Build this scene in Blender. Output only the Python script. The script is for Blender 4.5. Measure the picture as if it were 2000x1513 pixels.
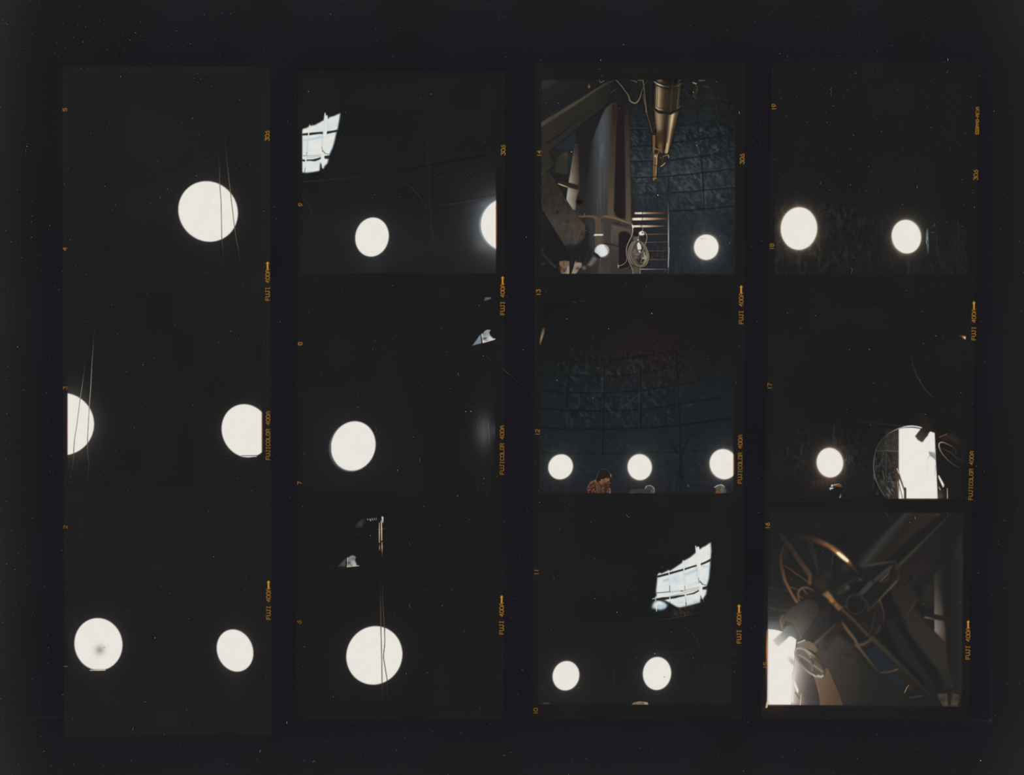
# A photographic contact sheet: four medium-format film strips, each with three
# pictures, printed on one sheet of black paper and seen from straight above.
# The sheet is a real flat object, built at its real size (0.1475 mm per unit
# of the drawing grid below) as layers of thin solid pieces: paper, strips,
# pictures and the printed things in them.  The tones in the pictures are the
# print's own pigment; the light on the sheet is a plain, even room light.
import bpy, math
import numpy as np

for o in list(bpy.data.objects):
    bpy.data.objects.remove(o, do_unlink=True)
scene = bpy.context.scene
S = 0.0001475                      # metres per drawing unit
W, H = 2000, 1513

# ------------------------------------------------------------------ layers (metres)
Z_SHEET = 0.00030
Z_STRIP = Z_SHEET + 0.00010
Z_PIC = Z_STRIP + 0.00003
Z_STEP = 0.000004

# ------------------------------------------------------------------ camera, world, exposure
cam_data = bpy.data.cameras.new('camera')
cam = bpy.data.objects.new('camera', cam_data)
scene.collection.objects.link(cam)
cam_data.sensor_width = 36.0
cam_data.lens = 100.0
cam_data.clip_start = 0.01
cam_data.clip_end = 10.0
cam.location = (0, 0, Z_PIC + W * S * 100.0 / 36.0)
scene.camera = cam

world = bpy.data.worlds.new('room_light')
scene.world = world
world.use_nodes = True
wn = world.node_tree.nodes
bg = wn.get('Background') or wn.new('ShaderNodeBackground')
bg.inputs['Color'].default_value = (1, 1, 1, 1)
bg.inputs['Strength'].default_value = 1.0

vs = scene.view_settings
scene.display_settings.display_device = 'sRGB'
vs.view_transform = 'Standard'
vs.look = 'None'
vs.exposure = 0.0
vs.gamma = 1.0
vs.use_curve_mapping = False

# ------------------------------------------------------------------ materials
def ink_material(name, grain=0.05):
    m = bpy.data.materials.new(name)
    m.use_nodes = True
    nt = m.node_tree
    nt.nodes.clear()
    out = nt.nodes.new('ShaderNodeOutputMaterial')
    dif = nt.nodes.new('ShaderNodeBsdfDiffuse')
    att = nt.nodes.new('ShaderNodeAttribute')
    att.attribute_name = 'ink'
    tc = nt.nodes.new('ShaderNodeTexCoord')
    no = nt.nodes.new('ShaderNodeTexNoise')
    no.inputs['Scale'].default_value = 5200.0
    no.inputs['Detail'].default_value = 1.0
    mr = nt.nodes.new('ShaderNodeMapRange')
    mr.inputs['To Min'].default_value = 1.0 - grain
    mr.inputs['To Max'].default_value = 1.0 + grain
    mx = nt.nodes.new('ShaderNodeVectorMath')
    mx.operation = 'SCALE'
    nt.links.new(tc.outputs['Object'], no.inputs['Vector'])
    nt.links.new(no.outputs['Fac'], mr.inputs['Value'])
    nt.links.new(att.outputs['Color'], mx.inputs[0])
    nt.links.new(mr.outputs['Result'], mx.inputs['Scale'])
    nt.links.new(mx.outputs['Vector'], dif.inputs['Color'])
    nt.links.new(dif.outputs['BSDF'], out.inputs['Surface'])
    return m

INK = ink_material('print_ink')

def plain_material(name, rgb):
    m = bpy.data.materials.new(name)
    m.use_nodes = True
    nt = m.node_tree
    b = nt.nodes.get('Principled BSDF')
    b.inputs['Roughness'].default_value = 0.8
    no = nt.nodes.new('ShaderNodeTexNoise')
    no.inputs['Scale'].default_value = 40.0
    rp = nt.nodes.new('ShaderNodeValToRGB')
    rp.color_ramp.elements[0].color = tuple(c * 0.85 for c in rgb) + (1,)
    rp.color_ramp.elements[1].color = tuple(c * 1.15 for c in rgb) + (1,)
    nt.links.new(no.outputs['Fac'], rp.inputs['Fac'])
    nt.links.new(rp.outputs['Color'], b.inputs['Base Color'])
    return m

# ------------------------------------------------------------------ pigment drawing board
# C holds the pigment of the print (sRGB, 0..255), one value per drawing unit.
C = np.zeros((H, W, 3), np.float32)
CLIP = np.ones((H, W), np.float32)

def A3(c):
    return np.array(c, np.float32)

def q(x0, y0, k, *pts):
    """points noted on an enlarged detail -> drawing units"""
    return [(x0 + p[0] / k, y0 + p[1] / k) for p in pts]

def cr(pts, n=6, closed=False):
    """smooth curve through points"""
    P = [np.array(p[:2], float) for p in pts]
    m = len(P)
    out = []
    for i in range(m if closed else m - 1):
        if closed:
            p0, p1, p2, p3 = P[(i - 1) % m], P[i], P[(i + 1) % m], P[(i + 2) % m]
        else:
            p0, p1, p2, p3 = P[max(i - 1, 0)], P[i], P[i + 1], P[min(i + 2, m - 1)]
        for j in range(n):
            t = j / n
            v = 0.5 * ((2 * p1) + (-p0 + p2) * t + (2 * p0 - 5 * p1 + 4 * p2 - p3) * t * t
                       + (-p0 + 3 * p1 - 3 * p2 + p3) * t ** 3)
            out.append((float(v[0]), float(v[1])))
    if not closed:
        out.append((float(P[-1][0]), float(P[-1][1])))
    return out

def ell(cx, cy, rx, ry, sh=0.0, n=64, rot=0.0):
    r = []
    cs, sn = math.cos(rot), math.sin(rot)
    for i in range(n):
        t = 2 * math.pi * i / n
        x = rx * math.cos(t) - sh * math.sin(t)
        y = ry * math.sin(t)
        r.append((cx + x * cs - y * sn, cy + x * sn + y * cs))
    return r

def clip_poly(poly, x0, y0, x1, y1):
    """Sutherland-Hodgman against a box"""
    for ax, v, sg in ((0, x0, 1), (0, x1, -1), (1, y0, 1), (1, y1, -1)):
        if not poly:
            return poly
        out = []
        p = poly[-1]
        dp = sg * (p[ax] - v)
        for c in poly:
            dc = sg * (c[ax] - v)
            if (dc >= 0) != (dp >= 0):
                t = dp / (dp - dc)
                out.append((p[0] + (c[0] - p[0]) * t, p[1] + (c[1] - p[1]) * t))
            if dc >= 0:
                out.append(c)
            p, dp = c, dc
        poly = out
    return poly

def inside(poly, X, Y):
    r = np.zeros(X.shape, bool)
    n = len(poly)
    for i in range(n):
        x0, y0 = poly[i - 1]
        x1, y1 = poly[i]
        if y0 == y1:
            continue
        c = ((Y < y0) != (Y < y1))
        if c.any():
            r ^= c & (X < (x1 - x0) * (Y - y0) / (y1 - y0) + x0)
    return r

def box(pts, pad):
    xs = [p[0] for p in pts]
    ys = [p[1] for p in pts]
    x0 = max(0, int(math.floor(min(xs) - pad)))
    x1 = min(W, int(math.ceil(max(xs) + pad)) + 1)
    y0 = max(0, int(math.floor(min(ys) - pad)))
    y1 = min(H, int(math.ceil(max(ys) + pad)) + 1)
    return x0, y0, x1, y1

def blur(m, s):
    if s <= 0.05:
        return m
    r = int(math.ceil(s * 2.6))
    k = np.exp(-0.5 * (np.arange(-r, r + 1) / s) ** 2)
    k /= k.sum()
    for ax in (0, 1):
        p = np.pad(m, [(r, r) if a == ax else (0, 0) for a in (0, 1)], mode='edge')
        o = np.zeros_like(m)
        n = m.shape[ax]
        for i, w in enumerate(k):
            o += w * (p[i:i + n] if ax == 0 else p[:, i:i + n])
        m = o
    return m

def grid(b):
    x0, y0, x1, y1 = b
    return np.meshgrid(np.arange(x0, x1) + 0.5, np.arange(y0, y1) + 0.5)

def poly_mask(pts, soft):
    b = box(pts, soft * 3 + 2)
    x0, y0, x1, y1 = b
    if x1 <= x0 or y1 <= y0:
        return b, None
    n = 4
    xs = x0 + (np.arange((x1 - x0) * n) + 0.5) / n
    ys = y0 + (np.arange((y1 - y0) * n) + 0.5) / n
    X, Y = np.meshgrid(xs, ys)
    m = inside(pts, X, Y).astype(np.float32)
    m = m.reshape(y1 - y0, n, x1 - x0, n).mean((1, 3))
    return b, blur(m, soft)

def comp(b, m, col, alpha=1.0):
    x0, y0, x1, y1 = b
    m = m * CLIP[y0:y1, x0:x1] * alpha
    if callable(col):
        X, Y = grid(b)
        col = col(X, Y)
    else:
        col = A3(col)
    C[y0:y1, x0:x1] = C[y0:y1, x0:x1] * (1 - m[..., None]) + col * m[..., None]

def ramp(t, stops):
    t = np.clip(t, stops[0][0], stops[-1][0])
    ks = [s[0] for s in stops]
    return np.stack([np.interp(t, ks, [s[1][i] for s in stops]) for i in range(3)], -1)

def lin(p0, p1, *stops):
    """colour that changes along the line p0-p1"""
    d = (p1[0] - p0[0], p1[1] - p0[1])
    L = d[0] ** 2 + d[1] ** 2
    return lambda X, Y: ramp(((X - p0[0]) * d[0] + (Y - p0[1]) * d[1]) / L, stops)

def across(la, lb, *stops, shade=None):
    """colour that changes between two edge lines (tubes); each line is ((x,y),(x,y))"""
    def f(X, Y):
        def xs(l):
            (xa, ya), (xb, yb) = l
            return xa + (xb - xa) * (Y - ya) / (yb - ya)
        a, b = xs(la), xs(lb)
        c = ramp((X - a) / np.maximum(b - a, 1e-3), stops)
        if shade is not None:
            c = c * ramp(Y, shade)
        return c
    return f

def fill(pts, col, soft=0.6, alpha=1.0):
    b, m = poly_mask(pts, soft)
    if m is not None:
        comp(b, m, col, alpha)

def stroke(pts, w, col, soft=0.6, alpha=1.0):
    """line of one or more widths / colours along its length"""
    ws = list(w) if isinstance(w, (list, tuple)) else [w, w]
    cols = list(col) if isinstance(col[0], (list, tuple)) else [col, col]
    al = list(alpha) if isinstance(alpha, (list, tuple)) else [alpha, alpha]
    P = np.array([p[:2] for p in pts], float)
    seg = np.hypot(*(P[1:] - P[:-1]).T)
    acc = np.concatenate([[0], np.cumsum(seg)])
    T = acc / max(acc[-1], 1e-6)
    b = box(pts, max(ws) / 2 + soft * 3 + 2)
    X, Y = grid(b)
    best = np.full(X.shape, 1e9)
    bt = np.zeros(X.shape)
    for i in range(len(P) - 1):
        d = P[i + 1] - P[i]
        L = d @ d
        if L < 1e-9:
            continue
        t = np.clip(((X - P[i, 0]) * d[0] + (Y - P[i, 1]) * d[1]) / L, 0, 1)
        dist = np.hypot(X - P[i, 0] - t * d[0], Y - P[i, 1] - t * d[1])
        k = dist < best
        best = np.where(k, dist, best)
        bt = np.where(k, T[i] + (T[i + 1] - T[i]) * t, bt)
    wi = np.interp(bt, np.linspace(0, 1, len(ws)), ws)
    s = max(soft, 0.35) * 1.5
    m = np.clip(0.5 + (wi / 2 - best) / (2 * s), 0, 1)
    m = m * m * (3 - 2 * m) * np.minimum(1.0, wi / 1.1)
    m = m * np.interp(bt, np.linspace(0, 1, len(al)), al)
    ks = np.linspace(0, 1, len(cols))
    cc = np.stack([np.interp(bt, ks, [c[i] for c in cols]) for i in range(3)], -1)
    comp(b, m.astype(np.float32), lambda X, Y: cc)

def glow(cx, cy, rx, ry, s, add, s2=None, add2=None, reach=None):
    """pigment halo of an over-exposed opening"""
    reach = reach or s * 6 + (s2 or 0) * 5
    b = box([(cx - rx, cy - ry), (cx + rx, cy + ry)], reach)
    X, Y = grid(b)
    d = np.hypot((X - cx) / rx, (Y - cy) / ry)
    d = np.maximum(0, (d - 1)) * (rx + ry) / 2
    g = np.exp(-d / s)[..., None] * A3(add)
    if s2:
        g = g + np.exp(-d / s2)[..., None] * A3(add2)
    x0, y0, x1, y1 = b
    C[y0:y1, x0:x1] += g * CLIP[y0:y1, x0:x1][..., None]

def defocus(bx, s):
    """soften everything printed so far in a box (the camera was out of focus there)"""
    x0, y0, x1, y1 = bx
    for i in range(3):
        C[y0:y1, x0:x1, i] = blur(C[y0:y1, x0:x1, i], s)

def spot(cx, cy, rx, ry, add, rot=0.0):
    """soft round addition (or subtraction) of pigment"""
    R = max(rx, ry) * 3
    b = box([(cx, cy)], R)
    X, Y = grid(b)
    cs, sn = math.cos(rot), math.sin(rot)
    u = ((X - cx) * cs + (Y - cy) * sn) / rx
    v = (-(X - cx) * sn + (Y - cy) * cs) / ry
    g = np.exp(-0.5 * (u * u + v * v))[..., None] * A3(add)
    x0, y0, x1, y1 = b
    C[y0:y1, x0:x1] += g * CLIP[y0:y1, x0:x1][..., None]

_tab = np.random.RandomState(7).rand(8, 256, 256).astype(np.float32)

def vn(X, Y, sx, sy, seed=0, ang=0.0):
    cs, sn = math.cos(ang), math.sin(ang)
    u = (X * cs + Y * sn) / sx + 17.3 * seed
    v = (-X * sn + Y * cs) / sy + 31.7 * seed
    iu, iv = np.floor(u).astype(int), np.floor(v).astype(int)
    fu, fv = u - iu, v - iv
    fu = fu * fu * (3 - 2 * fu)
    fv = fv * fv * (3 - 2 * fv)
    t = _tab[seed % 8]
    a, b_ = t[iv % 256, iu % 256], t[iv % 256, (iu + 1) % 256]
    c, d = t[(iv + 1) % 256, iu % 256], t[(iv + 1) % 256, (iu + 1) % 256]
    return (a * (1 - fu) + b_ * fu) * (1 - fv) + (c * (1 - fu) + d * fu) * fv

def crumple(X, Y, seed=1, ang=0.5, sc=1.0):
    """creased foil, 0..1, mostly dark with bright creases"""
    n = 0.5 * vn(X, Y, 7 * sc, 3.2 * sc, seed, ang) + 0.3 * vn(X, Y, 4.0 * sc, 9 * sc, seed + 1, -0.2) \
        + 0.2 * vn(X, Y, 2.2 * sc, 3.0 * sc, seed + 2, 0.9)
    return np.clip((n - 0.42) * 2.6, 0, 1)

def clouds(X, Y, seed=3):
    n = 0.5 * vn(X, Y, 9, 5, seed, -0.25) + 0.3 * vn(X, Y, 4, 2.6, seed + 1, -0.25) + 0.2 * vn(X, Y, 16, 12, seed + 2)
    return np.clip((n - 0.36) * 2.2, 0, 1)

def foil(pts, seed, amp, tint=(1.0, 1.05, 1.1), ang=0.5, sc=1.0, soft=2.0):
    b, m = poly_mask(pts, soft)
    X, Y = grid(b)
    x0, y0, x1, y1 = b
    f = blur(crumple(X, Y, seed, ang, sc).astype(np.float32), 0.6) - 0.22
    g = (f * (0.35 + 1.1 * vn(X, Y, 26, 20, seed + 3)))[..., None] * A3(tint) * amp
    C[y0:y1, x0:x1] += g * (m * CLIP[y0:y1, x0:x1])[..., None]

# ------------------------------------------------------------------ pieces (meshes made later, when all pigment is laid)
PIECES = []          # dicts in build order

class Piece:
    def __init__(self, name, outlines, parent, label=None, cat=None, group=None, kind=None,
                 z0=0.0, z1=0.0, coarse=8):
        self.__dict__.update(locals())
        PIECES.append(self)

def ribbon(pts, w, grow=0.0):
    ws = list(w) if isinstance(w, (list, tuple)) else [w, w]
    P = np.array([p[:2] for p in pts], float)
    seg = np.hypot(*(P[1:] - P[:-1]).T)
    keep = np.concatenate([[True], seg > 1e-6])
    P = P[keep]
    seg = np.hypot(*(P[1:] - P[:-1]).T)
    T = np.concatenate([[0], np.cumsum(seg)])
    T /= T[-1]
    d = np.gradient(P, axis=0)
    n = np.stack([-d[:, 1], d[:, 0]], 1)
    n /= np.maximum(np.linalg.norm(n, axis=1, keepdims=True), 1e-9)
    h = (np.interp(T, np.linspace(0, 1, len(ws)), ws) / 2 + grow)[:, None]
    h = np.maximum(h, 0.5)
    a, b = P + n * h, P - n * h
    return [tuple(p) for p in a] + [tuple(p) for p in b[::-1]]

class Picture:
    """one exposure: a top-level thing whose printed contents are parts"""
    def __init__(self, quad, label, base):
        global CLIP
        self.quad = quad
        _, m = None, None
        CLIP = np.zeros((H, W), np.float32)
        b, m = poly_mask(quad, 0.7)
        CLIP[b[1]:b[3], b[0]:b[2]] = m
        self.n = 0
        self.piece = Piece('photograph', [quad], None, label, 'photograph',
                           'pictures along the film strips', None, Z_STRIP, Z_PIC, 8)
        comp((0, 0, W, H), CLIP * 0 + 1, base)

    def add(self, name, outlines, parent=None, label=None, coarse=8):
        self.n += 1
        o = []
        xs = [p[0] for p in self.quad]
        ys = [p[1] for p in self.quad]
        for pl in outlines:
            pl = clip_poly(list(pl), max(self.quad[0][0], self.quad[3][0]), max(self.quad[0][1], self.quad[1][1]),
                           min(self.quad[1][0], self.quad[2][0]), min(self.quad[2][1], self.quad[3][1]))
            if len(pl) > 2:
                o.append(pl)
        return Piece(name, o, parent or self.piece, label, None, None, None, Z_PIC, Z_PIC + self.n * Z_STEP, coarse)

    def shape(self, name, pts, col, soft=0.6, alpha=1.0, parent=None, label=None):
        fill(pts, col, soft, alpha)
        return self.add(name, [pts], parent, label)

    def line(self, name, pts, w, col, soft=0.6, alpha=1.0, parent=None, label=None):
        stroke(pts, w, col, soft, alpha)
        return self.add(name, [ribbon(pts, w, 0.3)], parent, label)

WHITE = (233, 229, 221)

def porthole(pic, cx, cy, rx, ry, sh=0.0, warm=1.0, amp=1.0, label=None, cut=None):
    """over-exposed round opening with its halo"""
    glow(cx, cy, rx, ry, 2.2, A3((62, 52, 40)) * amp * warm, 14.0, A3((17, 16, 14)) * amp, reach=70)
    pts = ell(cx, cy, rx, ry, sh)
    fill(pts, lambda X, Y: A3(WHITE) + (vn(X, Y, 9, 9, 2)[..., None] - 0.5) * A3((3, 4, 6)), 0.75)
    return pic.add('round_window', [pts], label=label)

# ================================================================== the sheet
yy, xx = np.mgrid[0:H, 0:W].astype(np.float32)
edge = np.minimum(np.minimum(xx, W - xx) / 1.0, 400)
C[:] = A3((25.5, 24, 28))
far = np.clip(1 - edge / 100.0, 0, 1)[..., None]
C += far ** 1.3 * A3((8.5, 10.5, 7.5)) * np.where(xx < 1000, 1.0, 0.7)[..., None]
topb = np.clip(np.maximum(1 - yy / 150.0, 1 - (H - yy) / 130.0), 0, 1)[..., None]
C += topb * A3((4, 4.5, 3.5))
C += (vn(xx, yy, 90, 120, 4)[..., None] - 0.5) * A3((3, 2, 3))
# faint printed edge of the glass that held the film down
stroke([(1936, 1200), (1936.5, 1408)], 1.2, (40, 41, 40), 0.8, [0.0, 0.7])
stroke([(1936.5, 1408), (1830, 1408)], 1.6, (42, 44, 42), 1.0, [0.8, 0.0])
spot(1934, 1406, 2, 2, (14, 12, 4))
stroke([(30, 1399), (165, 1400)], 1.0, (44, 45, 44), 0.8, 0.6)
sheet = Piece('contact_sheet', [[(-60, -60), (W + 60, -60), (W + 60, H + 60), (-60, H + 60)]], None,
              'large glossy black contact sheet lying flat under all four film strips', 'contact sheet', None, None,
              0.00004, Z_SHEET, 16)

# ================================================================== the four strips
STRIPQ = [
    [(121.5, 128), (528, 130), (531.5, 1437), (124, 1439)],
    [(581.2, 137.4), (988, 139), (983, 1404), (579, 1405)],
    [(1044.6, 123), (1457, 122), (1450, 1404), (1038.5, 1404)],
    [(1506.8, 120.6), (1912.4, 118.8), (1892, 1407), (1487, 1406)],
]
STRIPL = [
    'leftmost dark film strip, numbered 1 to 5, with cords hanging before round windows',
    'second dark film strip, numbered 6 to 9, with one large round window in each picture',
    'third film strip, numbered 10 to 14, with the brass telescope picture at its top',
    'rightmost film strip, numbered 15 to 19, slightly tilted, with the big hand wheel picture below',
]
strips = []
for qd, lb, tone in zip(STRIPQ, STRIPL, ((32, 30.3, 31.5), (29.5, 28.5, 29.5), (29.5, 28.5, 29.5), (29.5, 28.8, 29.8))):
    fill(qd, lambda X, Y, tone=tone: A3(tone) + (vn(X, Y, 60, 90, 5)[..., None] - 0.5) * A3((3, 3, 3)), 1.2)
    strips.append(Piece('film_strip', [qd], None, lb, 'film strip', 'film strips on the contact sheet', None,
                        Z_SHEET, Z_STRIP, 16))
spot(350, 300, 160, 230, (0, 2, 2))
spot(150, 250, 40, 120, (3, 2, 0))

# ------------------------------------------------------------------ edge lettering (amber, read from bottom to top)
G = {  # strokes on a 4 x 6 grid, y upward
    'A': [[(0, 0), (0, 4), (2, 6), (4, 4), (4, 0)], [(0, 2.4), (4, 2.4)]],
    'B': [[(0, 0), (0, 6), (3, 6), (4, 5), (4, 4), (3, 3), (0, 3)], [(3, 3), (4, 2), (4, 1), (3, 0), (0, 0)]],
    'C': [[(4, 5), (3, 6), (1, 6), (0, 5), (0, 1), (1, 0), (3, 0), (4, 1)]],
    'E': [[(4, 6), (0, 6), (0, 0), (4, 0)], [(0, 3), (3, 3)]],
    'F': [[(4, 6), (0, 6), (0, 0)], [(0, 3), (3, 3)]],
    'G': [[(4, 5), (3, 6), (1, 6), (0, 5), (0, 1), (1, 0), (3, 0), (4, 1), (4, 3), (2.4, 3)]],
    'I': [[(1, 6), (3, 6)], [(2, 6), (2, 0)], [(1, 0), (3, 0)]],
    'J': [[(2, 6), (4, 6)], [(3, 6), (3, 1), (2, 0), (1, 0), (0, 1)]],
    'L': [[(0, 6), (0, 0), (4, 0)]],
    'O': [[(1, 0), (0, 1), (0, 5), (1, 6), (3, 6), (4, 5), (4, 1), (3, 0), (1, 0)]],
    'R': [[(0, 0), (0, 6), (3, 6), (4, 5), (4, 4), (3, 3), (0, 3)], [(2, 3), (4, 0)]],
    'U': [[(0, 6), (0, 1), (1, 0), (3, 0), (4, 1), (4, 6)]],
    '0': [[(1, 0), (0, 1), (0, 5), (1, 6), (3, 6), (4, 5), (4, 1), (3, 0), (1, 0)]],
    '1': [[(2, 0), (2, 6)]],
    '2': [[(0, 5), (1, 6), (3, 6), (4, 5), (4, 4), (0, 0), (4, 0)]],
    '3': [[(0, 6), (4, 6), (2, 3.6), (3.4, 3.4), (4, 2.4), (4, 1), (3, 0), (1, 0), (0, 1)]],
    '4': [[(4, 2), (0, 2), (3, 6), (3, 0)]],
    '5': [[(4, 6), (0.6, 6), (0.3, 3.4), (3, 3.6), (4, 2.4), (4, 1), (3, 0), (1, 0), (0, 1)]],
    '6': [[(3.4, 6), (1, 4), (0, 2.4), (0, 1), (1, 0), (3, 0), (4, 1), (4, 2.4), (3, 3.4), (1, 3.4), (0, 2.2)]],
    '7': [[(0, 6), (4, 6), (1.4, 0)]],
    '8': [[(1, 3.2), (0, 4.2), (0, 5.2), (1, 6), (3, 6), (4, 5.2), (4, 4.2), (3, 3.2), (1, 3.2), (0, 2), (0, 1),
           (1, 0), (3, 0), (4, 1), (4, 2), (3, 3.2)]],
    '9': [[(0.6, 0), (3, 2), (4, 3.6), (4, 5), (3, 6), (1, 6), (0, 5), (0, 3.6), (1, 2.6), (3, 2.6), (4, 3.8)]],
    '-': [[(0, 3), (4, 3)]],
    ' ': [],
}
AMBER = (182, 124, 40)
CLIP[:] = 1

def lettering(strip, text, xc, y_bottom, adv, hgt, name, label, tilt=0.0, col=AMBER, wpx=1.15, wid=None, soft=0.48):
    """text running upward; xc = middle of the glyph height, y_bottom = start"""
    wid = wid or adv * 0.74
    outs = []
    y = y_bottom
    for ch in text:
        for st in G[ch]:
            pts = []
            for gx, gy in st:
                px = xc + hgt / 2 - gy / 6 * hgt
                py = y - gx / 4 * wid
                px += (y_bottom - py) * tilt
                pts.append((px, py))
            stroke(pts, wpx, col, soft)
            outs.append(ribbon(pts, wpx, 0.25))
        y -= adv
    p = Piece(name, outs, strip, label, None, None, None, Z_STRIP, Z_STRIP + 6 * Z_STEP, 4)
    return p

def arrow(strip, xc, tip, tail, tilt=0.0):
    pts = [(xc, tip), (xc + 3.7, tip + 4.6), (xc + 1.7, tip + 4.4), (xc + 1.5, tail), (xc - 1.5, tail),
           (xc - 1.7, tip + 4.4), (xc - 3.7, tip + 4.6)]
    fill(pts, (198, 138, 42), 0.5)
    Piece('film_arrow', [pts], strip, 'amber arrow', None, None, None, Z_STRIP, Z_STRIP + 7 * Z_STEP, 4)

def film_name(s, x, bottom, top, arrow_tip, tilt=0.0, dim=1.0):
    adv = (bottom - top) / 8.75
    lettering(strips[s], 'FUJI 400A', x, bottom, adv, 7.4, 'edge_lettering', 'amber lettering FUJI 400A', tilt,
              tuple(c * dim for c in AMBER))
    arrow(strips[s], x + (bottom - top) * tilt, arrow_tip, top + 0.3)

def film_long(s, x, bottom, top, tilt=0.0, dim=0.9):
    adv = (bottom - top) / 13.75
    lettering(strips[s], 'FUJICOLOR 400A', x, bottom, adv, 7.2, 'edge_lettering', 'amber lettering FUJICOLOR 400A', tilt,
              tuple(c * dim for c in AMBER))

def number(s, t, x, bottom, dim=1.0, hgt=7.2):
    lettering(strips[s], t, x, bottom, 6.4, hgt, 'frame_number', 'amber number ' + t, 0.0,
              tuple(c * dim for c in AMBER), wid=5.2)

def code306(s, x, bottom):
    lettering(strips[s], '306', x, bottom, 6.9, 7.6, 'edge_lettering', 'amber number 306', 0.0, AMBER)

def do_lettering():
    number(0, '5', 126.5, 216.8); number(0, '4', 126.6, 488.6); number(0, '3', 127.3, 760.2, 0.8)
    number(0, '2', 127.8, 1031.8, 0.75); number(0, '1', 128.6, 1303.6, 0.75)
    code306(0, 522, 274.6)
    film_name(0, 522.6, 586.2, 526.2, 510.2)
    film_long(0, 523.4, 897.4, 803.8)
    film_name(0, 524.4, 1208.8, 1149, 1133, 0, 0.95)
    number(1, '9', 586.8, 402); number(1, '8', 586.2, 673.6); number(1, '7', 585, 945.6, 0.9); number(1, '6', 584.4, 1217.2, 0.8)
    code306(1, 982.8, 302.6)
    film_name(1, 981.6, 614.2, 554.6, 538.8)
    film_long(1, 980.6, 926, 831.4)
    film_name(1, 979.8, 1238, 1177.2, 1161.8)
    number(2, '14', 1053.4, 305.6); number(2, '13', 1051.6, 577); number(2, '12', 1049.8, 850, 0.85)
    number(2, '11', 1047.8, 1122.6, 0.85); number(2, '10', 1046.4, 1394.4, 0.85)
    code306(2, 1449.6, 319.8)
    film_name(2, 1447.6, 632, 572.4, 556.6)
    film_long(2, 1445.2, 943.6, 849.8, 0.008)
    film_name(2, 1443.4, 1255.4, 1195.4, 1179.6)
    number(3, '19', 1511.6, 215); number(3, '18', 1507.6, 487.6, 0.95); number(3, '17', 1503.4, 760, 0.85)
    number(3, '16', 1499, 1032.6); number(3, '15', 1494.8, 1304.8, 0.85)
    lettering(strips[3], 'EBBAAG-AEIA', 1908.6, 261.6, 4.85, 5.8, 'edge_lettering', 'amber lettering EBBAAG-AEIA',
              0.014, (200, 140, 40), 1.0, 3.9, 0.36)
    code306(3, 1906, 351)
    film_name(3, 1901.8, 663.4, 603.8, 587.8, 0.008)
    film_long(3, 1895.8, 975.4, 881.4, 0.022)
    film_name(3, 1890.4, 1286.6, 1226, 1210.6, 0.008)

# ================================================================== strip 1 (numbers 1-5)
DARK = lambda X, Y: A3((31, 29.9, 31)) + (vn(X, Y, 50, 70, 6)[..., None] - 0.5) * A3((2.5, 2.5, 2.5))
CORD_D = (70, 62, 50)

# -- picture A: round window behind two hanging cords
pa = Picture([(132, 146), (511, 147), (512, 531), (132.5, 530)],
             'picture of one round window with two cords before it, between numbers 4 and 5',
             lambda X, Y: A3((31.6, 30.1, 31.2)) + (vn(X, Y, 50, 70, 6)[..., None] - 0.5) * A3((2.5, 2.5, 2.5)))
spot(330, 300, 80, 120, (-1, 2, 2))
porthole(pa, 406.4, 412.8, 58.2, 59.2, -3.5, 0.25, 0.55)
for nm, pts, cols, al in (
        ('cord', q(100, 110, 3.363, (1100, 590), (1103, 640), (1105, 720), (1107, 800), (1109, 860), (1115, 950), (1118, 1050), (1120, 1180), (1125, 1240), (1131, 1290), (1127, 1350), (1125, 1400)),
         [(42, 38, 34), (66, 58, 48), (116, 100, 80), (120, 104, 84), (122, 106, 84), (60, 52, 42), (44, 40, 36)], [0.1, 0.7, 0.95, 1, 1, 0.7, 0.15]),
        ('cord', q(100, 110, 3.363, (1120, 350), (1135, 500), (1150, 640), (1160, 740), (1168, 810), (1178, 900), (1190, 1000), (1203, 1110), (1216, 1200), (1233, 1290), (1240, 1350), (1245, 1400)),
         [(36, 33, 31), (48, 43, 37), (68, 60, 48), (114, 98, 78), (122, 106, 84), (84, 72, 56), (44, 40, 36)], [0.05, 0.5, 0.95, 1, 1, 0.9, 0.2])):
    pa.line(nm, cr(pts, 4), 1.5, cols, 0.4, al, label='thin dark hanging cord')

# -- picture B: two cut-off round windows
pb = Picture([(131.8, 575), (511.3, 575), (511.6, 956), (132, 956)],
             'picture of two round windows cut off at its edges, beside number 3', DARK)
glow(122, 828, 61.8, 61, 16, (28, 28, 25), reach=90)
fill(ell(122, 828, 61.8, 61), WHITE, 0.7)
pb.add('round_window', [ell(122, 828, 61.8, 61)], label='half-round white window cut by the picture edge')
for pts, al in ((q(100, 560, 3.363, (232, 430), (222, 500), (205, 640), (192, 720), (182, 800), (168, 910), (155, 990), (148, 1070), (145, 1150), (133, 1220), (122, 1290)), [0.0, 0.4, 1, 1, 1, 1, 0.9, 0.5, 0.1]),
                (q(100, 560, 3.363, (288, 220), (280, 330), (268, 500), (260, 650), (252, 760), (246, 860), (241, 950), (238, 1040), (241, 1110), (247, 1150), (244, 1200), (240, 1330)), [0.05, 0.3, 0.9, 1, 1, 1, 1, 0.9, 0.7, 0.4, 0.1])):
    pb.line('cord', cr(pts, 4), 1.5, [(58, 53, 46), (96, 88, 74), (150, 138, 116), (146, 134, 112), (84, 76, 64), (46, 42, 38)], 0.4, al, label='thin hanging cord')
glow(481, 840, 48.4, 50.5, 9, (14, 14, 12), reach=60)
wb = ell(480.5, 841, 47.6, 52, -4)
fill(wb, WHITE, 0.7)
pb.add('round_window', [wb], label='round white window cut by the right picture edge')
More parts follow.
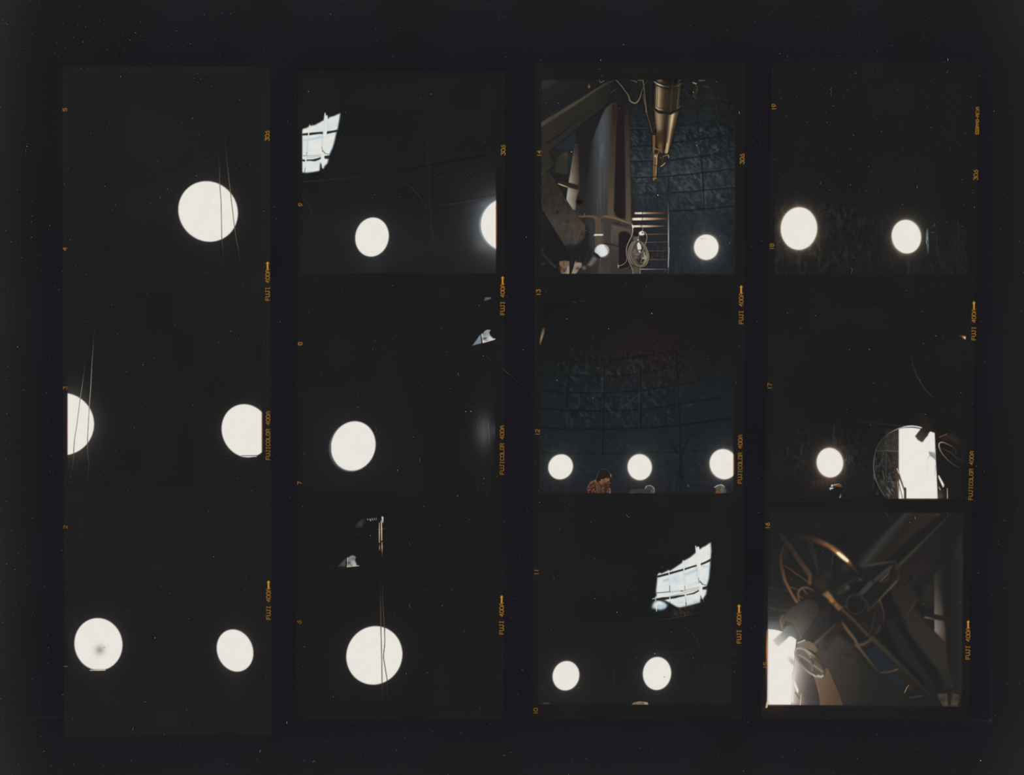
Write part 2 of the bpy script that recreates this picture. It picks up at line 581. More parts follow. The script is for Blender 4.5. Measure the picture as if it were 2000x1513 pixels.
stroke(q(100, 560, 3.363, (1250, 1108), (1350, 1107)), 1.2, (70, 66, 58), 0.4)
pb.line('glint', q(100, 560, 3.363, (1262, 1113), (1348, 1113)), 1.6, (205, 200, 190), 0.4, label='thin white line under the window')

# -- picture C: two whole windows, one with a grey spot
pc = Picture([(132, 1002), (512, 1003), (513, 1384), (132.5, 1383)],
             'picture of two round windows, the larger with a grey spot, above number 1',
             lambda X, Y: A3((31.8, 30.2, 31.2)) + (vn(X, Y, 50, 70, 6)[..., None] - 0.5) * A3((2.5, 2.5, 2.5)))
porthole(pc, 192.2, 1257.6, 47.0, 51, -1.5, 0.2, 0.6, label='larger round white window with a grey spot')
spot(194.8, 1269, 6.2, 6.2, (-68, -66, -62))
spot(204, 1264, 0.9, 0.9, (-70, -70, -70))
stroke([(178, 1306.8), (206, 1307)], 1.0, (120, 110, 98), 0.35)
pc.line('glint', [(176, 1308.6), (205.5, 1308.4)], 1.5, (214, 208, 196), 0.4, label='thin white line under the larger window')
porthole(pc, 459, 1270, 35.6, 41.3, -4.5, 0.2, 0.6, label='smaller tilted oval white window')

# ================================================================== strip 2 (numbers 6-9)
# -- picture 9: sunlit patch, a window and half a window
p9 = Picture([(589.8, 150), (968.6, 150), (968.8, 534), (589.6, 533.5)],
             'picture of a sunlit wall patch and one and a half round windows, beside number 9',
             lambda X, Y: A3((29, 29.3, 30)) + (vn(X, Y, 60, 50, 6)[..., None] - 0.5) * A3((2, 2.5, 3)) + np.clip((Y - 400) / 120, 0, 1)[..., None] * A3((1.5, 2, 2)))
Pp = lambda *a: q(580, 210, 10.09, *a)
k9 = lambda *a: q(570, 120, 3.4386, *a)
stroke(k9((70, 808), (340, 785), (620, 752), (900, 700), (1300, 630)), 2.2, [(36, 37, 37), (34, 36, 37), (21, 21, 22), (21, 21, 22)], 0.8, 0.8)
stroke(k9((320, 470), (560, 430), (880, 330)), 2.0, (21, 22, 23), 0.8, 0.6)
stroke(k9((905, 350), (915, 600), (930, 1000), (945, 1180), (1010, 1390)), 3, (35, 37, 40), 1.4, [0.1, 0.6, 0.7, 0.7, 0.1])
stroke(cr(k9((710, 800), (770, 820), (830, 875), (875, 930), (905, 1000))), 1.4, (44, 44, 44), 0.7, [0.1, 1, 1, 0.6])
stroke(cr(k9((72, 910), (110, 960), (145, 1040))), 1.6, (40, 41, 42), 0.6)
spot(720, 470, 130, 45, (3, 4, 4))
spot(728, 520, 20, 14, (3, 4, 5))
CLOUD = lambda X, Y: A3((208, 219, 222)) + (0.6 * clouds(X, Y, 3) + 0.6 * np.clip(vn(X, Y, 24, 15, 4, -0.3) * 1.8 - 0.4, 0, 1))[..., None] * A3((22, 9, -2))
def sun_patch(pic, whole, darks, posts, soft, label):
    par = None
    outs = whole
    for w in whole:
        fill(w, CLOUD, 1.1)
    par = pic.add('sunlit_wall', outs, label=label)
    for d in darks:
        pic.shape('batten', d, (44, 43, 38), 0.55, 1.0, par, 'dark batten shadow across the lit wall')
    for po, wd, col in posts:
        pic.line('post', po, wd, col, 0.45, 1.0, par)
    return par
w1 = Pp((100, 450), (125, 415), (180, 405), (238, 372), (250, 330), (262, 358), (350, 345), (440, 298), (530, 245), (552, 95), (572, 160), (602, 158), (606, 225), (650, 185), (720, 172), (852, 112), (840, 210), (800, 425), (775, 490), (745, 640), (700, 800), (650, 900), (632, 940), (545, 955), (543, 1000), (622, 1015), (600, 1100), (545, 1150), (520, 1215), (500, 1185), (478, 1110), (455, 1100), (445, 1245), (300, 1272), (175, 1285), (100, 1275))
sun_patch(p9, [w1],
          [Pp((100, 512), (300, 492), (512, 475), (512, 522), (440, 520), (250, 545), (100, 552)),
           Pp((585, 468), (700, 455), (800, 432), (790, 480), (680, 500), (585, 522)),
           Pp((100, 1018), (165, 1030), (165, 1062), (100, 1060)),
           Pp((188, 1025), (300, 1022), (400, 1000), (468, 975), (468, 1010), (420, 1035), (350, 1058), (250, 1048), (188, 1055)),
           Pp((545, 955), (640, 940), (640, 1000), (545, 1000))],
          [(Pp((252, 335), (228, 540), (205, 720), (188, 920), (172, 1060), (160, 1200)), [0.8, 2.2, 1.8, 1.2, 1.8, 1.0], [(222, 222, 218), (228, 228, 222), (214, 222, 222), (198, 204, 206), (226, 226, 220), (200, 206, 206)]),
           (Pp((553, 110), (550, 470), (540, 700), (520, 900), (510, 1180)), [1.4, 4.5, 4.2, 3.6, 2.4], (228, 228, 222)),
           (Pp((590, 165), (580, 470), (565, 560), (545, 800), (530, 940)), [2.0, 2.6, 2.4, 1.8, 1.4], (226, 226, 219))],
          0.8, 'bright sunlit patch of cloudy white wall crossed by battens')
for a, b, w, c in ((Pp((544, 240), (546, 460)), None, 0.8, (176, 196, 204)), (Pp((222, 560), (196, 880)), None, 0.8, (180, 196, 204)),
                   (Pp((502, 530), (490, 800)), None, 1.0, (178, 196, 204)), (Pp((535, 560), (520, 850)), None, 0.7, (196, 208, 212)),
                   (Pp((105, 952), (180, 950)), None, 1.2, (96, 104, 106)), (Pp((190, 955), (465, 935)), None, 1.0, (120, 128, 128)),
                   (Pp((105, 975), (465, 945), (632, 935)), None, 1.2, (222, 222, 214)),
                   (Pp((190, 985), (460, 960)), None, 0.7, (90, 96, 96)),
                   (Pp((490, 770), (495, 800), (500, 860)), None, 0.9, (70, 80, 86)), (Pp((508, 850), (545, 890)), None, 1.6, (52, 60, 64)),
                   (Pp((550, 905), (620, 915)), None, 1.2, (84, 94, 98)), (Pp((195, 880), (190, 930)), None, 0.9, (84, 90, 92)),
                   (Pp((160, 1200), (150, 1290)), None, 1.1, (62, 70, 76)), (Pp((470, 1090), (475, 1180)), None, 1.2, (66, 78, 86)),
                   (Pp((248, 625), (300, 620), (390, 600), (480, 575)), None, 1.8, (158, 184, 198)), (Pp((110, 640), (210, 640)), None, 2.0, (168, 192, 202))):
    stroke(a, w * (1.0 if max(c) < 150 or min(c) > 210 else 1.6), c, 0.5 if max(c) < 150 or min(c) > 210 else 1.5, 0.85 if max(c) < 150 or min(c) > 210 else 0.55)
for a in (Pp((850, 120), (800, 420)), Pp((778, 490), (720, 730), (640, 925)), Pp((620, 1015), (596, 1100), (530, 1160))):
    stroke(a, 1.6, (120, 152, 172), 0.8, 0.55)
foil(Pp((100, 1290), (440, 1250), (640, 1100), (700, 1300), (520, 1400), (120, 1460)), 2, 9, ang=1.2)
stroke(Pp((130, 1465), (500, 1440), (1000, 1390)), 1.2, (48, 47, 45), 0.6, [0.9, 0.5, 0.2])
porthole(p9, 726.6, 462.8, 32.9, 38.3, 2.0, 0.25, 0.6, label='whole oval white window')
glow(991, 438.8, 53.5, 52.5, 17, (64, 66, 68), 50, (5, 6, 7), reach=160)
spot(945, 399, 13, 5, (16, 17, 17), -0.3)
spot(940, 480, 12, 8, (22, 17, 13), 0.6)
stroke(k9((980, 970), (1150, 945), (1300, 918), (1370, 900)), 1.6, (52, 55, 58), 0.7, [0.3, 0.7, 0.8, 0.5])
stroke(k9((990, 960), (1200, 925), (1370, 890)), 1.8, (28, 30, 32), 0.8, 0.5)
rim9 = ell(991, 439.2, 55.6, 53.6)
fill(rim9, (124, 134, 140), 0.8)
fill(ell(992, 438.6, 53.0, 52.2), WHITE, 0.7)
w9 = p9.add('round_window', [ell(992, 438.6, 53.4, 52.6)], label='half-round white window cut by the picture edge')
p9.add('window_rim', [ell(991, 439.2, 55.8, 53.8)[16:49] + ell(992, 438.6, 53.2, 52.4)[16:49][::-1]], w9, 'blue-grey rim')

# -- picture 8: large window, hanging sail-like patches
p8 = Picture([(589.2, 580), (967.6, 580), (967.4, 961), (588.6, 961)],
             'picture of one round window and a small triangular light patch, between numbers 7 and 8',
             lambda X, Y: A3((29, 28.8, 29.4)) + (vn(X, Y, 50, 70, 6)[..., None] - 0.5) * A3((2, 2, 2)))
spot(690, 870, 75, 75, (3, 4, 4))
fill(ell(687.6, 872.5, 45.2, 48.8, 3), (74, 78, 80), 0.8)
porthole(p8, 690, 870.7, 43.6, 48.4, 3.2, 0.15, 0.35)
stroke(cr(q(570, 550, 3.4386, (262, 1100), (262, 1150), (280, 1200), (310, 1240), (350, 1265))), 1.2, (70, 72, 74), 0.5, 0.9)
S8 = lambda *a: q(900, 570, 12.61, *a)
sp = p8.shape('sunlit_wall', S8((285, 1322), (485, 1040), (508, 1262)), lin(*S8((485, 1040), (440, 1300)), (0, (128, 140, 146)), (1, (112, 126, 134))), 0.5, label='grey triangular patch of light on the wall')
sq = p8.shape('sunlit_wall', S8((510, 1030), (540, 1035), (600, 965), (660, 935), (735, 945), (705, 990), (720, 1060), (790, 1140), (850, 1150), (845, 1168), (545, 1250)),
              lin(*S8((600, 940), (680, 1230)), (0, (150, 146, 138)), (0.45, (150, 160, 164)), (0.75, (196, 196, 188)), (1, (214, 206, 190))), 0.6, label='bright sail-shaped patch of light on the wall')
stroke(S8((518, 1035), (548, 1245)), 1.5, (222, 218, 206), 0.4)
stroke(S8((548, 1248), (700, 1205), (850, 1158)), 1.3, (222, 212, 190), 0.45)
stroke(cr(S8((545, 1030), (600, 965), (660, 938), (730, 948))), 1.0, (200, 192, 178), 0.5, 0.8)
spot(*S8((580, 1150))[0], 2.6, 1.8, (-110, -112, -108)); spot(*S8((630, 1135))[0], 2, 1.2, (-50, -48, -40)); spot(*S8((640, 1192))[0], 2.4, 0.8, (-80, -80, -76))
spot(*S8((580, 1040))[0], 2.6, 2.0, (-30, -30, -26)); spot(*S8((720, 1000))[0], 2.0, 2.6, (-20, -20, -20))
p8.shape('sunlit_wall', S8((560, 235), (600, 130), (750, 130), (740, 165)), lin(*S8((560, 235), (700, 140)), (0, (44, 46, 44)), (0.45, (84, 94, 100)), (1, (92, 104, 112))), 0.8, label='small dim grey patch above the triangle')
spot(946, 842, 10, 22, (36, 37, 38)); spot(940, 842, 16, 34, (8, 9, 10)); spot(966, 840, 5, 9, (18, 20, 23))
stroke(q(880, 780, 12.61, (640, 380), (670, 700), (700, 1000), (735, 1250)), 3.0, [(40, 36, 33), (62, 56, 48), (62, 54, 46), (34, 31, 31)], 0.9, [0.2, 0.9, 0.8, 0.1])
for pts in (q(880, 780, 12.61, (915, 360), (930, 600), (950, 850), (965, 1100), (985, 1400)),):
    p8.line('cord', pts, 1.6, [(44, 38, 34), (92, 82, 66), (96, 82, 66), (64, 54, 46), (34, 30, 30)], 0.45, [0.2, 1, 1, 0.8, 0.1], label='thin tan hanging cord')

# -- picture 6: large window with two cords, lamp and patches above
p6 = Picture([(588.4, 1006), (967, 1006), (966, 1386), (588, 1386)],
             'picture of two long cords hanging in front of one large round window, beside number 6',
             lambda X, Y: A3((29, 28.5, 29.4)) + (vn(X, Y, 50, 70, 6)[..., None] - 0.5) * A3((2, 2, 2)))
U = lambda *a: q(640, 1000, 12.608, *a)
porthole(p6, 731.1, 1279.5, 54.8, 57.2, 2.5, 0.2, 0.5)
p6.shape('sunlit_wall', U((235, 1335), (300, 1290), (455, 1125), (440, 1335)), lin(*U((420, 1150), (330, 1340)), (0, (78, 78, 74)), (0.6, (66, 74, 80)), (1, (56, 62, 66))), 0.9, label='dim triangular patch of light')
p6.shape('sunlit_wall', U((505, 1120), (560, 1080), (610, 1062), (660, 1075), (695, 1110), (670, 1180), (720, 1310), (765, 1318), (700, 1330), (500, 1345)),
         lin(*U((610, 1060), (630, 1340)), (0, (150, 146, 132)), (0.35, (116, 122, 122)), (0.6, (160, 168, 168)), (0.9, (178, 172, 156)), (1, (190, 176, 146))), 0.8, label='bright sail-shaped patch of light')
stroke(U((492, 1125), (485, 1345)), 1.8, (196, 190, 172), 0.45)
stroke(U((490, 1343), (600, 1330), (770, 1318)), 1.1, (206, 188, 150), 0.45)
spot(*U((530, 1250))[0], 3, 2.4, (-84, -86, -86)); spot(*U((580, 1305))[0], 1.6, 0.8, (-90, -88, -84)); spot(*U((625, 1130))[0], 3, 1.6, (-24, -20, -12))
p6.shape('sunlit_wall', U((670, 365), (760, 240), (850, 170), (905, 165), (870, 300), (830, 370)), lin(*U((880, 170), (720, 370)), (0, (50, 50, 47)), (0.6, (58, 60, 58)), (1, (46, 49, 48))), 1.2, 0.9, label='faint slanting grey patch of light')
for i, (a, b, v) in enumerate((((975, 165), (995, 185), 150), ((1040, 165), (1060, 210), 190), ((1090, 155), (1112, 195), 160), ((1142, 150), (1162, 185), 140), ((1190, 145), (1205, 180), 120))):
    p6.line('coil_turn', U(a, b), 1.4, (v, v, v - 8), 0.5)
stroke(U((950, 155), (985, 150)), 0.9, (66, 60, 50), 0.5)
p6.shape('lamp', U((1330, 105), (1352, 100), (1372, 130), (1366, 265), (1350, 260), (1332, 170)), (212, 216, 208), 0.5, label='small white lit end above the cords')
p6.line('crosspiece', U((1220, 425), (1330, 412), (1450, 400)), 1.0, [(66, 54, 36), (120, 96, 62), (60, 50, 38)], 0.5)
TAN = (196, 174, 142)
p6.line('cord', U((1272, 265), (1272, 500), (1272, 745)), 2.0, [(150, 126, 92), TAN, (150, 128, 100)], 0.45, label='lit tan upper length of cord')
p6.line('cord', U((1323, 215), (1328, 450), (1331, 690)), 2.2, [(190, 168, 134), (206, 190, 160), (180, 160, 130)], 0.45, label='lit tan upper length of cord')
p6.line('cord', U((1276, 805), (1278, 870), (1281, 970)), [1.5, 1.9, 0.8], [(110, 92, 70), (160, 140, 108), (60, 50, 40)], 0.45)
p6.line('cord', U((1336, 740), (1338, 850), (1341, 970), (1343, 1110)), [1.8, 2.2, 1.6, 0.8], [(140, 120, 92), (182, 164, 132), (110, 88, 60), (44, 38, 33)], 0.45)
kk = lambda *a: q(570, 970, 3.4386, *a)
CUP = [(34, 32, 31), (38, 35, 33), (52, 44, 38), (96, 82, 64), (92, 78, 62), (92, 78, 62), (92, 78, 62), (60, 50, 42), (38, 34, 32)]
p6.line('cord', kk((592, 370), (594, 520), (596, 700), (598, 860), (601, 980), (604, 1100), (606, 1240), (610, 1330), (618, 1430)), 1.5, CUP, 0.4, [0.3, 0.5, 0.8, 1, 1, 1, 1, 0.8, 0.1], label='thin dark cord')
p6.line('cord', cr(kk((608, 400), (610, 550), (612, 720), (622, 875), (624, 980), (618, 1040), (616, 1080), (624, 1130), (632, 1180), (641, 1240), (640, 1310), (638, 1420)), 3), 1.5, [(34, 32, 31), (38, 35, 33), (60, 52, 44), (86, 72, 58), (78, 66, 54), (78, 66, 54), (84, 70, 56), (60, 50, 42), (36, 33, 31)], 0.4, [0.3, 0.5, 0.8, 1, 1, 1, 1, 0.7, 0.1], label='thin dark cord with a kink')

# ================================================================== strip 3 (numbers 10-14)
# -- picture 14: the telescope, the pier and the ladder in the dome
cA = lambda *a: q(1050, 150, 11.638, *a)
cB = lambda *a: q(1180, 150, 11.638, *a)
cC = lambda *a: q(1310, 150, 11.638, *a)
cD = lambda *a: q(1050, 280, 11.638, *a)
cE = lambda *a: q(1180, 280, 11.638, *a)
cF = lambda *a: q(1310, 280, 11.638, *a)
cG = lambda *a: q(1050, 410, 11.638, *a)
cH = lambda *a: q(1180, 410, 11.638, *a)
cO = lambda *a: q(1040, 140, 3.69, *a)

def wall14(X, Y):
    c = ramp(Y, ((155, (30, 31, 32)), (200, (32, 34, 35)), (250, (34, 37, 39)), (300, (41, 46, 50)), (350, (45, 51, 56)), (400, (43, 48, 52)), (440, (38, 42, 46)), (535, (36, 39, 43))))
    return c * (1 - 0.16 * np.clip((X - 1385) / 50, 0, 1))[..., None]
p14 = Picture([(1056.9, 155.6), (1436, 155.8), (1435.6, 535.2), (1056.6, 535)],
              'picture of a brass telescope, ladder, cable coil and one round window, beside number 14', wall14)
wl = [(1226, 156), (1436, 156), (1436, 535), (1226, 535)]
foil([(1226, 250), (1436, 230), (1436, 410), (1226, 410)], 1, 25, (0.95, 1.05, 1.15), 0.75, 1.0, 8)
foil([(1226, 180), (1436, 160), (1436, 260), (1226, 260)], 4, 9, (0.9, 1.05, 1.15), 0.5, 1.0, 8)
foil([(1300, 405), (1436, 405), (1436, 535), (1300, 535)], 2, 9, (0.95, 1.0, 1.1), 0.8, 1.2, 6)
wallp = p14.add('foil_wall', [wl], label='dark blue foil-covered dome wall with battens')
def bat(pts, w, col=(30, 31, 32), al=0.95, hl=None):
    if hl:
        stroke([(x, y - w * 0.9) for x, y in pts], 1.6, hl, 0.8, 0.6)
    stroke(pts, w, col, 0.55, al)
    p14.add('batten', [ribbon(pts, w, 0.2)], wallp)
L = [(cB((545, 825), (960, 815)), 1.5), (cC((200, 735), (560, 670), (860, 610), (1150, 530)), 2.0),
     (cB((560, 1198), (1050, 1190)), 2.2), (cC((120, 1125), (400, 1090), (640, 1050), (1200, 945)), 2.8),
     (cE((580, 70), (700, 62), (1095, 55)), 3.8), (cC((30, 1495), (400, 1450), (800, 1400), (1180, 1330), (1440, 1290)), 4.2),
     (cE((580, 408), (1100, 398)), 2.2), (cF((0, 380), (400, 330), (700, 287), (1080, 225), (1440, 160)), 2.6),
     (cE((580, 775), (1100, 768), (1240, 752), (1513, 745)), 2.2), (cF((0, 740), (400, 705), (720, 665), (1080, 620), (1450, 562)), 2.4),
     (cF((0, 1120), (400, 1095), (720, 1062), (1080, 1035), (1450, 1000)), 2.4),
     (cO((985, 1004), (1130, 998), (1300, 985), (1450, 968)), 2.6)]
for pts, w in L:
    bat(pts, w, hl=(62, 68, 74) if w < 2.6 and pts[0][1] > 240 else None)
bat(cC((590, 700), (605, 1000), (625, 1250), (650, 1513)), 2.0, al=0.7)
bat(cF((672, 40), (690, 290), (712, 560), (725, 780), (745, 1100), (760, 1440)), 2.6)
stroke(cF((655, 150), (665, 260)), 2, (66, 72, 78), 0.8, 0.7)
stroke(cF((690, 700), (700, 960)), 3.2, (72, 76, 78), 1.0, 0.7)
stroke(cF((725, 1120), (735, 1400)), 2.0, (66, 70, 74), 0.8, 0.6)
stroke(cF((780, 1090), (780, 1200), (790, 1380)), 3.0, (76, 74, 70), 1.0, 0.6)
stroke(cF((735, 360), (750, 560)), 2.0, (62, 68, 74), 0.9, 0.5)
for pts in (cF((155, 340), (160, 720), (165, 1100), (180, 1513)), cF((1000, 230), (1000, 620), (1010, 1000)), cC((300, 720), (310, 1080))):
    stroke(pts, 1.0, (32, 34, 36), 0.6, 0.7)
stroke(cO((980, 1168), (1150, 1164), (1450, 1172)), 1.4, (32, 34, 37), 0.6, 0.7)
stroke(cO((1000, 1372), (1160, 1370), (1450, 1366)), 1.2, (44, 47, 50), 0.7, 0.6)
stroke(cr(cO((1045, 1150), (1065, 1080), (1120, 1015), (1220, 985), (1330, 1000), (1400, 1045), (1432, 1090))), 1.6, (30, 31, 33), 0.7, 0.8)
for x0, x1, y0, y1, w in ((1062, 1078, 1170, 1440, 1.2), (1150, 1150, 1000, 1170, 1.0), (1345, 1345, 1190, 1440, 1.0)):
    stroke(cO((x0, y0), (x1, y1)), w, (31, 33, 36), 0.6, 0.6)
for a, b, w, v in (((690, 1210), (880, 1290), 3.0, 66), ((960, 1180), (1050, 1230), 3.6, 64), ((140, 1360), (190, 1450), 3.6, 66), ((280, 1390), (350, 1450), 3.0, 62), ((140, 1160), (400, 1130), 2.6, 54), ((640, 860), (760, 850), 2.4, 46), ((1060, 470), (1140, 490), 2.0, 44)):
    stroke(cC(a, b), w, (v - 8, v - 1, v + 5), 1.3, 0.55)
for a, b, w, v in (((430, 370), (520, 420), 3.4, 72), ((470, 600), (510, 640), 2.6, 72), ((880, 190), (930, 230), 3.4, 74), ((980, 200), (1050, 170), 3.0, 70), ((1180, 150), (1220, 180), 2.6, 68), ((160, 180), (260, 290), 3.2, 68), ((20, 800), (150, 960), 6.0, 68), ((300, 830), (400, 900), 5.0, 68), ((480, 960), (560, 1050), 4.5, 74), ((200, 980), (400, 1060), 4.5, 70), ((780, 900), (830, 1030), 3.6, 74), ((860, 1080), (940, 1180), 4.6, 70), ((510, 1120), (570, 1190), 3.2, 66), ((970, 680), (975, 770), 2.6, 70), ((1250, 620), (1270, 690), 2.6, 70), ((1140, 820), (1180, 890), 2.4, 62), ((1020, 400), (1060, 450), 2.4, 64), ((1110, 1060), (1160, 1140), 2.4, 64), ((30, 430), (270, 560), 5, 66), ((20, 640), (330, 660), 5, 66), ((440, 200), (490, 270), 3.4, 70), ((190, 290), (370, 270), 3, 66), ((180, 1140), (330, 1190), 4, 64), ((770, 480), (820, 540), 3.6, 62), ((650, 540), (690, 620), 3, 66)):
    stroke(cF(a, b), w, (v - 10, v - 4, v + 4), 1.3, 0.6)

# grid railing behind the ladder
p14.add('railing', [ribbon(cE((640, 770), (655, 1513)), 2.4)], label='thin dark grid railing')
for a, b, w in (((640, 760), (655, 1513), 2.6), ((690, 830), (710, 1513), 2.2), ((955, 900), (955, 1513), 1.8), ((1205, 880), (1210, 1513), 1.8), ((1400, 770), (1405, 1150), 1.4), ((1460, 750), (1465, 1513), 2.4), ((680, 905), (1390, 880), 2.2), ((640, 1165), (1390, 1150), 2.6), ((620, 780), (1450, 755), 1.6)):
    stroke(cE(a, b), w, (37, 37, 36), 0.8, 0.75)
stroke(cE((660, 770), (665, 820)), 1.2, (84, 68, 50), 0.5, 0.7)
fill(cE((560, 1180), (1460, 1160), (1460, 1513), (600, 1513)), (33, 35, 37), 2.5, 0.35)

# ladder
lad = p14.add('ladder', [ribbon([(1304.8, 352), (1305.4, 430), (1305.6, 535)], 2.4)], label='steel ladder with tan lit rungs')
fill(cH((600, 20), (700, 20), (720, 330), (600, 330)), (48, 34, 27), 1.2, 0.8)
stroke([(1304.8, 352), (1305.4, 430), (1305.5, 450), (1305.7, 490), (1305.3, 535)], 2.4, [(38, 36, 34), (44, 40, 37), (110, 98, 82), (164, 156, 142), (116, 108, 98), (60, 55, 50)], 0.5)
stroke(cH((1478, 860), (1462, 1100), (1455, 1300)), 1.2, (190, 186, 174), 0.5, 0.8)
RUNG = [([(1241, 416.3), (1303, 416)], 3.7, [(206, 190, 162), (228, 218, 198), (168, 138, 110), (138, 104, 80), (108, 72, 53), (76, 53, 42), (52, 42, 36)]),
        ([(1236.5, 427.8), (1303, 427)], [5.2, 4.8, 3.4], [(222, 208, 182), (230, 220, 200), (196, 172, 142), (158, 126, 98), (112, 78, 58), (64, 49, 40)]),
        ([(1235, 442), (1302.5, 441.4)], [4.2, 4.0, 2.6], [(224, 216, 198), (226, 218, 200), (192, 176, 150), (146, 116, 90), (98, 71, 54), (52, 43, 37)]),
        ([(1257, 457.6), (1303, 457)], 1.8, [(120, 84, 62), (104, 76, 58), (78, 56, 44)]),
        ([(1256, 473.4), (1303, 472)], 1.5, [(120, 112, 104), (84, 62, 54), (72, 54, 46)]),
        ([(1262, 490), (1303, 489.6)], 1.5, [(84, 62, 54), (86, 68, 60), (70, 54, 48)]),
        ([(1266, 507), (1303, 506.6)], 1.7, [(104, 76, 62), (88, 64, 52), (84, 60, 50)]),
        ([(1250, 525.4), (1303, 526)], 1.6, [(170, 166, 158), (110, 104, 98), (86, 64, 56)])]
for pts, w, col in RUNG:
    p14.line('rung', pts, w, col, 0.5, parent=lad)
for x in (1255, 1254.2):
    stroke([(x, 414), (x, 431)], 0.9, (60, 48, 38), 0.4, 0.9)
for a, b in (((1050, 960), (1110, 1110)), ((1190, 740), (1110, 900)), ((1200, 940), (1210, 1110)), ((1260, 480), (1270, 650)), ((1200, 1150), (1215, 1340)), ((880, 600), (920, 690)), ((950, 760), (1020, 900)), ((1380, 300), (1300, 420))):
    stroke(cH(a, b), 1.2, (62, 52, 48), 0.6, 0.7)
spot(*cH((1080, 990))[0], 2.2, 2.2, (-10, -12, -14))
foil(cH((1000, 700), (1430, 700), (1430, 1440), (1000, 1440)), 3, 12)

porthole(p14, 1379.4, 482.7, 24.0, 24.8, 0, 0.7, 1.5, label='round white window in the foil wall')
spot(1373, 466.5, 3, 1.0, (-26, -24, -20)); spot(1369.6, 465.6, 1.2, 0.8, (-20, -20, -16))

# -- the dark space, box and bar behind the pier
fill([(1056, 156), (1226, 156), (1226, 300), (1130, 420), (1056, 420)], (32, 32, 33), 1.0)
fill(cA((560, 1480), (880, 1180), (880, 1513), (520, 1513)), (36, 42, 48), 1.5)
fill(cD((430, 60), (840, 0), (810, 200), (700, 900), (560, 1180), (250, 620), (380, 440), (250, 210)), (33, 35, 38), 1.0)
fill(cD((430, 0), (850, 0), (820, 120), (560, 140), (400, 110)), (37, 44, 50), 1.6, 0.9)
fill(cD((720, 300), (800, 280), (750, 600), (710, 560)), (34, 44, 56), 1.5, 0.7)
p14.shape('equipment_box', cD((420, 330), (500, 260), (590, 190), (705, 230), (690, 720), (560, 700), (370, 650)), lin(*cD((640, 180), (500, 720)), (0, (58, 52, 42)), (0.4, (46, 44, 38)), (1, (48, 47, 40))), 1.6, label='grey-brown box in the gap behind the beam')
spot(*cD((650, 240))[0], 3, 5, (14, 10, 4))
fill(cD((360, 680), (720, 760), (900, 840), (690, 880), (420, 860)), (34, 33, 34), 1.5)

# -- pier (the big grey riveted column)
topc = cr(cB((240, 575), (150, 610), (60, 690), (0, 760)), 5) + cr(cA((1480, 830), (1400, 1010), (1340, 1160), (1250, 1400), (1210, 1513)), 3)
pier_o = [(1201.5, 199.4)] + topc[1:] + cD((960, 0), (845, 0), (770, 480), (705, 880), (650, 1280), (800, 1513)) + [(1128, 430), (1131, 535), (1250, 535), (1236, 440), (1232, 410), (1229.8, 280), (1226.8, 204), (1212, 196)]
pier = p14.add('pier', [pier_o], label='tall grey steel column with brown flanges and a dark slot')
def pierc(X, Y):
    # left edge x depends on height
    u = X - 1131
    c = ramp(u, ((0, (36, 35, 35)), (8, (34, 33, 34)), (18, (36, 36, 37)), (26, (48, 48, 48)), (34, (62, 64, 66)), (42, (74, 78, 82)), (50, (70, 73, 75)), (58, (64, 63, 62)), (70, (60, 56, 52))))
    d = ramp(u, ((0, (48, 46, 42)), (10, (42, 41, 39)), (30, (52, 51, 49)), (42, (64, 62, 60)), (52, (62, 58, 54)), (70, (62, 57, 52))))
    t = np.clip((Y - 300) / 130, 0, 1)[..., None]
    c = c * (1 - t) + d * t
    st = (vn(X, Y, 1.6, 60, 5)[..., None] - 0.5) * 9 + (vn(X, Y, 3.4, 30, 3)[..., None] - 0.5) * 7
    hi = np.clip((u - 16) / 20, 0, 1)[..., None]
    top = np.clip((250 - Y) / 50, 0, 1)[..., None]
    return c + st * hi - top * 8
fill([p for p in pier_o], pierc, 0.9)
# dark shaded upper left of the column
fill(cA((1513, 760), (1440, 760), (870, 1190), (900, 1513), (1210, 1513), (1300, 1200), (1400, 960), (1490, 790)), (33, 32, 34), 2.2, 0.95)
fill(cD((960, 0), (1250, 0), (1200, 300), (1140, 700), (1100, 900), (960, 900), (950, 400)), (34, 33, 34), 3.0, 0.9)
stroke(cD((1480, 30), (1440, 200), (1440, 420)), 5, (84, 92, 98), 2.2, [0.6, 0.7, 0.1])
stroke(cB((30, 900), (20, 1300)), 6, (72, 78, 84), 2.4, [0.2, 0.5])
# lit left flange
fl = cD((838, 0), (930, 0), (940, 500), (950, 800), (935, 1080), (895, 1200), (860, 1513), (800, 1513), (650, 1280), (705, 880), (770, 480), (810, 180))
def flc(X, Y):
    xl = np.interp(Y, (280, 320, 355, 390, 410), (1122, 1117, 1111, 1106, 1118))
    t = np.clip((X - xl) / (1131 - xl), 0, 1)
    b = ramp(Y, ((280, (58, 52, 46)), (300, (78, 70, 62)), (335, (124, 116, 104)), (355, (150, 144, 132)), (380, (168, 165, 154)), (400, (160, 152, 140)), (412, (120, 110, 98))))
    e = ramp(Y, ((280, (38, 36, 35)), (330, (54, 48, 44)), (360, (62, 55, 49)), (380, (86, 75, 65)), (412, (78, 68, 59))))
    w = t[..., None] ** 0.9
    return b * (1 - w) + e * w
p14.shape('flange', fl, flc, 0.8, parent=pier, label='brightly lit left flange')
stroke(cD((870, 40), (855, 200)), 1.6, (42, 38, 35), 0.8, 0.7)
stroke(cD((830, 420), (800, 560), (790, 660)), 1.4, (78, 70, 62), 0.7, 0.8)
fill(cD((945, 60), (1000, 60), (1000, 1060), (960, 1080), (905, 1200), (880, 1320), (960, 1380), (1010, 1513), (1000, 800)), (38, 36, 35), 2.0, 0.7)
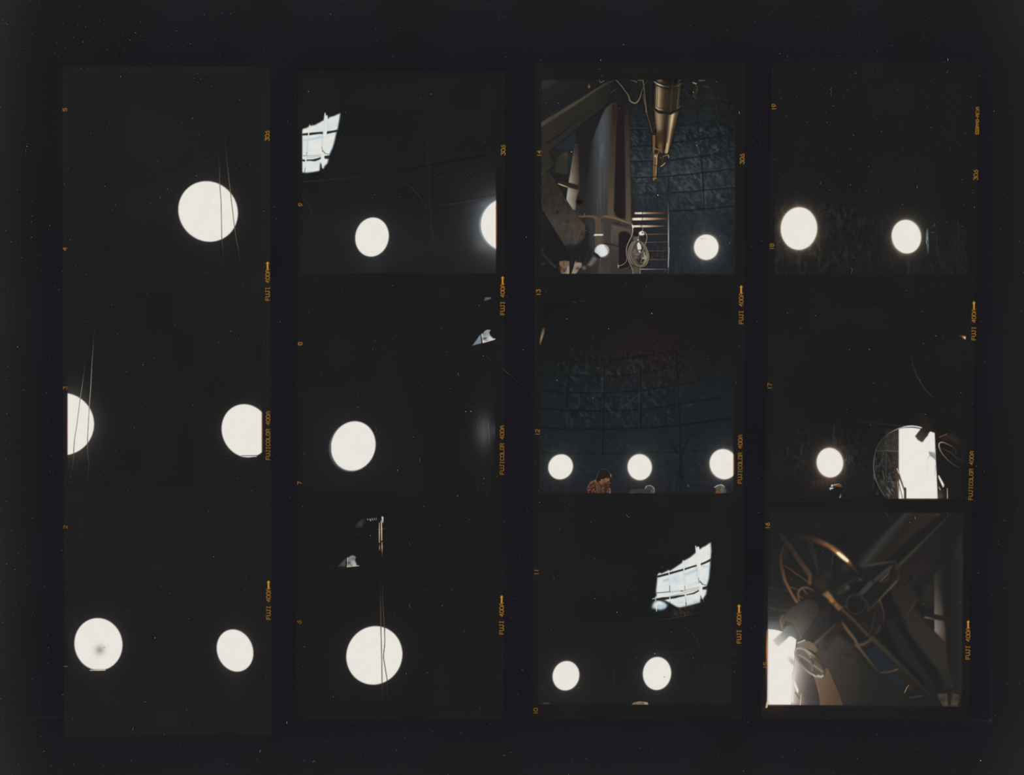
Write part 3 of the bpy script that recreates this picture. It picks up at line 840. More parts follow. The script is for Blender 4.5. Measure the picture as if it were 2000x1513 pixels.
# bar crossing the flange
barp = p14.shape('bar', cD((450, 870), (600, 850), (700, 885), (930, 950), (925, 1060), (690, 1000), (470, 935)), lin(*cD((600, 850), (560, 960)), (0, (38, 33, 30)), (1, (52, 43, 36))), 0.7, label='dark bar with a bright lower edge')
stroke(cD((465, 915), (520, 935), (600, 965), (690, 998)), 1.8, [(150, 132, 108), (206, 188, 158), (186, 164, 134), (140, 120, 96)], 0.5)
spot(*cD((930, 1330))[0], 5, 3.4, (-26, -26, -24))
# right flanges and slot
fl2 = [(1201, 199), (1204.8, 210), (1202.8, 280), (1199, 410), (1199.6, 420), (1210, 430), (1186, 424), (1187, 410), (1192, 280), (1195, 207)]
BR = lambda X, Y: ramp(Y, ((200, (42, 36, 33)), (240, (48, 40, 35)), (280, (58, 49, 41)), (330, (64, 55, 46)), (380, (76, 66, 55)), (430, (86, 75, 63)))) + (vn(X, Y, 2, 14, 2)[..., None] - 0.5) * 6
p14.shape('flange', fl2, BR, 1.0, parent=pier, label='brown flange left of the slot')
fl3 = [(1219.5, 205), (1226.8, 205), (1229.8, 280), (1231.6, 370), (1232.6, 437), (1222, 436), (1221.6, 410), (1220.2, 280)]
p14.shape('flange', fl3, BR, 0.8, parent=pier, label='brown flange right of the slot')
slot = [(1205, 199), (1219.6, 199), (1220.2, 280), (1222, 410), (1221.8, 426), (1214, 427), (1205, 423), (1199, 412), (1202.8, 280)]
p14.shape('slot', slot, lambda X, Y: A3((33, 30, 31)) + np.clip((X - 1216) / 5, 0, 1)[..., None] * np.clip((Y - 330) / 80, 0, 1)[..., None] * 6, 0.8, parent=pier, label='long dark slot')
fill([(1198, 168), (1226, 168), (1227, 214), (1222, 226), (1219, 206), (1205, 204)], (33, 31, 32), 2.0, 0.8)
# lower pier
fill(cH((0, 240), (170, 330), (160, 1440), (0, 1440)), (60, 58, 55), 1.2, 0.6)
p14.shape('flange', cH((170, 325), (420, 395), (640, 440), (640, 700), (560, 520), (480, 485), (400, 490), (332, 530), (330, 1330), (640, 1330), (640, 1440), (140, 1440), (160, 800)), lin(*cH((300, 330), (250, 1440)), (0, (86, 76, 66)), (0.3, (74, 67, 60)), (0.6, (60, 56, 52)), (1, (54, 51, 48))), 0.9, parent=pier, label='brown frame around the arched slot')
stroke(cH((165, 460), (172, 760)), 1.4, (100, 92, 80), 0.7, 0.6)
p14.shape('slot', cH((332, 530), (400, 490), (480, 485), (560, 520), (640, 640), (640, 1330), (330, 1330)), (33, 31, 33), 0.8, parent=pier, label='dark arched slot')
# cable band and bundle
BAND = (100, 82, 64)
p14.line('cable_bundle', cr(cG((930, 150), (1100, 150), (1240, 150), (1320, 180), (1375, 250), (1390, 400), (1392, 560), (1380, 780)), 4), [3.0, 3.4, 4.4, 11, 13.5, 13.5, 13, 12.5], [(86, 68, 54), (86, 70, 57), (82, 69, 58), (76, 66, 58), (80, 71, 62), (78, 69, 60)], 0.9, label='bundle of thin tan cables down the column')
p14.line('cable_bundle', cr(cH((-90, 190), (-20, 150), (60, 150), (200, 175), (350, 220), (470, 265), (640, 325)), 4), [3.6, 5.0, 5.0, 4.4, 4.0, 3.6], [(84, 72, 60), (92, 78, 62), (98, 80, 62), (104, 84, 64), (90, 72, 56)], 0.7, label='bundle of thin tan cables curving to the right')
for i, x in enumerate((1318, 1345, 1372, 1398, 1425, 1452, 1485)):
    stroke(cG((x + 4, 215 + 8 * i), (x + 2, 420), (x, 540), (x - 8, 760)), 0.8, (126, 112, 94) if i % 2 == 0 else (104, 92, 78), 0.4, 0.75)
    stroke(cG((x + 14, 240), (x + 12, 420), (x + 10, 540), (x + 2, 760)), 0.9, (54, 47, 42), 0.4, 0.6)
for dy in (0, 14, 28):
    stroke(cr(cG((940, 128 + dy), (1150, 125 + dy), (1270, 140 + dy), (1330, 180 + dy)), 4), 0.7, (124, 104, 82), 0.4, 0.6)
    stroke(cr(cH((0, 135 + dy), (200, 165 + dy), (400, 230 + dy), (640, 310 + dy)), 4), 0.8, (128, 106, 80), 0.4, 0.6)
stroke(cG((1045, 160), (1075, 80)), 2.0, (120, 76, 46), 0.6)
p14.shape('cable_clamp', cG((1300, 545), (1490, 548), (1488, 582), (1280, 588), (1268, 574)), (216, 212, 198), 0.5, label='white clamp around the cables')
fill(cH((180, 280), (260, 270), (420, 330), (440, 370), (260, 330)), (42, 38, 35), 1.0, 0.8)
fill(cG((1110, 230), (1280, 230), (1300, 330), (1250, 420), (1120, 420)), (54, 53, 53), 1.6, 0.6)
for x in (1240, 1280, 1320, 1360):
    stroke(cG((x, 1100), (x - 6, 1440)), 1.0, (62, 58, 54), 0.5, 0.6)
stroke(cG((1430, 1100), (1400, 1440)), 1.2, (84, 80, 74), 0.5, 0.8)
fill(cG((1130, 1080), (1340, 1120), (1340, 1450), (1000, 1450), (1060, 1330)), (46, 44, 42), 2.0, 0.6)

# -- the great slanting beam and lower strut
beam_o = cA((80, 930), (1513, 130), (1590, 80), (1750, 70), (1760, 300), (1513, 700), (1200, 930), (870, 1190), (520, 1490), (470, 1513)) + cD((260, 210), (380, 460), (240, 610), (80, 740), (80, 0))
beam = p14.add('beam', [beam_o], label='massive slanting brown-grey beam crossing the upper corner')
fill(cA((80, 70), (1500, 70), (1400, 180), (80, 1000)), lin(*cA((600, 80), (900, 560)), (0, (35, 35, 35)), (0.5, (34, 34, 35)), (1, (33, 35, 37))), 1.0)
fill(cA((80, 110), (200, 70), (490, 70), (330, 170), (80, 260)), (50, 55, 55), 4.0, 0.75)
fill(cA((80, 500), (150, 480), (220, 520), (80, 610)), (46, 38, 34), 3.0, 0.8)
fill(cA((90, 1000), (700, 640), (1000, 470), (1100, 440), (300, 950)), (52, 44, 38), 3.5, 0.5)
bf = cA((80, 1130), (330, 960), (900, 610), (1513, 210), (1760, 70), (1800, 300), (1513, 700), (1200, 930), (870, 1190), (520, 1490), (470, 1513)) + cD((260, 210), (380, 460), (240, 610), (80, 740))
fill(bf, lambda X, Y: A3((42, 40, 37)) + np.clip((1120 - X) / 60, 0, 1)[..., None] * A3((4, 3, 1)) - np.clip((X - 1165) / 30, 0, 1)[..., None] * A3((9, 8, 6)), 1.0)
p14.line('ridge', cA((80, 1090), (330, 930), (640, 740), (830, 620), (1050, 480), (1300, 310), (1513, 178), (1740, 75)), [8, 7.4, 6.6, 6.2, 5.4, 4.4, 3.8, 2.4], [(70, 66, 59), (64, 60, 53), (68, 64, 57), (72, 67, 58), (66, 62, 54), (64, 61, 54), (58, 55, 48), (50, 47, 42)], 1.0, parent=beam, label='paler ridge along the beam')
p14.line('seam', cA((220, 1505), (520, 1300), (860, 1020), (1180, 780), (1400, 640)), [2.4, 2.2, 1.6, 1.2, 1.0], (31, 29, 29), 0.7, [1, 1, 0.8, 0.6, 0.3], parent=beam)
fill(cD((80, 740), (240, 610), (380, 470), (350, 440), (100, 400), (80, 330)), lin(*cD((180, 500), (240, 640)), (0, (44, 42, 37)), (0.7, (48, 46, 41)), (1, (60, 53, 46))), 1.2, 0.9)
fill(cD((260, 210), (300, 150), (420, 100), (420, 330), (380, 430)), (36, 35, 36), 1.0, 0.9)
stroke(cB((150, 365), (300, 260)), 1.8, (56, 54, 50), 0.8, 0.8)
stroke(cB((230, 450), (280, 470), (300, 500)), 2.4, (46, 43, 40), 1.0, 0.6)
fill(cA((1000, 100), (1400, 70), (1500, 100), (1200, 300), (950, 420)), (32, 31, 33), 2.5, 0.7)
p14.shape('knob', ell(*cA((1165, 215))[0], 3.0, 4.0), (92, 62, 38), 1.0, label='small brassy knob')
spot(*cA((1175, 235))[0], 1.0, 1.2, (60, 40, 14))
p14.line('hook', cr(cA((1405, 70), (1415, 115), (1450, 130), (1513, 75)), 4), 1.8, [(96, 66, 44), (110, 84, 62), (96, 80, 62)], 0.6)
strut_o = cD((80, 740), (250, 620), (460, 930), (650, 1280), (800, 1513)) + cG((870, 40), (940, 190), (1085, 340), (1085, 560), (1060, 660), (950, 830), (760, 1040), (240, 220), (90, 0), (80, -60))
strut = p14.add('strut', [strut_o], label='broad brown steel strut slanting to the lower centre')
def strc(X, Y):
    c = ramp(Y, ((340, (45, 42, 38)), (400, (50, 46, 42)), (435, (62, 57, 51)), (460, (66, 60, 55)), (476, (58, 54, 50)), (488, (38, 37, 37)), (502, (31, 31, 32))))
    return c + np.clip((X - 1115) / 25, 0, 1)[..., None] * A3((8, 3, 1)) + (vn(X, Y, 5, 9, 4)[..., None] - 0.5) * 7 + (vn(X, Y, 2, 16, 6, 0.2)[..., None] - 0.5) * 5
fill(strut_o, strc, 0.8)
fill(cG((80, -60), (110, 0), (240, 225), (760, 1060), (740, 1160), (490, 1160), (480, 1450), (80, 1450)), lin(*cG((100, 300), (420, 500)), (0, (33, 34, 34)), (1, (30, 29, 31))), 1.0)
for a, b, w, v in (((560, 310), (660, 320), 2.0, (92, 78, 58)), ((660, 320), (860, 355), 1.2, (84, 72, 62)), ((800, 380), (860, 560), 1.4, (82, 72, 66)), ((860, 420), (930, 680), 1.2, (76, 68, 62)), ((960, 480), (880, 700), 1.2, (82, 74, 68)), ((250, 210), (400, 230), 2.0, (72, 66, 58)), ((850, 600), (850, 760), 1.6, (86, 80, 74))):
    stroke(cG(a, b), w, v, 0.8, 0.6)
spot(*cG((440, 50))[0], 2, 2.4, (-20, -19, -17)); spot(*cG((1020, 540))[0], 1.6, 2.4, (-20, -19, -17)); spot(*cD((600, 1345))[0], 1.4, 1.8, (-16, -15, -14))
stroke(cG((80, 920), (150, 1040), (300, 1200), (400, 1290)), 4, [(40, 43, 43), (46, 50, 49), (58, 60, 55)], 1.4, 0.8)
spot(*cG((120, 1220))[0], 4, 2, (18, 17, 15)); spot(*cG((120, 880))[0], 3, 2, (12, 11, 9))
stroke(cG((1060, 1180), (1150, 970), (1220, 820)), 2.0, (44, 43, 41), 0.8, 0.7)
fill(cG((1090, 340), (1140, 330), (1150, 800), (1040, 830), (1085, 600)), (38, 37, 36), 1.2, 0.8)

fill(cG((640, 800), (900, 790), (1060, 640), (1110, 380), (1150, 500), (1150, 800), (1240, 900), (1240, 1040), (1100, 1230), (1010, 1210), (890, 1160), (840, 1150), (760, 1160), (745, 1060)), (33, 33, 34), 2.2, 0.95)
stroke(cG((1070, 1200), (1150, 980), (1215, 830)), 2.0, (45, 44, 42), 0.8, 0.7)
# -- floodlight
lamp = p14.shape('floodlight', ell(1175.4, 489.4, 14.2, 12.6, 1.0, 40), lin((1163, 496), (1189, 484), (0, (176, 188, 190)), (0.35, (214, 220, 220)), (0.7, (222, 222, 216)), (1, (190, 180, 166))), 1.0, label='white bulb-shaped floodlight tilted on its socket')
fill(cG((1315, 980), (1420, 1060), (1360, 1080), (1290, 1010)), (36, 34, 33), 0.9)
fill(cG((1290, 980), (1330, 960), (1440, 1050), (1400, 1060)), (196, 204, 204), 0.8, 0.9)
stroke(cr(cH((20, 810), (80, 890), (100, 970), (70, 1040), (0, 1075))), 1.6, (140, 108, 78), 0.8, 0.7)
p14.shape('socket', cG((1260, 1045), (1375, 1120), (1350, 1170), (1220, 1290), (1110, 1245), (1190, 1150)), lin(*cG((1200, 1130), (1310, 1210)), (0, (70, 70, 64)), (0.4, (104, 100, 90)), (1, (72, 64, 56))), 1.0, parent=lamp, label='grey socket')
stroke(cG((1290, 985), (1350, 1025), (1400, 1075)), 4.2, (35, 33, 32), 0.7)
p14.shape('bracket', ell(*cG((1055, 1315))[0], 4.4, 4.4, 0, 20), (92, 84, 74), 1.2, parent=lamp)
stroke(cG((1090, 1280), (1190, 1285)), 2.4, (64, 54, 46), 0.8)
p14.line('lamp_cord', cr(cH((-10, 765), (100, 770), (220, 795), (300, 825), (370, 870)), 4), 1.8, (38, 36, 35), 0.6, parent=lamp)
blk = p14.shape('lit_block', cG((490, 1170), (600, 1150), (738, 1160), (725, 1450), (545, 1450), (500, 1300)), lin(*cG((500, 1180), (720, 1420)), (0, (118, 92, 70)), (0.5, (108, 90, 74)), (1, (150, 136, 114))), 1.0, label='small rusty lit block at the picture foot')
for a, b, w, c in (((600, 1160), (590, 1250), 2.2, (78, 62, 50)), ((500, 1290), (600, 1380), 5, (52, 44, 38)), ((560, 1330), (580, 1420), 4, (100, 76, 60)), ((640, 1330), (620, 1390), 3, (66, 56, 48)), ((700, 1300), (690, 1440), 4, (150, 140, 120))):
    stroke(cG(a, b), w, c, 1.0, 0.8)
p14.shape('lit_block', cG((850, 1155), (900, 1190), (1000, 1200), (1000, 1290), (930, 1380), (870, 1450), (760, 1450), (800, 1320)), lin(*cG((880, 1180), (850, 1440)), (0, (142, 136, 118)), (0.5, (136, 124, 106)), (1, (144, 132, 110))), 1.0, label='small pale lit block beside the floodlight')
spot(*cG((920, 1330))[0], 3.4, 2.6, (-56, -58, -54)); stroke(cG((870, 1165), (880, 1200)), 2, (70, 62, 52), 0.6)
stroke(cG((740, 1160), (745, 1450)), 3.2, (32, 31, 32), 0.6); stroke(cG((835, 1150), (800, 1290), (745, 1450)), 2.8, (34, 33, 32), 0.6)
fill([(1120, 515), (1135, 530), (1130, 535), (1118, 535)], (36, 35, 35), 1.0, 0.0)

# -- coil of cable hanging by the ladder
fill(cH((645, 1280), (825, 1290), (825, 1440), (640, 1440)), (82, 75, 64), 0.9)
stroke(cH((780, 1290), (775, 1440)), 1.4, (60, 54, 47), 0.5); stroke(cH((815, 1150), (815, 1440)), 1.8, (128, 118, 100), 0.6); stroke(cH((650, 1340), (655, 1440)), 1.6, (128, 118, 102), 0.6)
fill(cH((640, 560), (800, 560), (960, 860), (1000, 1050), (940, 1240), (830, 1290), (640, 1280), (545, 1000), (600, 780)), (58, 54, 51), 1.8, 0.8)
fill(cH((650, 760), (790, 720), (790, 1280), (690, 1270), (600, 1050), (600, 860)), (84, 79, 73), 2.0, 0.8)
for i in range(9):
    stroke(cr(cH((640 + 14 * i, 900 + 24 * i), (680 + 14 * i, 980 + 22 * i), (770, 1020 + 22 * i))), 0.8, (118, 110, 98) if i % 2 else (58, 53, 50), 0.45, 0.6)
foil(cH((600, 780), (800, 780), (780, 1280), (620, 1200)), 5, 34, (1, 0.95, 0.95), 0.6, 0.6)
fill(cH((700, 1110), (900, 1110), (880, 1240), (800, 1240)), (34, 33, 33), 1.4, 0.7)
coil = p14.add('cable_coil', [ell(*cH((780, 1000))[0], 20, 25.5, 0, 48)], label='coil of pale cable hung beside the ladder')
CO = (132, 121, 100)
loops = [((720, 700), (620, 760), (550, 900), (540, 1010), (560, 1150), (600, 1250), (650, 1380)),
         ((740, 705), (660, 780), (600, 930), (620, 1080), (680, 1190), (760, 1260), (850, 1290), (940, 1250), (990, 1160), (1010, 1040), (980, 920), (930, 820), (860, 740), (780, 700)),
         ((700, 720), (640, 850), (610, 980), (650, 1130), (740, 1250), (830, 1265), (910, 1220), (970, 1120), (975, 1000), (930, 880), (880, 800)),
         ((640, 770), (575, 900), (570, 1000), (590, 1120), (640, 1230)),
         ((700, 900), (720, 960), (790, 990), (870, 950), (900, 870)),
         ((660, 960), (720, 1010), (790, 1015)),
         ((870, 1080), (830, 1200), (900, 1180), (935, 1100), (920, 980)),
         ((850, 760), (920, 860), (950, 960), (960, 1080), (930, 1170), (870, 1250))]
for i, lp in enumerate(loops):
    p14.line('cable_turn', cr(cH(*lp), 4), 2.1 if i < 4 else 1.5, [CO, (112, 102, 84), (142, 131, 110), (122, 112, 92)], 0.45, 0.95, parent=coil)
for i, lp in enumerate(loops[:4]):
    stroke([(x + 1.6, y + 0.4) for x, y in cr(cH(*lp), 4)], 0.9, (60, 54, 48), 0.5, 0.6)
p14.shape('bulb', cH((765, 735), (790, 735), (835, 800), (845, 890), (810, 905), (770, 910), (755, 860), (750, 780)), (226, 220, 208), 0.6, parent=coil, label='bright white bulb inside the coil')
stroke(cH((795, 780), (800, 900)), 0.8, (150, 138, 120), 0.4); stroke(cH((760, 910), (845, 905)), 1.0, (110, 84, 60), 0.4, 0.8)
p14.shape('bulb_tip', ell(*cH((805, 945))[0], 1.8, 2.2, 0, 16), (214, 208, 196), 0.5, parent=coil)
stroke(cH((905, 960), (905, 1080)), 2.0, (150, 148, 138), 0.6); stroke(cH((935, 1040), (935, 1110)), 1.4, (206, 202, 192), 0.5); stroke(cH((860, 1000), (850, 1080)), 2.2, (112, 114, 110), 0.8, 0.7); stroke(cH((880, 1090), (905, 1110)), 1.8, (190, 186, 174), 0.6)
fill(cH((690, 590), (775, 590), (770, 700), (690, 700), (660, 660)), (96, 92, 84), 0.9); stroke(cH((780, 590), (770, 690)), 1.4, (140, 132, 116), 0.5)
p14.shape('bulb_glint', ell(*cH((770, 682))[0], 1.8, 1.2, 0, 16), (218, 212, 200), 0.5, parent=coil)
sock = p14.shape('socket', ell(*cH((725, 520))[0], 6.4, 6.8, 0, 28), (32, 30, 30), 0.8, parent=coil, label='black lamp socket')
fill(cH((660, 400), (840, 395), (850, 470), (780, 520), (660, 480)), (42, 37, 33), 1.2, 0.9)
p14.shape('plug', cH((800, 495), (865, 470), (905, 500), (915, 560), (870, 580), (800, 575), (785, 530)), (224, 220, 210), 0.6, parent=coil, label='white plug')
spot(*cH((872, 520))[0], 1.1, 1.1, (-150, -160, -160))
p14.line('cable', cr(cH((640, 360), (650, 440), (645, 510), (620, 600), (570, 700), (530, 790), (505, 890), (505, 1000), (518, 1080), (505, 1160), (460, 1215), (390, 1255), (330, 1275)), 4), 1.7, [(224, 218, 206), (150, 142, 124), (146, 140, 124), (140, 134, 118), (122, 116, 102), (104, 96, 84), (124, 114, 98)], 0.45, parent=coil, label='pale cable end hanging to the left')
p14.line('cable', cr(cH((800, 335), (850, 370), (880, 430), (870, 470), (930, 510), (965, 570), (972, 640), (950, 730), (925, 800)), 4), 1.6, [(110, 94, 72), (122, 108, 86), (140, 132, 120), (134, 124, 120), (128, 118, 106)], 0.45, parent=coil, label='grey cable end looping to the right')
p14.line('cable', cr(cH((450, 1335), (520, 1320), (590, 1280)), 4), 1.3, (86, 78, 68), 0.5, parent=coil)
p14.shape('cable_tip', cH((312, 1240), (328, 1240), (328, 1320), (312, 1320)), (190, 186, 172), 0.5, parent=coil)
stroke(cH((640, 350), (665, 395)), 2.6, (226, 222, 210), 0.5)

# -- the telescope
tele_o = cB((1125, 70), (1115, 400), (1108, 680), (1130, 780), (1150, 1000), (1172, 1290)) + cE((1170, 0), (1250, 170), (1300, 230), (1400, 245), (1450, 215), (1490, 130), (1513, 50)) + cF((0, 140), (15, 0)) + cC((60, 1400), (130, 1100), (200, 790), (215, 700), (245, 300), (255, 70))
tele = p14.add('telescope', [tele_o], label='large brass telescope tube pointing downward')
L0, L1 = ((1276.4, 156), (1275.4, 215)), ((1332.5, 156), (1327.4, 215))
drum = cB((1125, 70), (1115, 400), (1108, 690), (1250, 790), (1513, 830)) + cC((60, 800), (205, 730), (245, 300), (255, 70))
DR = ((0, (30, 28, 26)), (0.06, (52, 42, 33)), (0.13, (140, 116, 88)), (0.19, (170, 146, 114)), (0.3, (96, 78, 58)), (0.4, (56, 47, 38)), (0.5, (48, 42, 35)), (0.6, (40, 37, 32)), (0.66, (62, 50, 39)), (0.72, (42, 38, 32)), (0.82, (44, 41, 32)), (0.9, (72, 68, 48)), (0.95, (48, 44, 35)), (1, (30, 29, 28)))
fill(drum, across(L0, L1, *DR, shade=((156, (.55, .55, .58)), (168, (.85, .85, .86)), (180, (1, 1, 1)), (213, (1, 1, 1)))), 0.7)
p14.add('tube_drum', [drum], tele, 'upper brass drum')
cone = cB((1130, 780), (1250, 840), (1513, 860)) + cC((60, 830), (200, 770), (130, 1100), (60, 1400)) + cF((15, 0), (0, 140)) + cE((1513, 50), (1490, 130), (1450, 215), (1400, 245), (1300, 230), (1250, 170), (1170, 0)) + cB((1172, 1290), (1150, 1000))
K0, K1 = ((1277, 215), (1285.5, 298)), ((1327.5, 215), (1308.2, 298))
CN = ((0, (62, 50, 38)), (0.08, (128, 108, 84)), (0.18, (152, 132, 106)), (0.3, (112, 92, 68)), (0.4, (62, 52, 42)), (0.5, (46, 40, 35)), (0.58, (62, 52, 42)), (0.68, (150, 126, 96)), (0.75, (214, 196, 162)), (0.8, (170, 142, 106)), (0.86, (96, 76, 54)), (0.94, (60, 50, 38)), (1, (36, 33, 29)))
fill(cone, across(K0, K1, *CN, shade=((215, (1, 1, 1)), (240, (.98, .98, .98)), (255, (.85, .83, .8)), (268, (.82, .8, .78)), (300, (.9, .88, .84)))), 0.7)
fill(cB((1165, 1300), (1290, 1290)) + cE((1300, 220), (1240, 180)), (66, 48, 32), 2.0, 0.6)
fill(cB((1200, 1230), (1360, 1200), (1330, 1513), (1180, 1513)), (50, 39, 31), 2.2, 0.7)
stroke(cE((1430, 0), (1420, 80), (1390, 200)), 2.4, (196, 172, 132), 0.9, 0.8)
p14.add('tube_cone', [cone], tele, 'lower tapering brass tube')
band = cB((1108, 690), (1250, 770), (1513, 800)) + cC((60, 765), (215, 700), (205, 745), (60, 830)) + cB((1513, 862), (1250, 830), (1120, 750))
p14.shape('tube_band', band, (33, 30, 28), 0.7, parent=tele, label='dark band around the tube')
stroke(cr(cB((1180, 700), (1240, 730), (1340, 755))), 1.4, [(170, 150, 122), (196, 180, 152), (90, 76, 58)], 0.5, 0.9)
stroke(cr(cB((1040, 700), (1130, 760), (1250, 838), (1400, 860))), 1.0, (120, 100, 76), 0.5, [0.5, 1, 0.9, 0.3])
stroke(cr(cC((130, 730), (180, 705), (210, 665))), 1.4, (96, 82, 62), 0.5, 0.9)
p14.line('door_seam', cB((1215, 190), (1212, 400), (1205, 560), (1200, 680), (1250, 720), (1380, 735)), 1.1, (36, 30, 26), 0.4, parent=tele)
stroke(cB((1220, 210), (1216, 400), (1210, 680)), 0.9, (190, 168, 134), 0.4, 0.6)
stroke(cB((1195, 230), (1188, 680)), 1.0, (180, 156, 122), 0.5, 0.6)
p14.line('door_seam', cC((165, 240), (140, 450), (110, 730)), 1.2, (32, 29, 26), 0.5, parent=tele)
stroke(cr(cB((1140, 110), (1230, 170), (1340, 215), (1513, 230))), 2.6, [(150, 128, 100), (216, 202, 172), (70, 62, 50), (38, 35, 33)], 0.7)
stroke(cr(cB((1205, 195), (1290, 230), (1420, 265), (1513, 275))), 2.6, (30, 28, 27), 0.6)
stroke(cr(cB((1140, 80), (1240, 140), (1400, 180), (1513, 185))), 3.4, (32, 30, 30), 0.8)
stroke(cB((1240, 72), (1310, 80)), 1.6, (130, 112, 80), 0.6); stroke(cC((180, 80), (245, 75)), 1.4, (86, 76, 52), 0.6)
stroke(cr(cC((20, 230), (150, 205), (200, 185), (265, 145))), 1.6, [(40, 37, 34), (70, 62, 46), (90, 82, 58), (60, 54, 40)], 0.6)
fill(cB((940, 200), (1110, 70), (1108, 680), (1040, 690), (960, 560)), (31, 31, 32), 1.6, 0.75)
stroke(cB((1085, 110), (1080, 660)), 1.0, (56, 48, 40), 0.5, 0.7); stroke(cB((1045, 120), (1040, 600)), 0.9, (46, 42, 38), 0.5, 0.6)
p14.line('guide_rod', cB((878, 68), (900, 220), (925, 480), (945, 640), (955, 810)), [2.4, 2.2, 1.8, 2.4, 3.0], [(110, 92, 74), (96, 80, 66), (100, 84, 68), (96, 76, 60), (104, 84, 66)], 0.5, parent=tele, label='thin brass rod beside the tube')
p14.line('guide_rod', cB((880, 400), (905, 560), (950, 700), (975, 850), (1020, 1010), (1060, 1150), (1100, 1300)), 1.6, [(76, 64, 54), (96, 80, 64), (104, 86, 66), (110, 92, 70), (88, 70, 52)], 0.5, parent=tele)
fill(cB((1000, 640), (1110, 700), (1130, 840), (985, 850)), (38, 34, 32), 1.6, 0.8)
fill(cB((990, 880), (1130, 830), (1165, 1280), (1110, 1300), (1040, 1060)), (42, 36, 32), 1.4, 0.8)
stroke(cB((1110, 1000), (1130, 980), (1160, 1000)), 1.4, (40, 33, 28), 0.6); stroke(cB((1140, 1020), (1140, 1280)), 1.2, (92, 74, 56), 0.6, 0.6)
spot(*cB((1165, 1240))[0], 1.4, 2.2, (-34, -28, -20)); fill(cB((1090, 1270), (1175, 1260), (1180, 1360), (1085, 1380)), (44, 36, 30), 1.4, 0.7)
fin = p14.shape('finder_tube', cB((1088, 1330), (1160, 1320)) + cE((1165, 0), (1170, 100), (1230, 200), (1215, 300), (1200, 520), (1190, 700), (1170, 780), (1100, 770), (1105, 500), (1110, 300), (1100, 200)), across(((1274.4, 280), (1274.6, 347)), ((1285, 280), (1281.6, 347)), (0, (70, 54, 38)), (0.2, (110, 86, 58)), (0.5, (104, 80, 54)), (0.75, (74, 56, 38)), (0.85, (186, 160, 116)), (1, (110, 86, 58))), 0.6, parent=tele, label='slim brass finder tube')
stroke(cE((1130, 20), (1130, 100)), 1.0, (140, 116, 86), 0.5, 0.7); stroke(cE((1155, 0), (1160, 110)), 0.9, (44, 34, 26), 0.4)
p14.line('finder_ring', ell(*cE((1178, 195))[0], 5.6, 6.2, 0, 28), 1.8, [(132, 108, 76), (84, 66, 48), (110, 92, 66), (132, 108, 76)], 0.5, parent=tele)
fill(ell(*cE((1182, 195))[0], 3.6, 4.4, 0, 24), (40, 33, 27), 0.7)
stroke(cE((1158, 270), (1160, 305)), 1.4, (230, 216, 180), 0.4); stroke(cE((1200, 265), (1195, 320)), 1.0, (214, 190, 140), 0.4)
stroke(cr(cE((1105, 480), (1150, 508), (1205, 495))), 1.2, (48, 38, 29), 0.5); stroke(cE((1185, 320), (1195, 480)), 1.0, (196, 168, 120), 0.4); stroke(cE((1180, 520), (1165, 720)), 1.0, (150, 122, 82), 0.4)
stroke(cE((1105, 765), (1170, 760)), 1.6, (50, 40, 30), 0.5)
p14.shape('finder_eyepiece', cE((1100, 780), (1180, 775), (1205, 800), (1195, 815), (1150, 800), (1145, 850), (1115, 850)), (138, 104, 58), 0.6, parent=tele, label='small brass eyepiece')
foc = p14.shape('focuser', cE((1225, 220), (1300, 245), (1480, 250), (1475, 320), (1440, 370), (1400, 420), (1320, 520), (1250, 540), (1240, 620), (1215, 620), (1205, 500)), (42, 38, 32), 0.8, parent=tele, label='dark focuser with brass glints')
for pts, w, c in ((cE((1285, 528), (1350, 480), (1385, 440)), 1.6, (196, 176, 130)), (cE((1440, 270), (1470, 300), (1462, 325)), 2.0, (150, 128, 92)), (cE((1330, 300), (1460, 260)), 1.6, (120, 98, 64)), (cE((1275, 325), (1290, 335)), 1.6, (110, 92, 62)), (cE((1340, 310), (1320, 440)), 2.0, (66, 58, 44)), (cE((1240, 560), (1235, 610)), 1.6, (84, 70, 48)), (cE((1380, 420), (1440, 450)), 2.4, (34, 34, 34)), (cE((1205, 640), (1230, 700), (1205, 760)), 1.6, (36, 36, 36))):
    stroke(pts, w, c, 0.5, 0.95)
p14.line('hanging_cable', cr(cB((245, 62), (290, 95), (400, 220), (480, 330), (540, 410), (575, 510), (590, 550), (640, 585), (690, 600), (750, 575), (800, 500), (835, 400), (860, 310), (900, 210), (960, 120), (985, 70)), 4), [2.2, 2.2, 2.2, 2.6, 3.0, 2.6, 2.2, 1.6, 1.4], [(84, 78, 68), (92, 87, 76), (88, 82, 70), (112, 98, 80), (116, 106, 88), (92, 82, 66), (70, 60, 50), (58, 52, 46)], 0.6, label='pale cable hanging in a loop from the top')
stroke(cB((610, 78), (690, 95), (735, 122)), 1.8, [(60, 54, 46), (92, 76, 56), (120, 94, 64)], 0.6); stroke(cB((780, 68), (850, 85)), 3.0, (104, 74, 50), 0.8); stroke(cB((820, 130), (850, 330)), 1.6, (58, 48, 40), 0.6, 0.7)
p14.shape('ceiling_fixture', cC((480, 320), (560, 170), (610, 200), (625, 350), (600, 500), (560, 520), (490, 440)), (40, 37, 31), 1.6, 0.8, label='dim brass fixture hanging at the top')
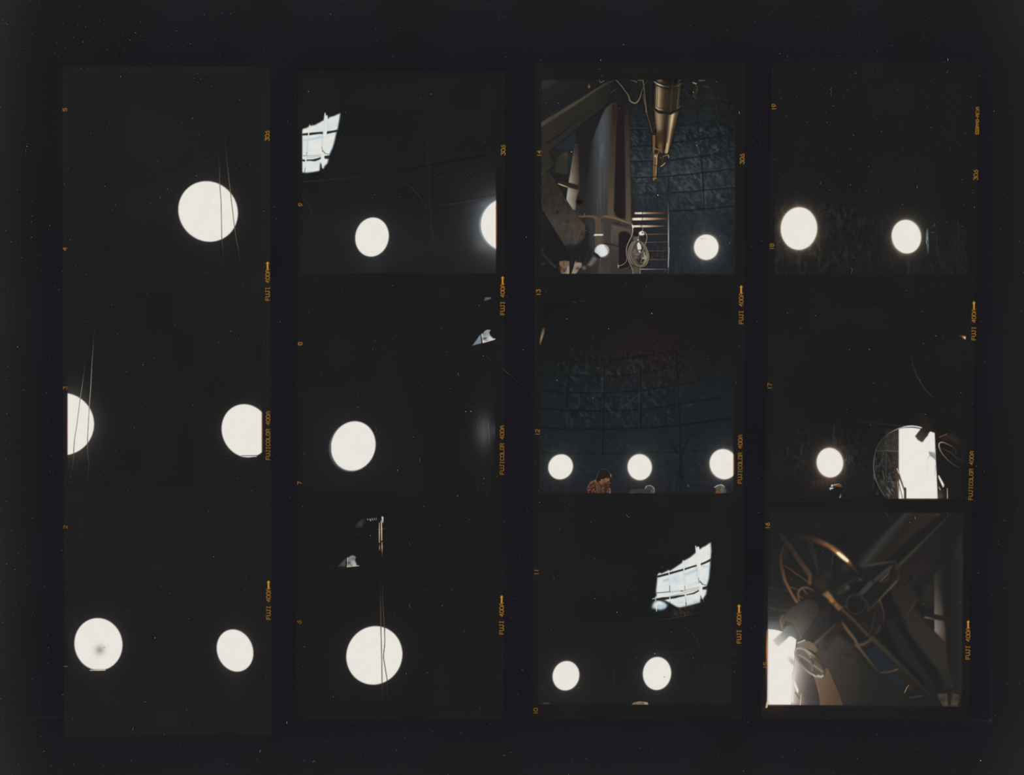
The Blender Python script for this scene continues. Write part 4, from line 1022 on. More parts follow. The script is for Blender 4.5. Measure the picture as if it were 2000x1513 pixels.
for pts, w, c in ((cC((508, 132), (580, 158)), 1.8, (176, 170, 148)), (cC((650, 82), (770, 80)), 2.6, (84, 84, 84)), (cC((735, 205), (870, 240)), 1.4, (74, 64, 44)), (cC((505, 350), (520, 360)), 1.8, (130, 110, 84)), (cC((560, 190), (615, 240), (600, 330)), 1.6, (70, 60, 42)), (cC((500, 420), (560, 490), (610, 500)), 2.2, (66, 54, 40)), (cC((580, 260), (570, 420)), 1.6, (58, 50, 36))):
    stroke(pts, w, c, 0.6, 0.9)

# -- picture 12: three windows above people
cT = lambda *a: q(1040, 580, 3.783, *a)
cM = lambda *a: q(1140, 905, 23.277, *a)
cN = lambda *a: q(1215, 935, 25.0, *a)
cR = lambda *a: q(1370, 870, 15.125, *a)
def wall12(X, Y):
    c = ramp(Y, ((585, (28, 28, 29)), (680, (29, 30, 30)), (720, (30, 33, 34)), (780, (31, 36, 39)), (850, (32, 36, 40)), (890, (33, 37, 40)), (963, (33, 35, 38))))
    k = np.clip(np.abs(X - 1245) / 190, 0, 1)[..., None]
    return c * (1 - 0.07 * k)
p12 = Picture([(1053.8, 585), (1432.6, 585), (1432.4, 963.2), (1053.4, 963)],
              'picture of three round windows above a man and two grey heads, beside number 12', wall12)
wall = p12.add('foil_wall', [[(1054, 690), (1432, 690), (1432, 850), (1054, 850)]], label='very dark foil-panelled wall with thin battens')
spot(1275, 690, 70, 45, (6, -1, 0))
foil([(1085, 690), (1330, 665), (1330, 840), (1085, 835)], 3, 13, (0.85, 1.05, 1.15), 0.9, 1.0, 12)
foil([(1330, 680), (1425, 670), (1425, 830), (1330, 830)], 6, 5, (0.9, 1.0, 1.1), 0.6, 1.0, 12)
foil([(1060, 855), (1430, 850), (1430, 960), (1060, 960)], 2, 6, (0.9, 1.0, 1.1), 1.0, 1.0, 8)
for pts, w, c in ((cT((60, 462), (250, 470), (520, 468), (700, 452), (1000, 405), (1250, 340)), 2.4, (26, 25, 26)),
                  (cT((60, 570), (300, 580), (520, 585), (700, 575), (900, 545), (1060, 515)), 2.0, (25, 25, 26)),
                  (cT((60, 690), (250, 705), (520, 708), (800, 690), (1070, 650), (1300, 605)), 2.2, (24, 25, 26)),
                  (cT((60, 820), (250, 835), (520, 842), (800, 828), (1080, 792), (1400, 735)), 2.2, (24, 25, 26)),
                  (cT((60, 960), (250, 975), (520, 975), (800, 968), (1090, 945), (1470, 895)), 3.4, (25, 25, 26)),
                  (cT((60, 1150), (500, 1160), (900, 1150), (1090, 1140), (1300, 1125)), 1.4, (27, 29, 31))):
    pc_ = cr(pts, 4)
    stroke(pc_, w, c, 1.0, 0.8)
    p12.add('batten', [ribbon(pc_, w, 0.2)], wall)
for pts, w in ((cT((275, 480), (250, 720), (240, 970)), 1.8), (cT((530, 460), (528, 700), (520, 970), (518, 1160)), 2.4), (cT((795, 450), (800, 700), (800, 960)), 2.6), (cT((1060, 400), (1075, 700), (1090, 960), (1092, 1430)), 2.2)):
    stroke(pts, w, (24, 25, 26), 1.0, 0.75)
    stroke([(x - w * 0.9, y) for x, y in pts], 1.2, (44, 51, 55), 1.0, 0.4)
    p12.add('batten', [ribbon(pts, w, 0.2)], wall)
for pts in (cT((885, 550), (880, 700)), cT((695, 700), (690, 830)), cT((620, 600), (628, 700)), cT((380, 600), (375, 830)), cT((440, 590), (435, 840)), cT((975, 680), (985, 950)), cT((1210, 1130), (1205, 1380)), cT((990, 1150), (1000, 1340))):
    stroke(pts, 1.0, (27, 29, 31), 0.6, 0.6)
for a, b, w in (((545, 800), (590, 850), 2.2), ((690, 800), (800, 700), 1.8), ((600, 850), (640, 880), 2), ((880, 680), (890, 710), 2), ((965, 680), (975, 705), 2), ((785, 730), (790, 780), 2.4), ((740, 500), (760, 560), 2.4), ((545, 540), (580, 570), 2.4), ((790, 470), (820, 520), 2.4), ((250, 860), (255, 940), 2.4), ((340, 720), (345, 800), 1.6), ((350, 560), (410, 562), 1.6), ((820, 800), (830, 820), 2), ((870, 760), (930, 800), 2.4), ((1140, 800), (1180, 790), 2)):
    stroke(cT(a, b), w, (50, 60, 64), 1.7, 0.55)
stroke(cr(cT((530, 1110), (570, 1050), (640, 1000), (700, 985))), 1.6, (27, 28, 29), 0.7, 0.8)
stroke(cr(cT((930, 980), (980, 1010), (1030, 1080), (1065, 1150))), 1.8, (25, 26, 27), 0.7, 0.9)
stroke(cr(cT((945, 985), (990, 1025), (1030, 1080))), 0.9, (46, 46, 46), 0.5, 0.7)
stroke(cr(cT((1300, 930), (1200, 1000), (1130, 1090), (1105, 1200), (1110, 1380))), 2.2, (26, 27, 28), 0.7, 0.85)
stroke(cr(cT((1090, 1180), (1085, 1280), (1060, 1420))), 2.0, (26, 27, 29), 0.7, 0.8)
stroke(cT((1080, 1290), (1130, 1380)), 1.6, (26, 27, 29), 0.7, 0.7)
stroke(cT((300, 1290), (500, 1290)), 1.2, (40, 43, 46), 0.7, 0.5); stroke(cT((950, 1355), (1300, 1365)), 3.0, (40, 43, 45), 1.4, 0.5)
p12.shape('light_sliver', q(1040, 580, 8.405, (165, 510), (190, 497), (208, 500), (190, 600), (150, 720), (122, 800), (112, 760), (135, 640)), lin(*q(1040, 580, 8.405, (200, 500), (120, 800)), (0, (64, 50, 36)), (0.3, (118, 94, 66)), (0.55, (140, 116, 84)), (1, (104, 84, 50))), 0.8, label='slim tan sliver of lit metal at the picture edge')
stroke(q(1040, 580, 8.405, (665, 68), (715, 98)), 1.0, (96, 74, 52), 0.5, 0.8)
stroke(q(1040, 580, 8.405, (770, 45), (830, 75), (880, 40)), 2.0, (42, 46, 47), 0.8, 0.7)
stroke(q(1040, 580, 8.405, (375, 575), (545, 755)), 1.0, (38, 40, 40), 0.6, 0.7)
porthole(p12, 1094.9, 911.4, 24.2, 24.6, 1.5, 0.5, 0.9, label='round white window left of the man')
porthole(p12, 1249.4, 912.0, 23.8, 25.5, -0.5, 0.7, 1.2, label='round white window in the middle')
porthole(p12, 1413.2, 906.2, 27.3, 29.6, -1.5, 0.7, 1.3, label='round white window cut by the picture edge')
stroke(cr(q(1040, 580, 3.783, (1146, 1390), (1150, 1385), (1155, 1393), (1150, 1400), (1145, 1394))), 0.9, (110, 118, 118), 0.4, 0.8)
# man leaning forward
man_o = cM((155, 1140), (170, 1040), (240, 940), (310, 840), (390, 780), (470, 750), (540, 690), (600, 600), (620, 500), (690, 350), (760, 270), (860, 235), (980, 260), (1090, 310), (1190, 410), (1250, 480), (1275, 560), (1240, 640), (1190, 660), (1175, 740), (1150, 800), (1190, 830), (1215, 930), (1215, 1130), (1240, 1360), (160, 1360))
man = p12.add('person', [man_o], label='dark-haired man in a brown patterned shirt, bent forward and looking down')
def shirtc(X, Y):
    u, v = X - 1140, Y - 905
    n = 0.6 * vn(u, v, 1.7, 3.4, 2, 0.7) + 0.4 * vn(u, v, 2.6, 1.8, 3, -0.3)
    n2 = vn(u, v, 2.0, 1.5, 5, 0.9)
    c = A3((76, 48, 38)) + (n - 0.5)[..., None] * A3((120, 92, 64)) + (n2 - 0.5)[..., None] * A3((34, 30, 26))
    st = 0.5 + 0.5 * np.sin(u * 2.1 + vn(u, v, 6, 6, 1) * 2)
    mid = np.clip((u - 25) / 3, 0, 1) * np.clip((46 - u) / 3, 0, 1)
    c = c * (1 - mid[..., None] * 0.75) + mid[..., None] * 0.75 * (A3((52, 40, 36)) + st[..., None] * A3((26, 18, 14)))
    return np.clip(c, 26, 190)
shirt_o = cM((155, 1140), (170, 1040), (240, 940), (310, 840), (390, 780), (480, 745), (580, 760), (600, 830), (660, 850), (760, 960), (860, 940), (960, 900), (1060, 890), (1160, 810), (1200, 850), (1215, 930), (1215, 1130), (1240, 1360), (160, 1360))
p12.shape('shirt', shirt_o, shirtc, 0.5, parent=man, label='brown patterned shirt')
stroke(cM((160, 1160), (170, 1050), (240, 945), (310, 840), (390, 780)), 0.9, (112, 96, 84), 0.45, 0.8)
stroke(cr(cM((440, 860), (480, 960), (540, 1080), (600, 1220), (640, 1350)), 4), 1.6, (46, 34, 28), 0.5, 0.9)
stroke(cr(cM((590, 840), (580, 950), (590, 1100), (630, 1240), (660, 1350)), 4), 1.3, (110, 92, 78), 0.45, 0.9)
stroke(cM((500, 760), (560, 780), (520, 830)), 2.0, (132, 106, 64), 0.5, 0.8)
stroke(cM((660, 900), (720, 990)), 1.2, (104, 88, 74), 0.45, 0.8); stroke(cM((640, 1040), (690, 1080)), 1.2, (112, 94, 80), 0.45, 0.8)
for a, w, c in (((880, 1110), 1.5, (134, 112, 72)), ((445, 1190), 1.5, (140, 114, 66)), ((870, 1230), 1.3, (112, 88, 60)), ((1105, 1265), 1.0, (170, 156, 136)), ((525, 1265), 0.9, (150, 130, 110))):
    spot(*cM(a)[0], w * 0.6, w * 0.8, A3(c) - A3((70, 50, 40)))
stroke(cM((1195, 1180), (1215, 1350)), 1.6, (136, 114, 88), 0.5, 0.8); stroke(cM((1180, 830), (1205, 900)), 0.8, (110, 100, 90), 0.4, 0.8)
fill(cM((950, 900), (1060, 890), (1050, 1350), (930, 1350), (980, 1100)), (44, 34, 31), 0.8, 0.75)
stroke(cM((760, 1000), (740, 1340)), 1.0, (96, 60, 52), 0.45, 0.6); stroke(cM((1110, 1100), (1120, 1250)), 1.6, (104, 62, 52), 0.6, 0.6)
skin_o = cM((650, 800), (760, 790), (790, 700), (880, 690), (960, 650), (1160, 650), (1175, 740), (1150, 800), (1090, 840), (1060, 890), (960, 900), (860, 940), (780, 960), (700, 880))
p12.shape('face', skin_o, lin(*cM((1100, 680), (700, 900)), (0, (132, 92, 68)), (0.3, (116, 78, 58)), (0.55, (106, 74, 52)), (0.8, (128, 84, 54)), (1, (96, 62, 44))), 0.5, parent=man, label='face in profile and neck')
stroke(cM((1080, 690), (1130, 700)), 0.9, (74, 52, 40), 0.4, 0.9); stroke(cM((1085, 820), (1140, 822)), 1.1, (58, 36, 28), 0.4, 0.9); stroke(cM((880, 890), (980, 885), (1060, 850)), 1.2, (62, 46, 36), 0.5, 0.8)
stroke(cM((1000, 680), (1020, 760), (1040, 800)), 1.6, (140, 92, 68), 0.6, 0.6); stroke(cM((780, 740), (830, 760)), 1.8, (140, 96, 70), 0.5, 0.8); stroke(cM((1160, 690), (1175, 745)), 0.9, (150, 122, 98), 0.4, 0.8)
hair_o = cM((540, 690), (600, 600), (620, 500), (690, 350), (760, 270), (860, 235), (980, 260), (1090, 310), (1190, 410), (1250, 480), (1275, 560), (1240, 640), (1190, 640), (1160, 660), (1050, 650), (960, 660), (900, 720), (880, 690), (790, 690), (760, 790), (650, 800), (600, 830), (585, 760))
p12.shape('hair', hair_o, (35, 31, 29), 0.5, parent=man, label='dark hair with a pale rim')
stroke(cr(cM((545, 720), (605, 620), (630, 500), (700, 350), (770, 275), (860, 240), (960, 260), (1080, 310), (1180, 405))), 1.0, [(118, 96, 66), (104, 90, 76), (86, 68, 56), (76, 64, 52), (74, 66, 58), (70, 66, 62), (66, 62, 56)], 0.45, 0.9)
stroke(cM((1215, 470), (1240, 530), (1235, 610)), 1.8, [(120, 104, 84), (172, 154, 124), (112, 92, 70)], 0.6, 0.9)
stroke(cM((640, 560), (620, 680), (620, 780)), 1.6, (30, 28, 28), 0.6, 0.6)
# grey-haired head behind a box edge
hd = p12.add('person', [cN((1085, 510), (1130, 420), (1200, 330), (1340, 300), (1460, 340), (1560, 430), (1580, 560), (1560, 700), (1300, 720), (1200, 620))], label='grey-haired head half hidden behind a long dark box')
fill(cN((1085, 510), (1130, 420), (1200, 330), (1340, 300), (1460, 340), (1560, 430), (1580, 560), (1560, 700), (1300, 720), (1200, 620)), (72, 62, 54), 0.5)
stroke(cr(cN((1100, 520), (1140, 430), (1210, 350), (1300, 325), (1390, 330), (1480, 380), (1550, 450), (1570, 560), (1560, 690)), 5), 1.8, [(90, 88, 84), (150, 150, 146), (128, 132, 132), (134, 138, 136), (142, 144, 140), (128, 126, 122), (120, 106, 100)], 0.5)
stroke(cN((1200, 430), (1300, 400), (1420, 440)), 1.6, (62, 48, 44), 0.6, 0.8)
stroke(cN((1440, 520), (1450, 600)), 1.8, (112, 112, 106), 0.6, 0.8); spot(*cN((1480, 660))[0], 1.6, 1.2, (34, 12, 4))
bx = p12.shape('long_box', cN((430, 500), (1440, 495), (1400, 640), (1420, 700), (430, 715), (330, 660)), (53, 54, 49), 0.6, label='long dark olive box in front of the head')
stroke(cN((470, 508), (1430, 505)), 0.8, (74, 74, 66), 0.4, 0.9); stroke(cN((340, 665), (430, 700), (620, 685)), 0.9, (96, 96, 80), 0.4, 0.9); stroke(cN((1100, 690), (1420, 690)), 0.8, (88, 86, 70), 0.4, 0.8)
# second grey head
h2o = cR((380, 1225), (440, 1180), (500, 1160), (580, 1148), (640, 1170), (690, 1220), (730, 1300), (755, 1365), (700, 1400), (560, 1415), (410, 1415), (425, 1340), (420, 1270))
h2 = p12.add('person', [h2o], label='grey-haired head in profile under the cut-off window')
fill(h2o, lin(*cR((430, 1300), (700, 1300)), (0, (92, 68, 56)), (0.35, (88, 78, 64)), (0.6, (98, 90, 78)), (1, (64, 62, 56))), 0.5)
p12.shape('face', cR((430, 1250), (470, 1250), (540, 1370), (560, 1415), (410, 1415), (425, 1340)), lin(*cR((450, 1260), (470, 1410)), (0, (84, 68, 58)), (0.5, (100, 66, 52)), (1, (116, 70, 53))), 0.6, parent=h2, label='face in profile')
p12.shape('hair', cR((440, 1240), (500, 1190), (580, 1165), (640, 1190), (690, 1240), (730, 1310), (750, 1365), (690, 1400), (600, 1380), (520, 1330)), lin(*cR((470, 1250), (720, 1330)), (0, (84, 80, 70)), (0.5, (98, 92, 80)), (1, (66, 66, 60))), 0.6, parent=h2, label='grey hair')
stroke(cr(cR((385, 1228), (440, 1195), (500, 1170), (580, 1155), (640, 1180), (685, 1222))), 1.7, [(150, 164, 168), (170, 186, 190), (150, 166, 170), (176, 190, 192), (120, 130, 132)], 0.5)
stroke(cr(cR((540, 1230), (520, 1290), (560, 1360))), 1.4, (52, 46, 40), 0.6, 0.7); stroke(cR((600, 1220), (640, 1320)), 1.4, (116, 108, 96), 0.6, 0.6)

# -- picture 10: sunlit patch and two windows
c10 = lambda *a: q(1030, 970, 3.4386, *a)
p10 = Picture([(1050.5, 998), (1429.6, 998), (1429, 1376), (1049.6, 1375.6)],
              'picture of a slanting sunlit patch above two round windows, between numbers 10 and 11',
              lambda X, Y: A3((29, 29.2, 29.8)) + (vn(X, Y, 60, 60, 6)[..., None] - 0.5) * A3((2, 2.5, 2.5)) + np.clip((Y - 1200) / 150, 0, 1)[..., None] * A3((2, 3, 3)))
Qq = lambda *a: q(1260, 1045, 8.9, *a)
wq = Qq((215, 700), (240, 652), (290, 665), (410, 605), (430, 620), (550, 540), (640, 480), (658, 430), (672, 445), (780, 385), (860, 320), (885, 300), (875, 165), (895, 215), (935, 212), (950, 250), (985, 215), (1050, 185), (1135, 125), (1148, 250), (1140, 400), (1130, 480), (1118, 640), (1105, 760), (1080, 850), (1062, 880), (1000, 910), (1000, 935), (1072, 940), (1058, 1020), (1010, 1100), (985, 1100), (960, 1030), (955, 1165), (840, 1205), (700, 1240), (600, 1260), (545, 1240), (440, 1180), (330, 1120), (200, 1095), (125, 1105), (180, 1085), (200, 1040), (190, 960), (205, 840))
wq2 = Qq((185, 1130), (260, 1130), (340, 1165), (390, 1215), (350, 1270), (270, 1300), (200, 1285), (120, 1265), (125, 1200))
fill(wq2, lambda X, Y: A3((176, 200, 212)) + clouds(X, Y, 4)[..., None] * A3((52, 30, 14)), 2.0)
par10 = sun_patch(p10, [wq],
          [Qq((205, 700), (400, 650), (700, 570), (900, 505), (905, 540), (820, 560), (690, 605), (500, 660), (400, 690), (215, 738)),
           Qq((960, 492), (1060, 450), (1150, 398), (1138, 450), (1050, 490), (965, 525)),
           Qq((190, 1095), (300, 1075), (420, 1070), (560, 1045), (690, 1030), (690, 1055), (590, 1075), (530, 1095), (400, 1110), (300, 1130), (195, 1130)),
           Qq((710, 1030), (830, 1000), (940, 945), (940, 970), (850, 1020), (710, 1045)),
           Qq((1000, 900), (1080, 880), (1080, 940), (1000, 940))],
          [(Qq((410, 610), (415, 680), (425, 860), (428, 1000), (432, 1150)), [1.0, 2.0, 1.6, 1.2, 2.0], [(226, 226, 220), (226, 226, 220), (196, 206, 208), (210, 214, 212), (226, 226, 220)]),
           (Qq((660, 440), (675, 600), (682, 760), (695, 960), (703, 1100), (712, 1200)), [1.0, 2.2, 1.6, 1.2, 2.0, 1.0], [(226, 226, 220), (226, 226, 220), (200, 210, 212), (214, 216, 212), (220, 220, 214), (120, 128, 130)]),
           (Qq((880, 190), (910, 480), (930, 700), (945, 900), (955, 1100)), [1.4, 3.4, 3.0, 2.6, 1.6], (226, 226, 219)),
           (Qq((920, 215), (945, 470), (965, 660), (980, 830), (975, 1000), (1000, 1110)), [4.2, 4.0, 3.4, 2.8, 3.4, 1.0], (229, 228, 221)),
           (Qq((182, 1070), (188, 1180), (200, 1320)), [1.0, 1.6, 1.0], (216, 214, 204))],
          0.8, 'bright slanting patch of cloudy white sunlit wall crossed by battens')
p10.add('sunlit_wall', [wq2], label='soft oval spill of light below the patch')
stroke(Qq((182, 1070), (188, 1180), (200, 1320)), [1.0, 1.6, 1.0], (222, 220, 210), 0.45)
for a, w, c in ((Qq((222, 690), (900, 500)), 1.2, (224, 222, 214)), (Qq((130, 1105), (300, 1070), (690, 985), (930, 910), (1065, 878)), 1.3, (222, 222, 214)),
                (Qq((200, 1000), (330, 992), (430, 980)), 2.0, (100, 106, 106)), (Qq((440, 985), (600, 968), (690, 960), (930, 905)), 1.2, (150, 142, 128)),
                (Qq((420, 1060), (690, 1000), (930, 930)), 0.8, (86, 88, 84)), (Qq((425, 880), (430, 980)), 1.4, (80, 88, 90)), (Qq((690, 880), (694, 950)), 1.2, (96, 104, 106)),
                (Qq((925, 740), (940, 830)), 1.2, (70, 80, 84)), (Qq((955, 800), (995, 850)), 2.2, (56, 62, 66)), (Qq((1000, 850), (1050, 868)), 1.8, (86, 96, 100)),
                (Qq((620, 968), (660, 968)), 2.0, (96, 100, 100)), (Qq((710, 1170), (714, 1260)), 1.4, (62, 70, 76)), (Qq((432, 1150), (436, 1190)), 1.0, (60, 66, 70)), (Qq((188, 1090), (192, 1170)), 0.9, (60, 60, 58)),
                (Qq((330, 790), (400, 770)), 3.4, (166, 188, 198)), (Qq((690, 680), (780, 650), (900, 600)), 2.6, (160, 184, 196)), (Qq((500, 750), (560, 800)), 3.0, (186, 200, 206)), (Qq((890, 530), (915, 700)), 1.2, (172, 190, 198)),
                (Qq((1000, 540), (1110, 540)), 2.8, (176, 194, 202)), (Qq((740, 870), (900, 830)), 3.2, (194, 208, 212)), (Qq((560, 1170), (660, 1165)), 2.4, (192, 206, 210)), (Qq((850, 1150), (940, 1150)), 2.6, (166, 190, 204)), (Qq((965, 1060), (985, 1110)), 1.6, (80, 100, 112)),
                (Qq((1018, 1080), (1015, 1150)), 1.0, (110, 122, 126)), (Qq((690, 1365), (690, 1400)), 1.2, (130, 120, 104))):
    stroke(a, w * (1.0 if max(c) < 150 or min(c) > 210 else 1.5), c, 0.55 if max(c) < 150 or min(c) > 210 else 1.6, 0.85 if max(c) < 150 or min(c) > 210 else 0.6)
for a in (Qq((1142, 130), (1150, 300)), Qq((1130, 480), (1110, 740), (1075, 860)), Qq((200, 850), (192, 1000)), Qq((1068, 945), (1050, 1040))):
    stroke(a, 2.0, (120, 150, 168), 0.9, 0.5)
fill(Qq((440, 1300), (600, 1265), (900, 1190), (1000, 1180), (720, 1380), (450, 1440)), (41, 36, 33), 2.5, 0.8)
foil(Qq((470, 1300), (840, 1220), (830, 1330), (480, 1430)), 2, 26, (1.1, 0.95, 0.85), 0.6)
stroke(Qq((120, 1490), (450, 1445), (700, 1400), (1000, 1330)), 1.2, [(36, 34, 33), (62, 52, 42), (70, 58, 46), (36, 35, 34)], 0.6, 0.8)
stroke(cr(c10((1040, 870), (1090, 900), (1130, 950), (1165, 1015))), 1.6, (42, 43, 43), 0.7, 0.8)
stroke(c10((840, 1055), (1000, 1045), (1140, 1035)), 1.2, (40, 41, 41), 0.7, 0.7); stroke(c10((360, 1100), (460, 1105)), 1.2, (36, 38, 38), 0.7, 0.7)
stroke(c10((590, 1140), (580, 1200), (590, 1290)), 2.0, (38, 40, 41), 1.0, 0.7)
porthole(p10, 1105.4, 1319.2, 26.2, 28.9, 1.6, 0.5, 0.7, label='smaller round white window')
porthole(p10, 1283.2, 1314.8, 27.7, 32.4, 0.8, 0.5, 0.7, label='taller oval white window')
spot(1297.6, 1322, 0.9, 0.9, (-80, -80, -76))
h10 = q(1220, 1355, 28.57, (400, 600), (430, 530), (520, 460), (640, 440), (800, 410), (1020, 425), (1280, 455), (1320, 600))
hp = p10.add('person', [h10], label='top of a brown-haired head with a pale rim under the oval window')
fill(h10, lin(*q(1220, 1355, 28.57, (420, 500), (1300, 520)), (0, (134, 124, 98)), (0.2, (122, 98, 68)), (0.45, (134, 108, 78)), (0.7, (122, 86, 62)), (0.82, (150, 138, 120)), (1, (150, 162, 154))), 0.5)
stroke(q(1220, 1355, 28.57, (650, 470), (800, 428), (1020, 440), (1140, 480)), 0.9, (162, 154, 142), 0.4, 0.8)
stroke(q(1220, 1355, 28.57, (620, 540), (760, 480)), 0.9, (96, 74, 50), 0.4, 0.8); stroke(q(1220, 1355, 28.57, (870, 530), (1070, 530)), 1.2, (124, 80, 54), 0.5, 0.8)
p10.shape('person_hair', c10((95, 1394), (115, 1378), (140, 1380), (155, 1394)), (58, 58, 58), 0.6, label='faint top of another head in the corner')

# ================================================================== strip 4 (numbers 15-19)
# -- picture 18: two round windows and a door edge
c18 = lambda *a: q(1490, 110, 3.361, *a)
p18 = Picture([(1513.2, 158), (1892.5, 158), (1889.6, 537), (1512, 536.8)],
              'picture of two brown-haloed round windows and a door edge, beside number 18',
              lambda X, Y: A3((29.3, 29, 30)) + np.clip((Y - 400) / 120, 0, 1)[..., None] * A3((3, 2.5, 1)) + (vn(X, Y, 50, 70, 6)[..., None] - 0.5) * A3((2, 2, 2)))
foil(c18((80, 950), (500, 960), (700, 1040), (700, 1300), (450, 1430), (80, 1430)), 3, 11, (1.15, 1.05, 0.85), 1.35, 1.3, 6)
foil(c18((620, 1040), (1350, 1060), (1350, 1430), (620, 1430)), 5, 6, (1.15, 1.05, 0.85), 1.3, 1.3, 6)
for a, b in (((120, 1010), (150, 970)), ((220, 950), (225, 980)), ((640, 1060), (630, 1130)), ((730, 1050), (725, 1100)), ((380, 1040), (410, 1020)), ((430, 1020), (440, 1010)), ((370, 1180), (370, 1400)), ((240, 1300), (240, 1420)), ((950, 1310), (955, 1420)), ((1280, 1090), (1285, 1200)), ((330, 1290), (380, 1330))):
    stroke(c18(a, b), 2.6, (52, 47, 39), 1.4, 0.6)
glow(1560.4, 446.2, 35.8, 41.7, 9, (26, 20, 13), reach=60)
porthole(p18, 1560.4, 446.2, 35.6, 41.6, 0.5, 0.95, 1.0, label='larger oval white window')
glow(1770.3, 462, 28.8, 33, 8, (22, 17, 11), reach=50)
porthole(p18, 1770.3, 462, 28.7, 32.9, -1.5, 0.95, 1.0, label='smaller oval white window')
dc18 = lambda *a: q(1790, 420, 18.91, *a)
door = p18.shape('door', dc18((375, 500), (730, 520), (775, 1460), (400, 1460), (350, 900)), (35, 34, 33), 1.2, 0.7, label='dark door ajar with a cold blue lit edge')
p18.line('door_edge', dc18((395, 495), (388, 700), (392, 900), (402, 1050), (415, 1250), (430, 1440)), [2.6, 3.8, 4.2, 3.8, 3.6, 2.2], [(58, 66, 70), (92, 108, 114), (112, 126, 130), (84, 94, 102), (68, 76, 82), (50, 55, 60)], 0.8, parent=door, label='cold blue lit edge')
stroke(dc18((415, 560), (425, 850), (440, 1200)), 1.0, (130, 144, 146), 0.6, 0.6)
p18.line('door_handle', dc18((372, 930), (378, 1040)), 1.8, (150, 156, 152), 0.5, parent=door)
stroke(dc18((400, 930), (404, 1050)), 1.6, (38, 42, 46), 0.5)
stroke(dc18((730, 530), (750, 900), (770, 1440)), 1.2, (52, 49, 45), 0.6, 0.8)
p18.line('fastener', cr(dc18((640, 310), (680, 330), (680, 390), (620, 390)), 4), 1.8, (78, 62, 52), 0.7)
p18.line('fastener', dc18((530, 630), (640, 640)), 2.0, [(62, 56, 44), (84, 54, 50)], 0.7)

# -- picture 17: window, open doorway and eyepiece
c17 = lambda *a: q(1480, 580, 3.691, *a)
d17 = lambda *a: q(1690, 810, 8.645, *a)
e17 = lambda *a: q(1570, 860, 12.61, *a)
p17 = Picture([(1506.8, 595), (1886.6, 595), (1883.6, 973.8), (1505.4, 973.2)],
              'picture of a tall white doorway with an eyepiece tube across it, beside number 17',
              lambda X, Y: A3((29.5, 29, 30)) + np.clip((Y - 830) / 80, 0, 1)[..., None] * A3((3, 2.5, 2)) + (vn(X, Y, 50, 70, 6)[..., None] - 0.5) * A3((2, 2, 2)))
foil(c17((180, 980), (420, 900), (420, 1300), (180, 1300)), 3, 8, (1.1, 1.05, 0.95), 1.1, 1.0, 8)
foil(c17((560, 960), (760, 1000), (760, 1260), (600, 1320)), 3, 17, (1.1, 1.05, 0.95), 1.1, 0.9, 7)
for a, b, w in (((215, 1080), (215, 1140), 2.2), ((320, 1060), (310, 1150), 2.4), ((550, 930), (545, 1050), 2.4), ((560, 1010), (565, 1060), 2.0), ((640, 1110), (640, 1180), 2.2), ((660, 1140), (655, 1200), 2.0), ((625, 1200), (628, 1290), 1.6)):
    stroke(c17(a, b), w, (56, 54, 50), 1.1, 0.6)
stroke(c17((520, 875), (760, 900), (1000, 925), (1180, 930)), 1.0, [(32, 31, 31), (40, 39, 38), (58, 56, 53), (90, 88, 84)], 0.5, 0.8)
fill(e17((150, 930), (900, 950), (900, 1060), (600, 1180), (150, 1160)), (52, 41, 35), 5, 0.55)
for x in (250, 350, 440, 560, 690, 760):
    stroke(e17((x, 960), (x + 10, 1080)), 2.0, (66, 54, 46), 1.0, 0.5)
stroke(e17((200, 950), (880, 935)), 2.2, (32, 29, 28), 1.0, 0.8)
glow(1620.9, 903.2, 26, 29, 6, (34, 25, 14), reach=40)
porthole(p17, 1620.9, 903.2, 25.9, 28.9, -1.0, 0.85, 0.9, label='round white window with a brown halo')
it = p17.shape('instrument', e17((660, 1090), (880, 1060), (940, 1140), (940, 1400), (640, 1400), (630, 1170)), (31, 30, 30), 0.8, 0.9, label='dark boxy instrument catching light below the window')
p17.shape('lit_panel', e17((715, 1112), (880, 1068), (935, 1118), (930, 1145), (740, 1128)), (112, 72, 44), 0.6, parent=it, label='orange-brown lit top')
p17.line('lit_edge', e17((735, 1095), (880, 1062), (905, 1090), (930, 1130)), [1.4, 1.2, 0.9, 0.8], [(214, 206, 188), (196, 188, 170), (150, 112, 78), (120, 84, 56)], 0.45, parent=it)
p17.shape('lit_corner', e17((672, 1088), (722, 1084), (712, 1140), (668, 1142)), (214, 208, 192), 0.5, parent=it)
p17.shape('lit_corner', e17((628, 1160), (728, 1158), (722, 1188), (668, 1195), (648, 1228)), (214, 212, 200), 0.5, parent=it)
p17.shape('lit_leg', e17((905, 1305), (918, 1305), (910, 1410), (872, 1412)), lin(*e17((910, 1300), (890, 1410)), (0, (96, 90, 82)), (1, (170, 162, 148))), 0.6, parent=it)
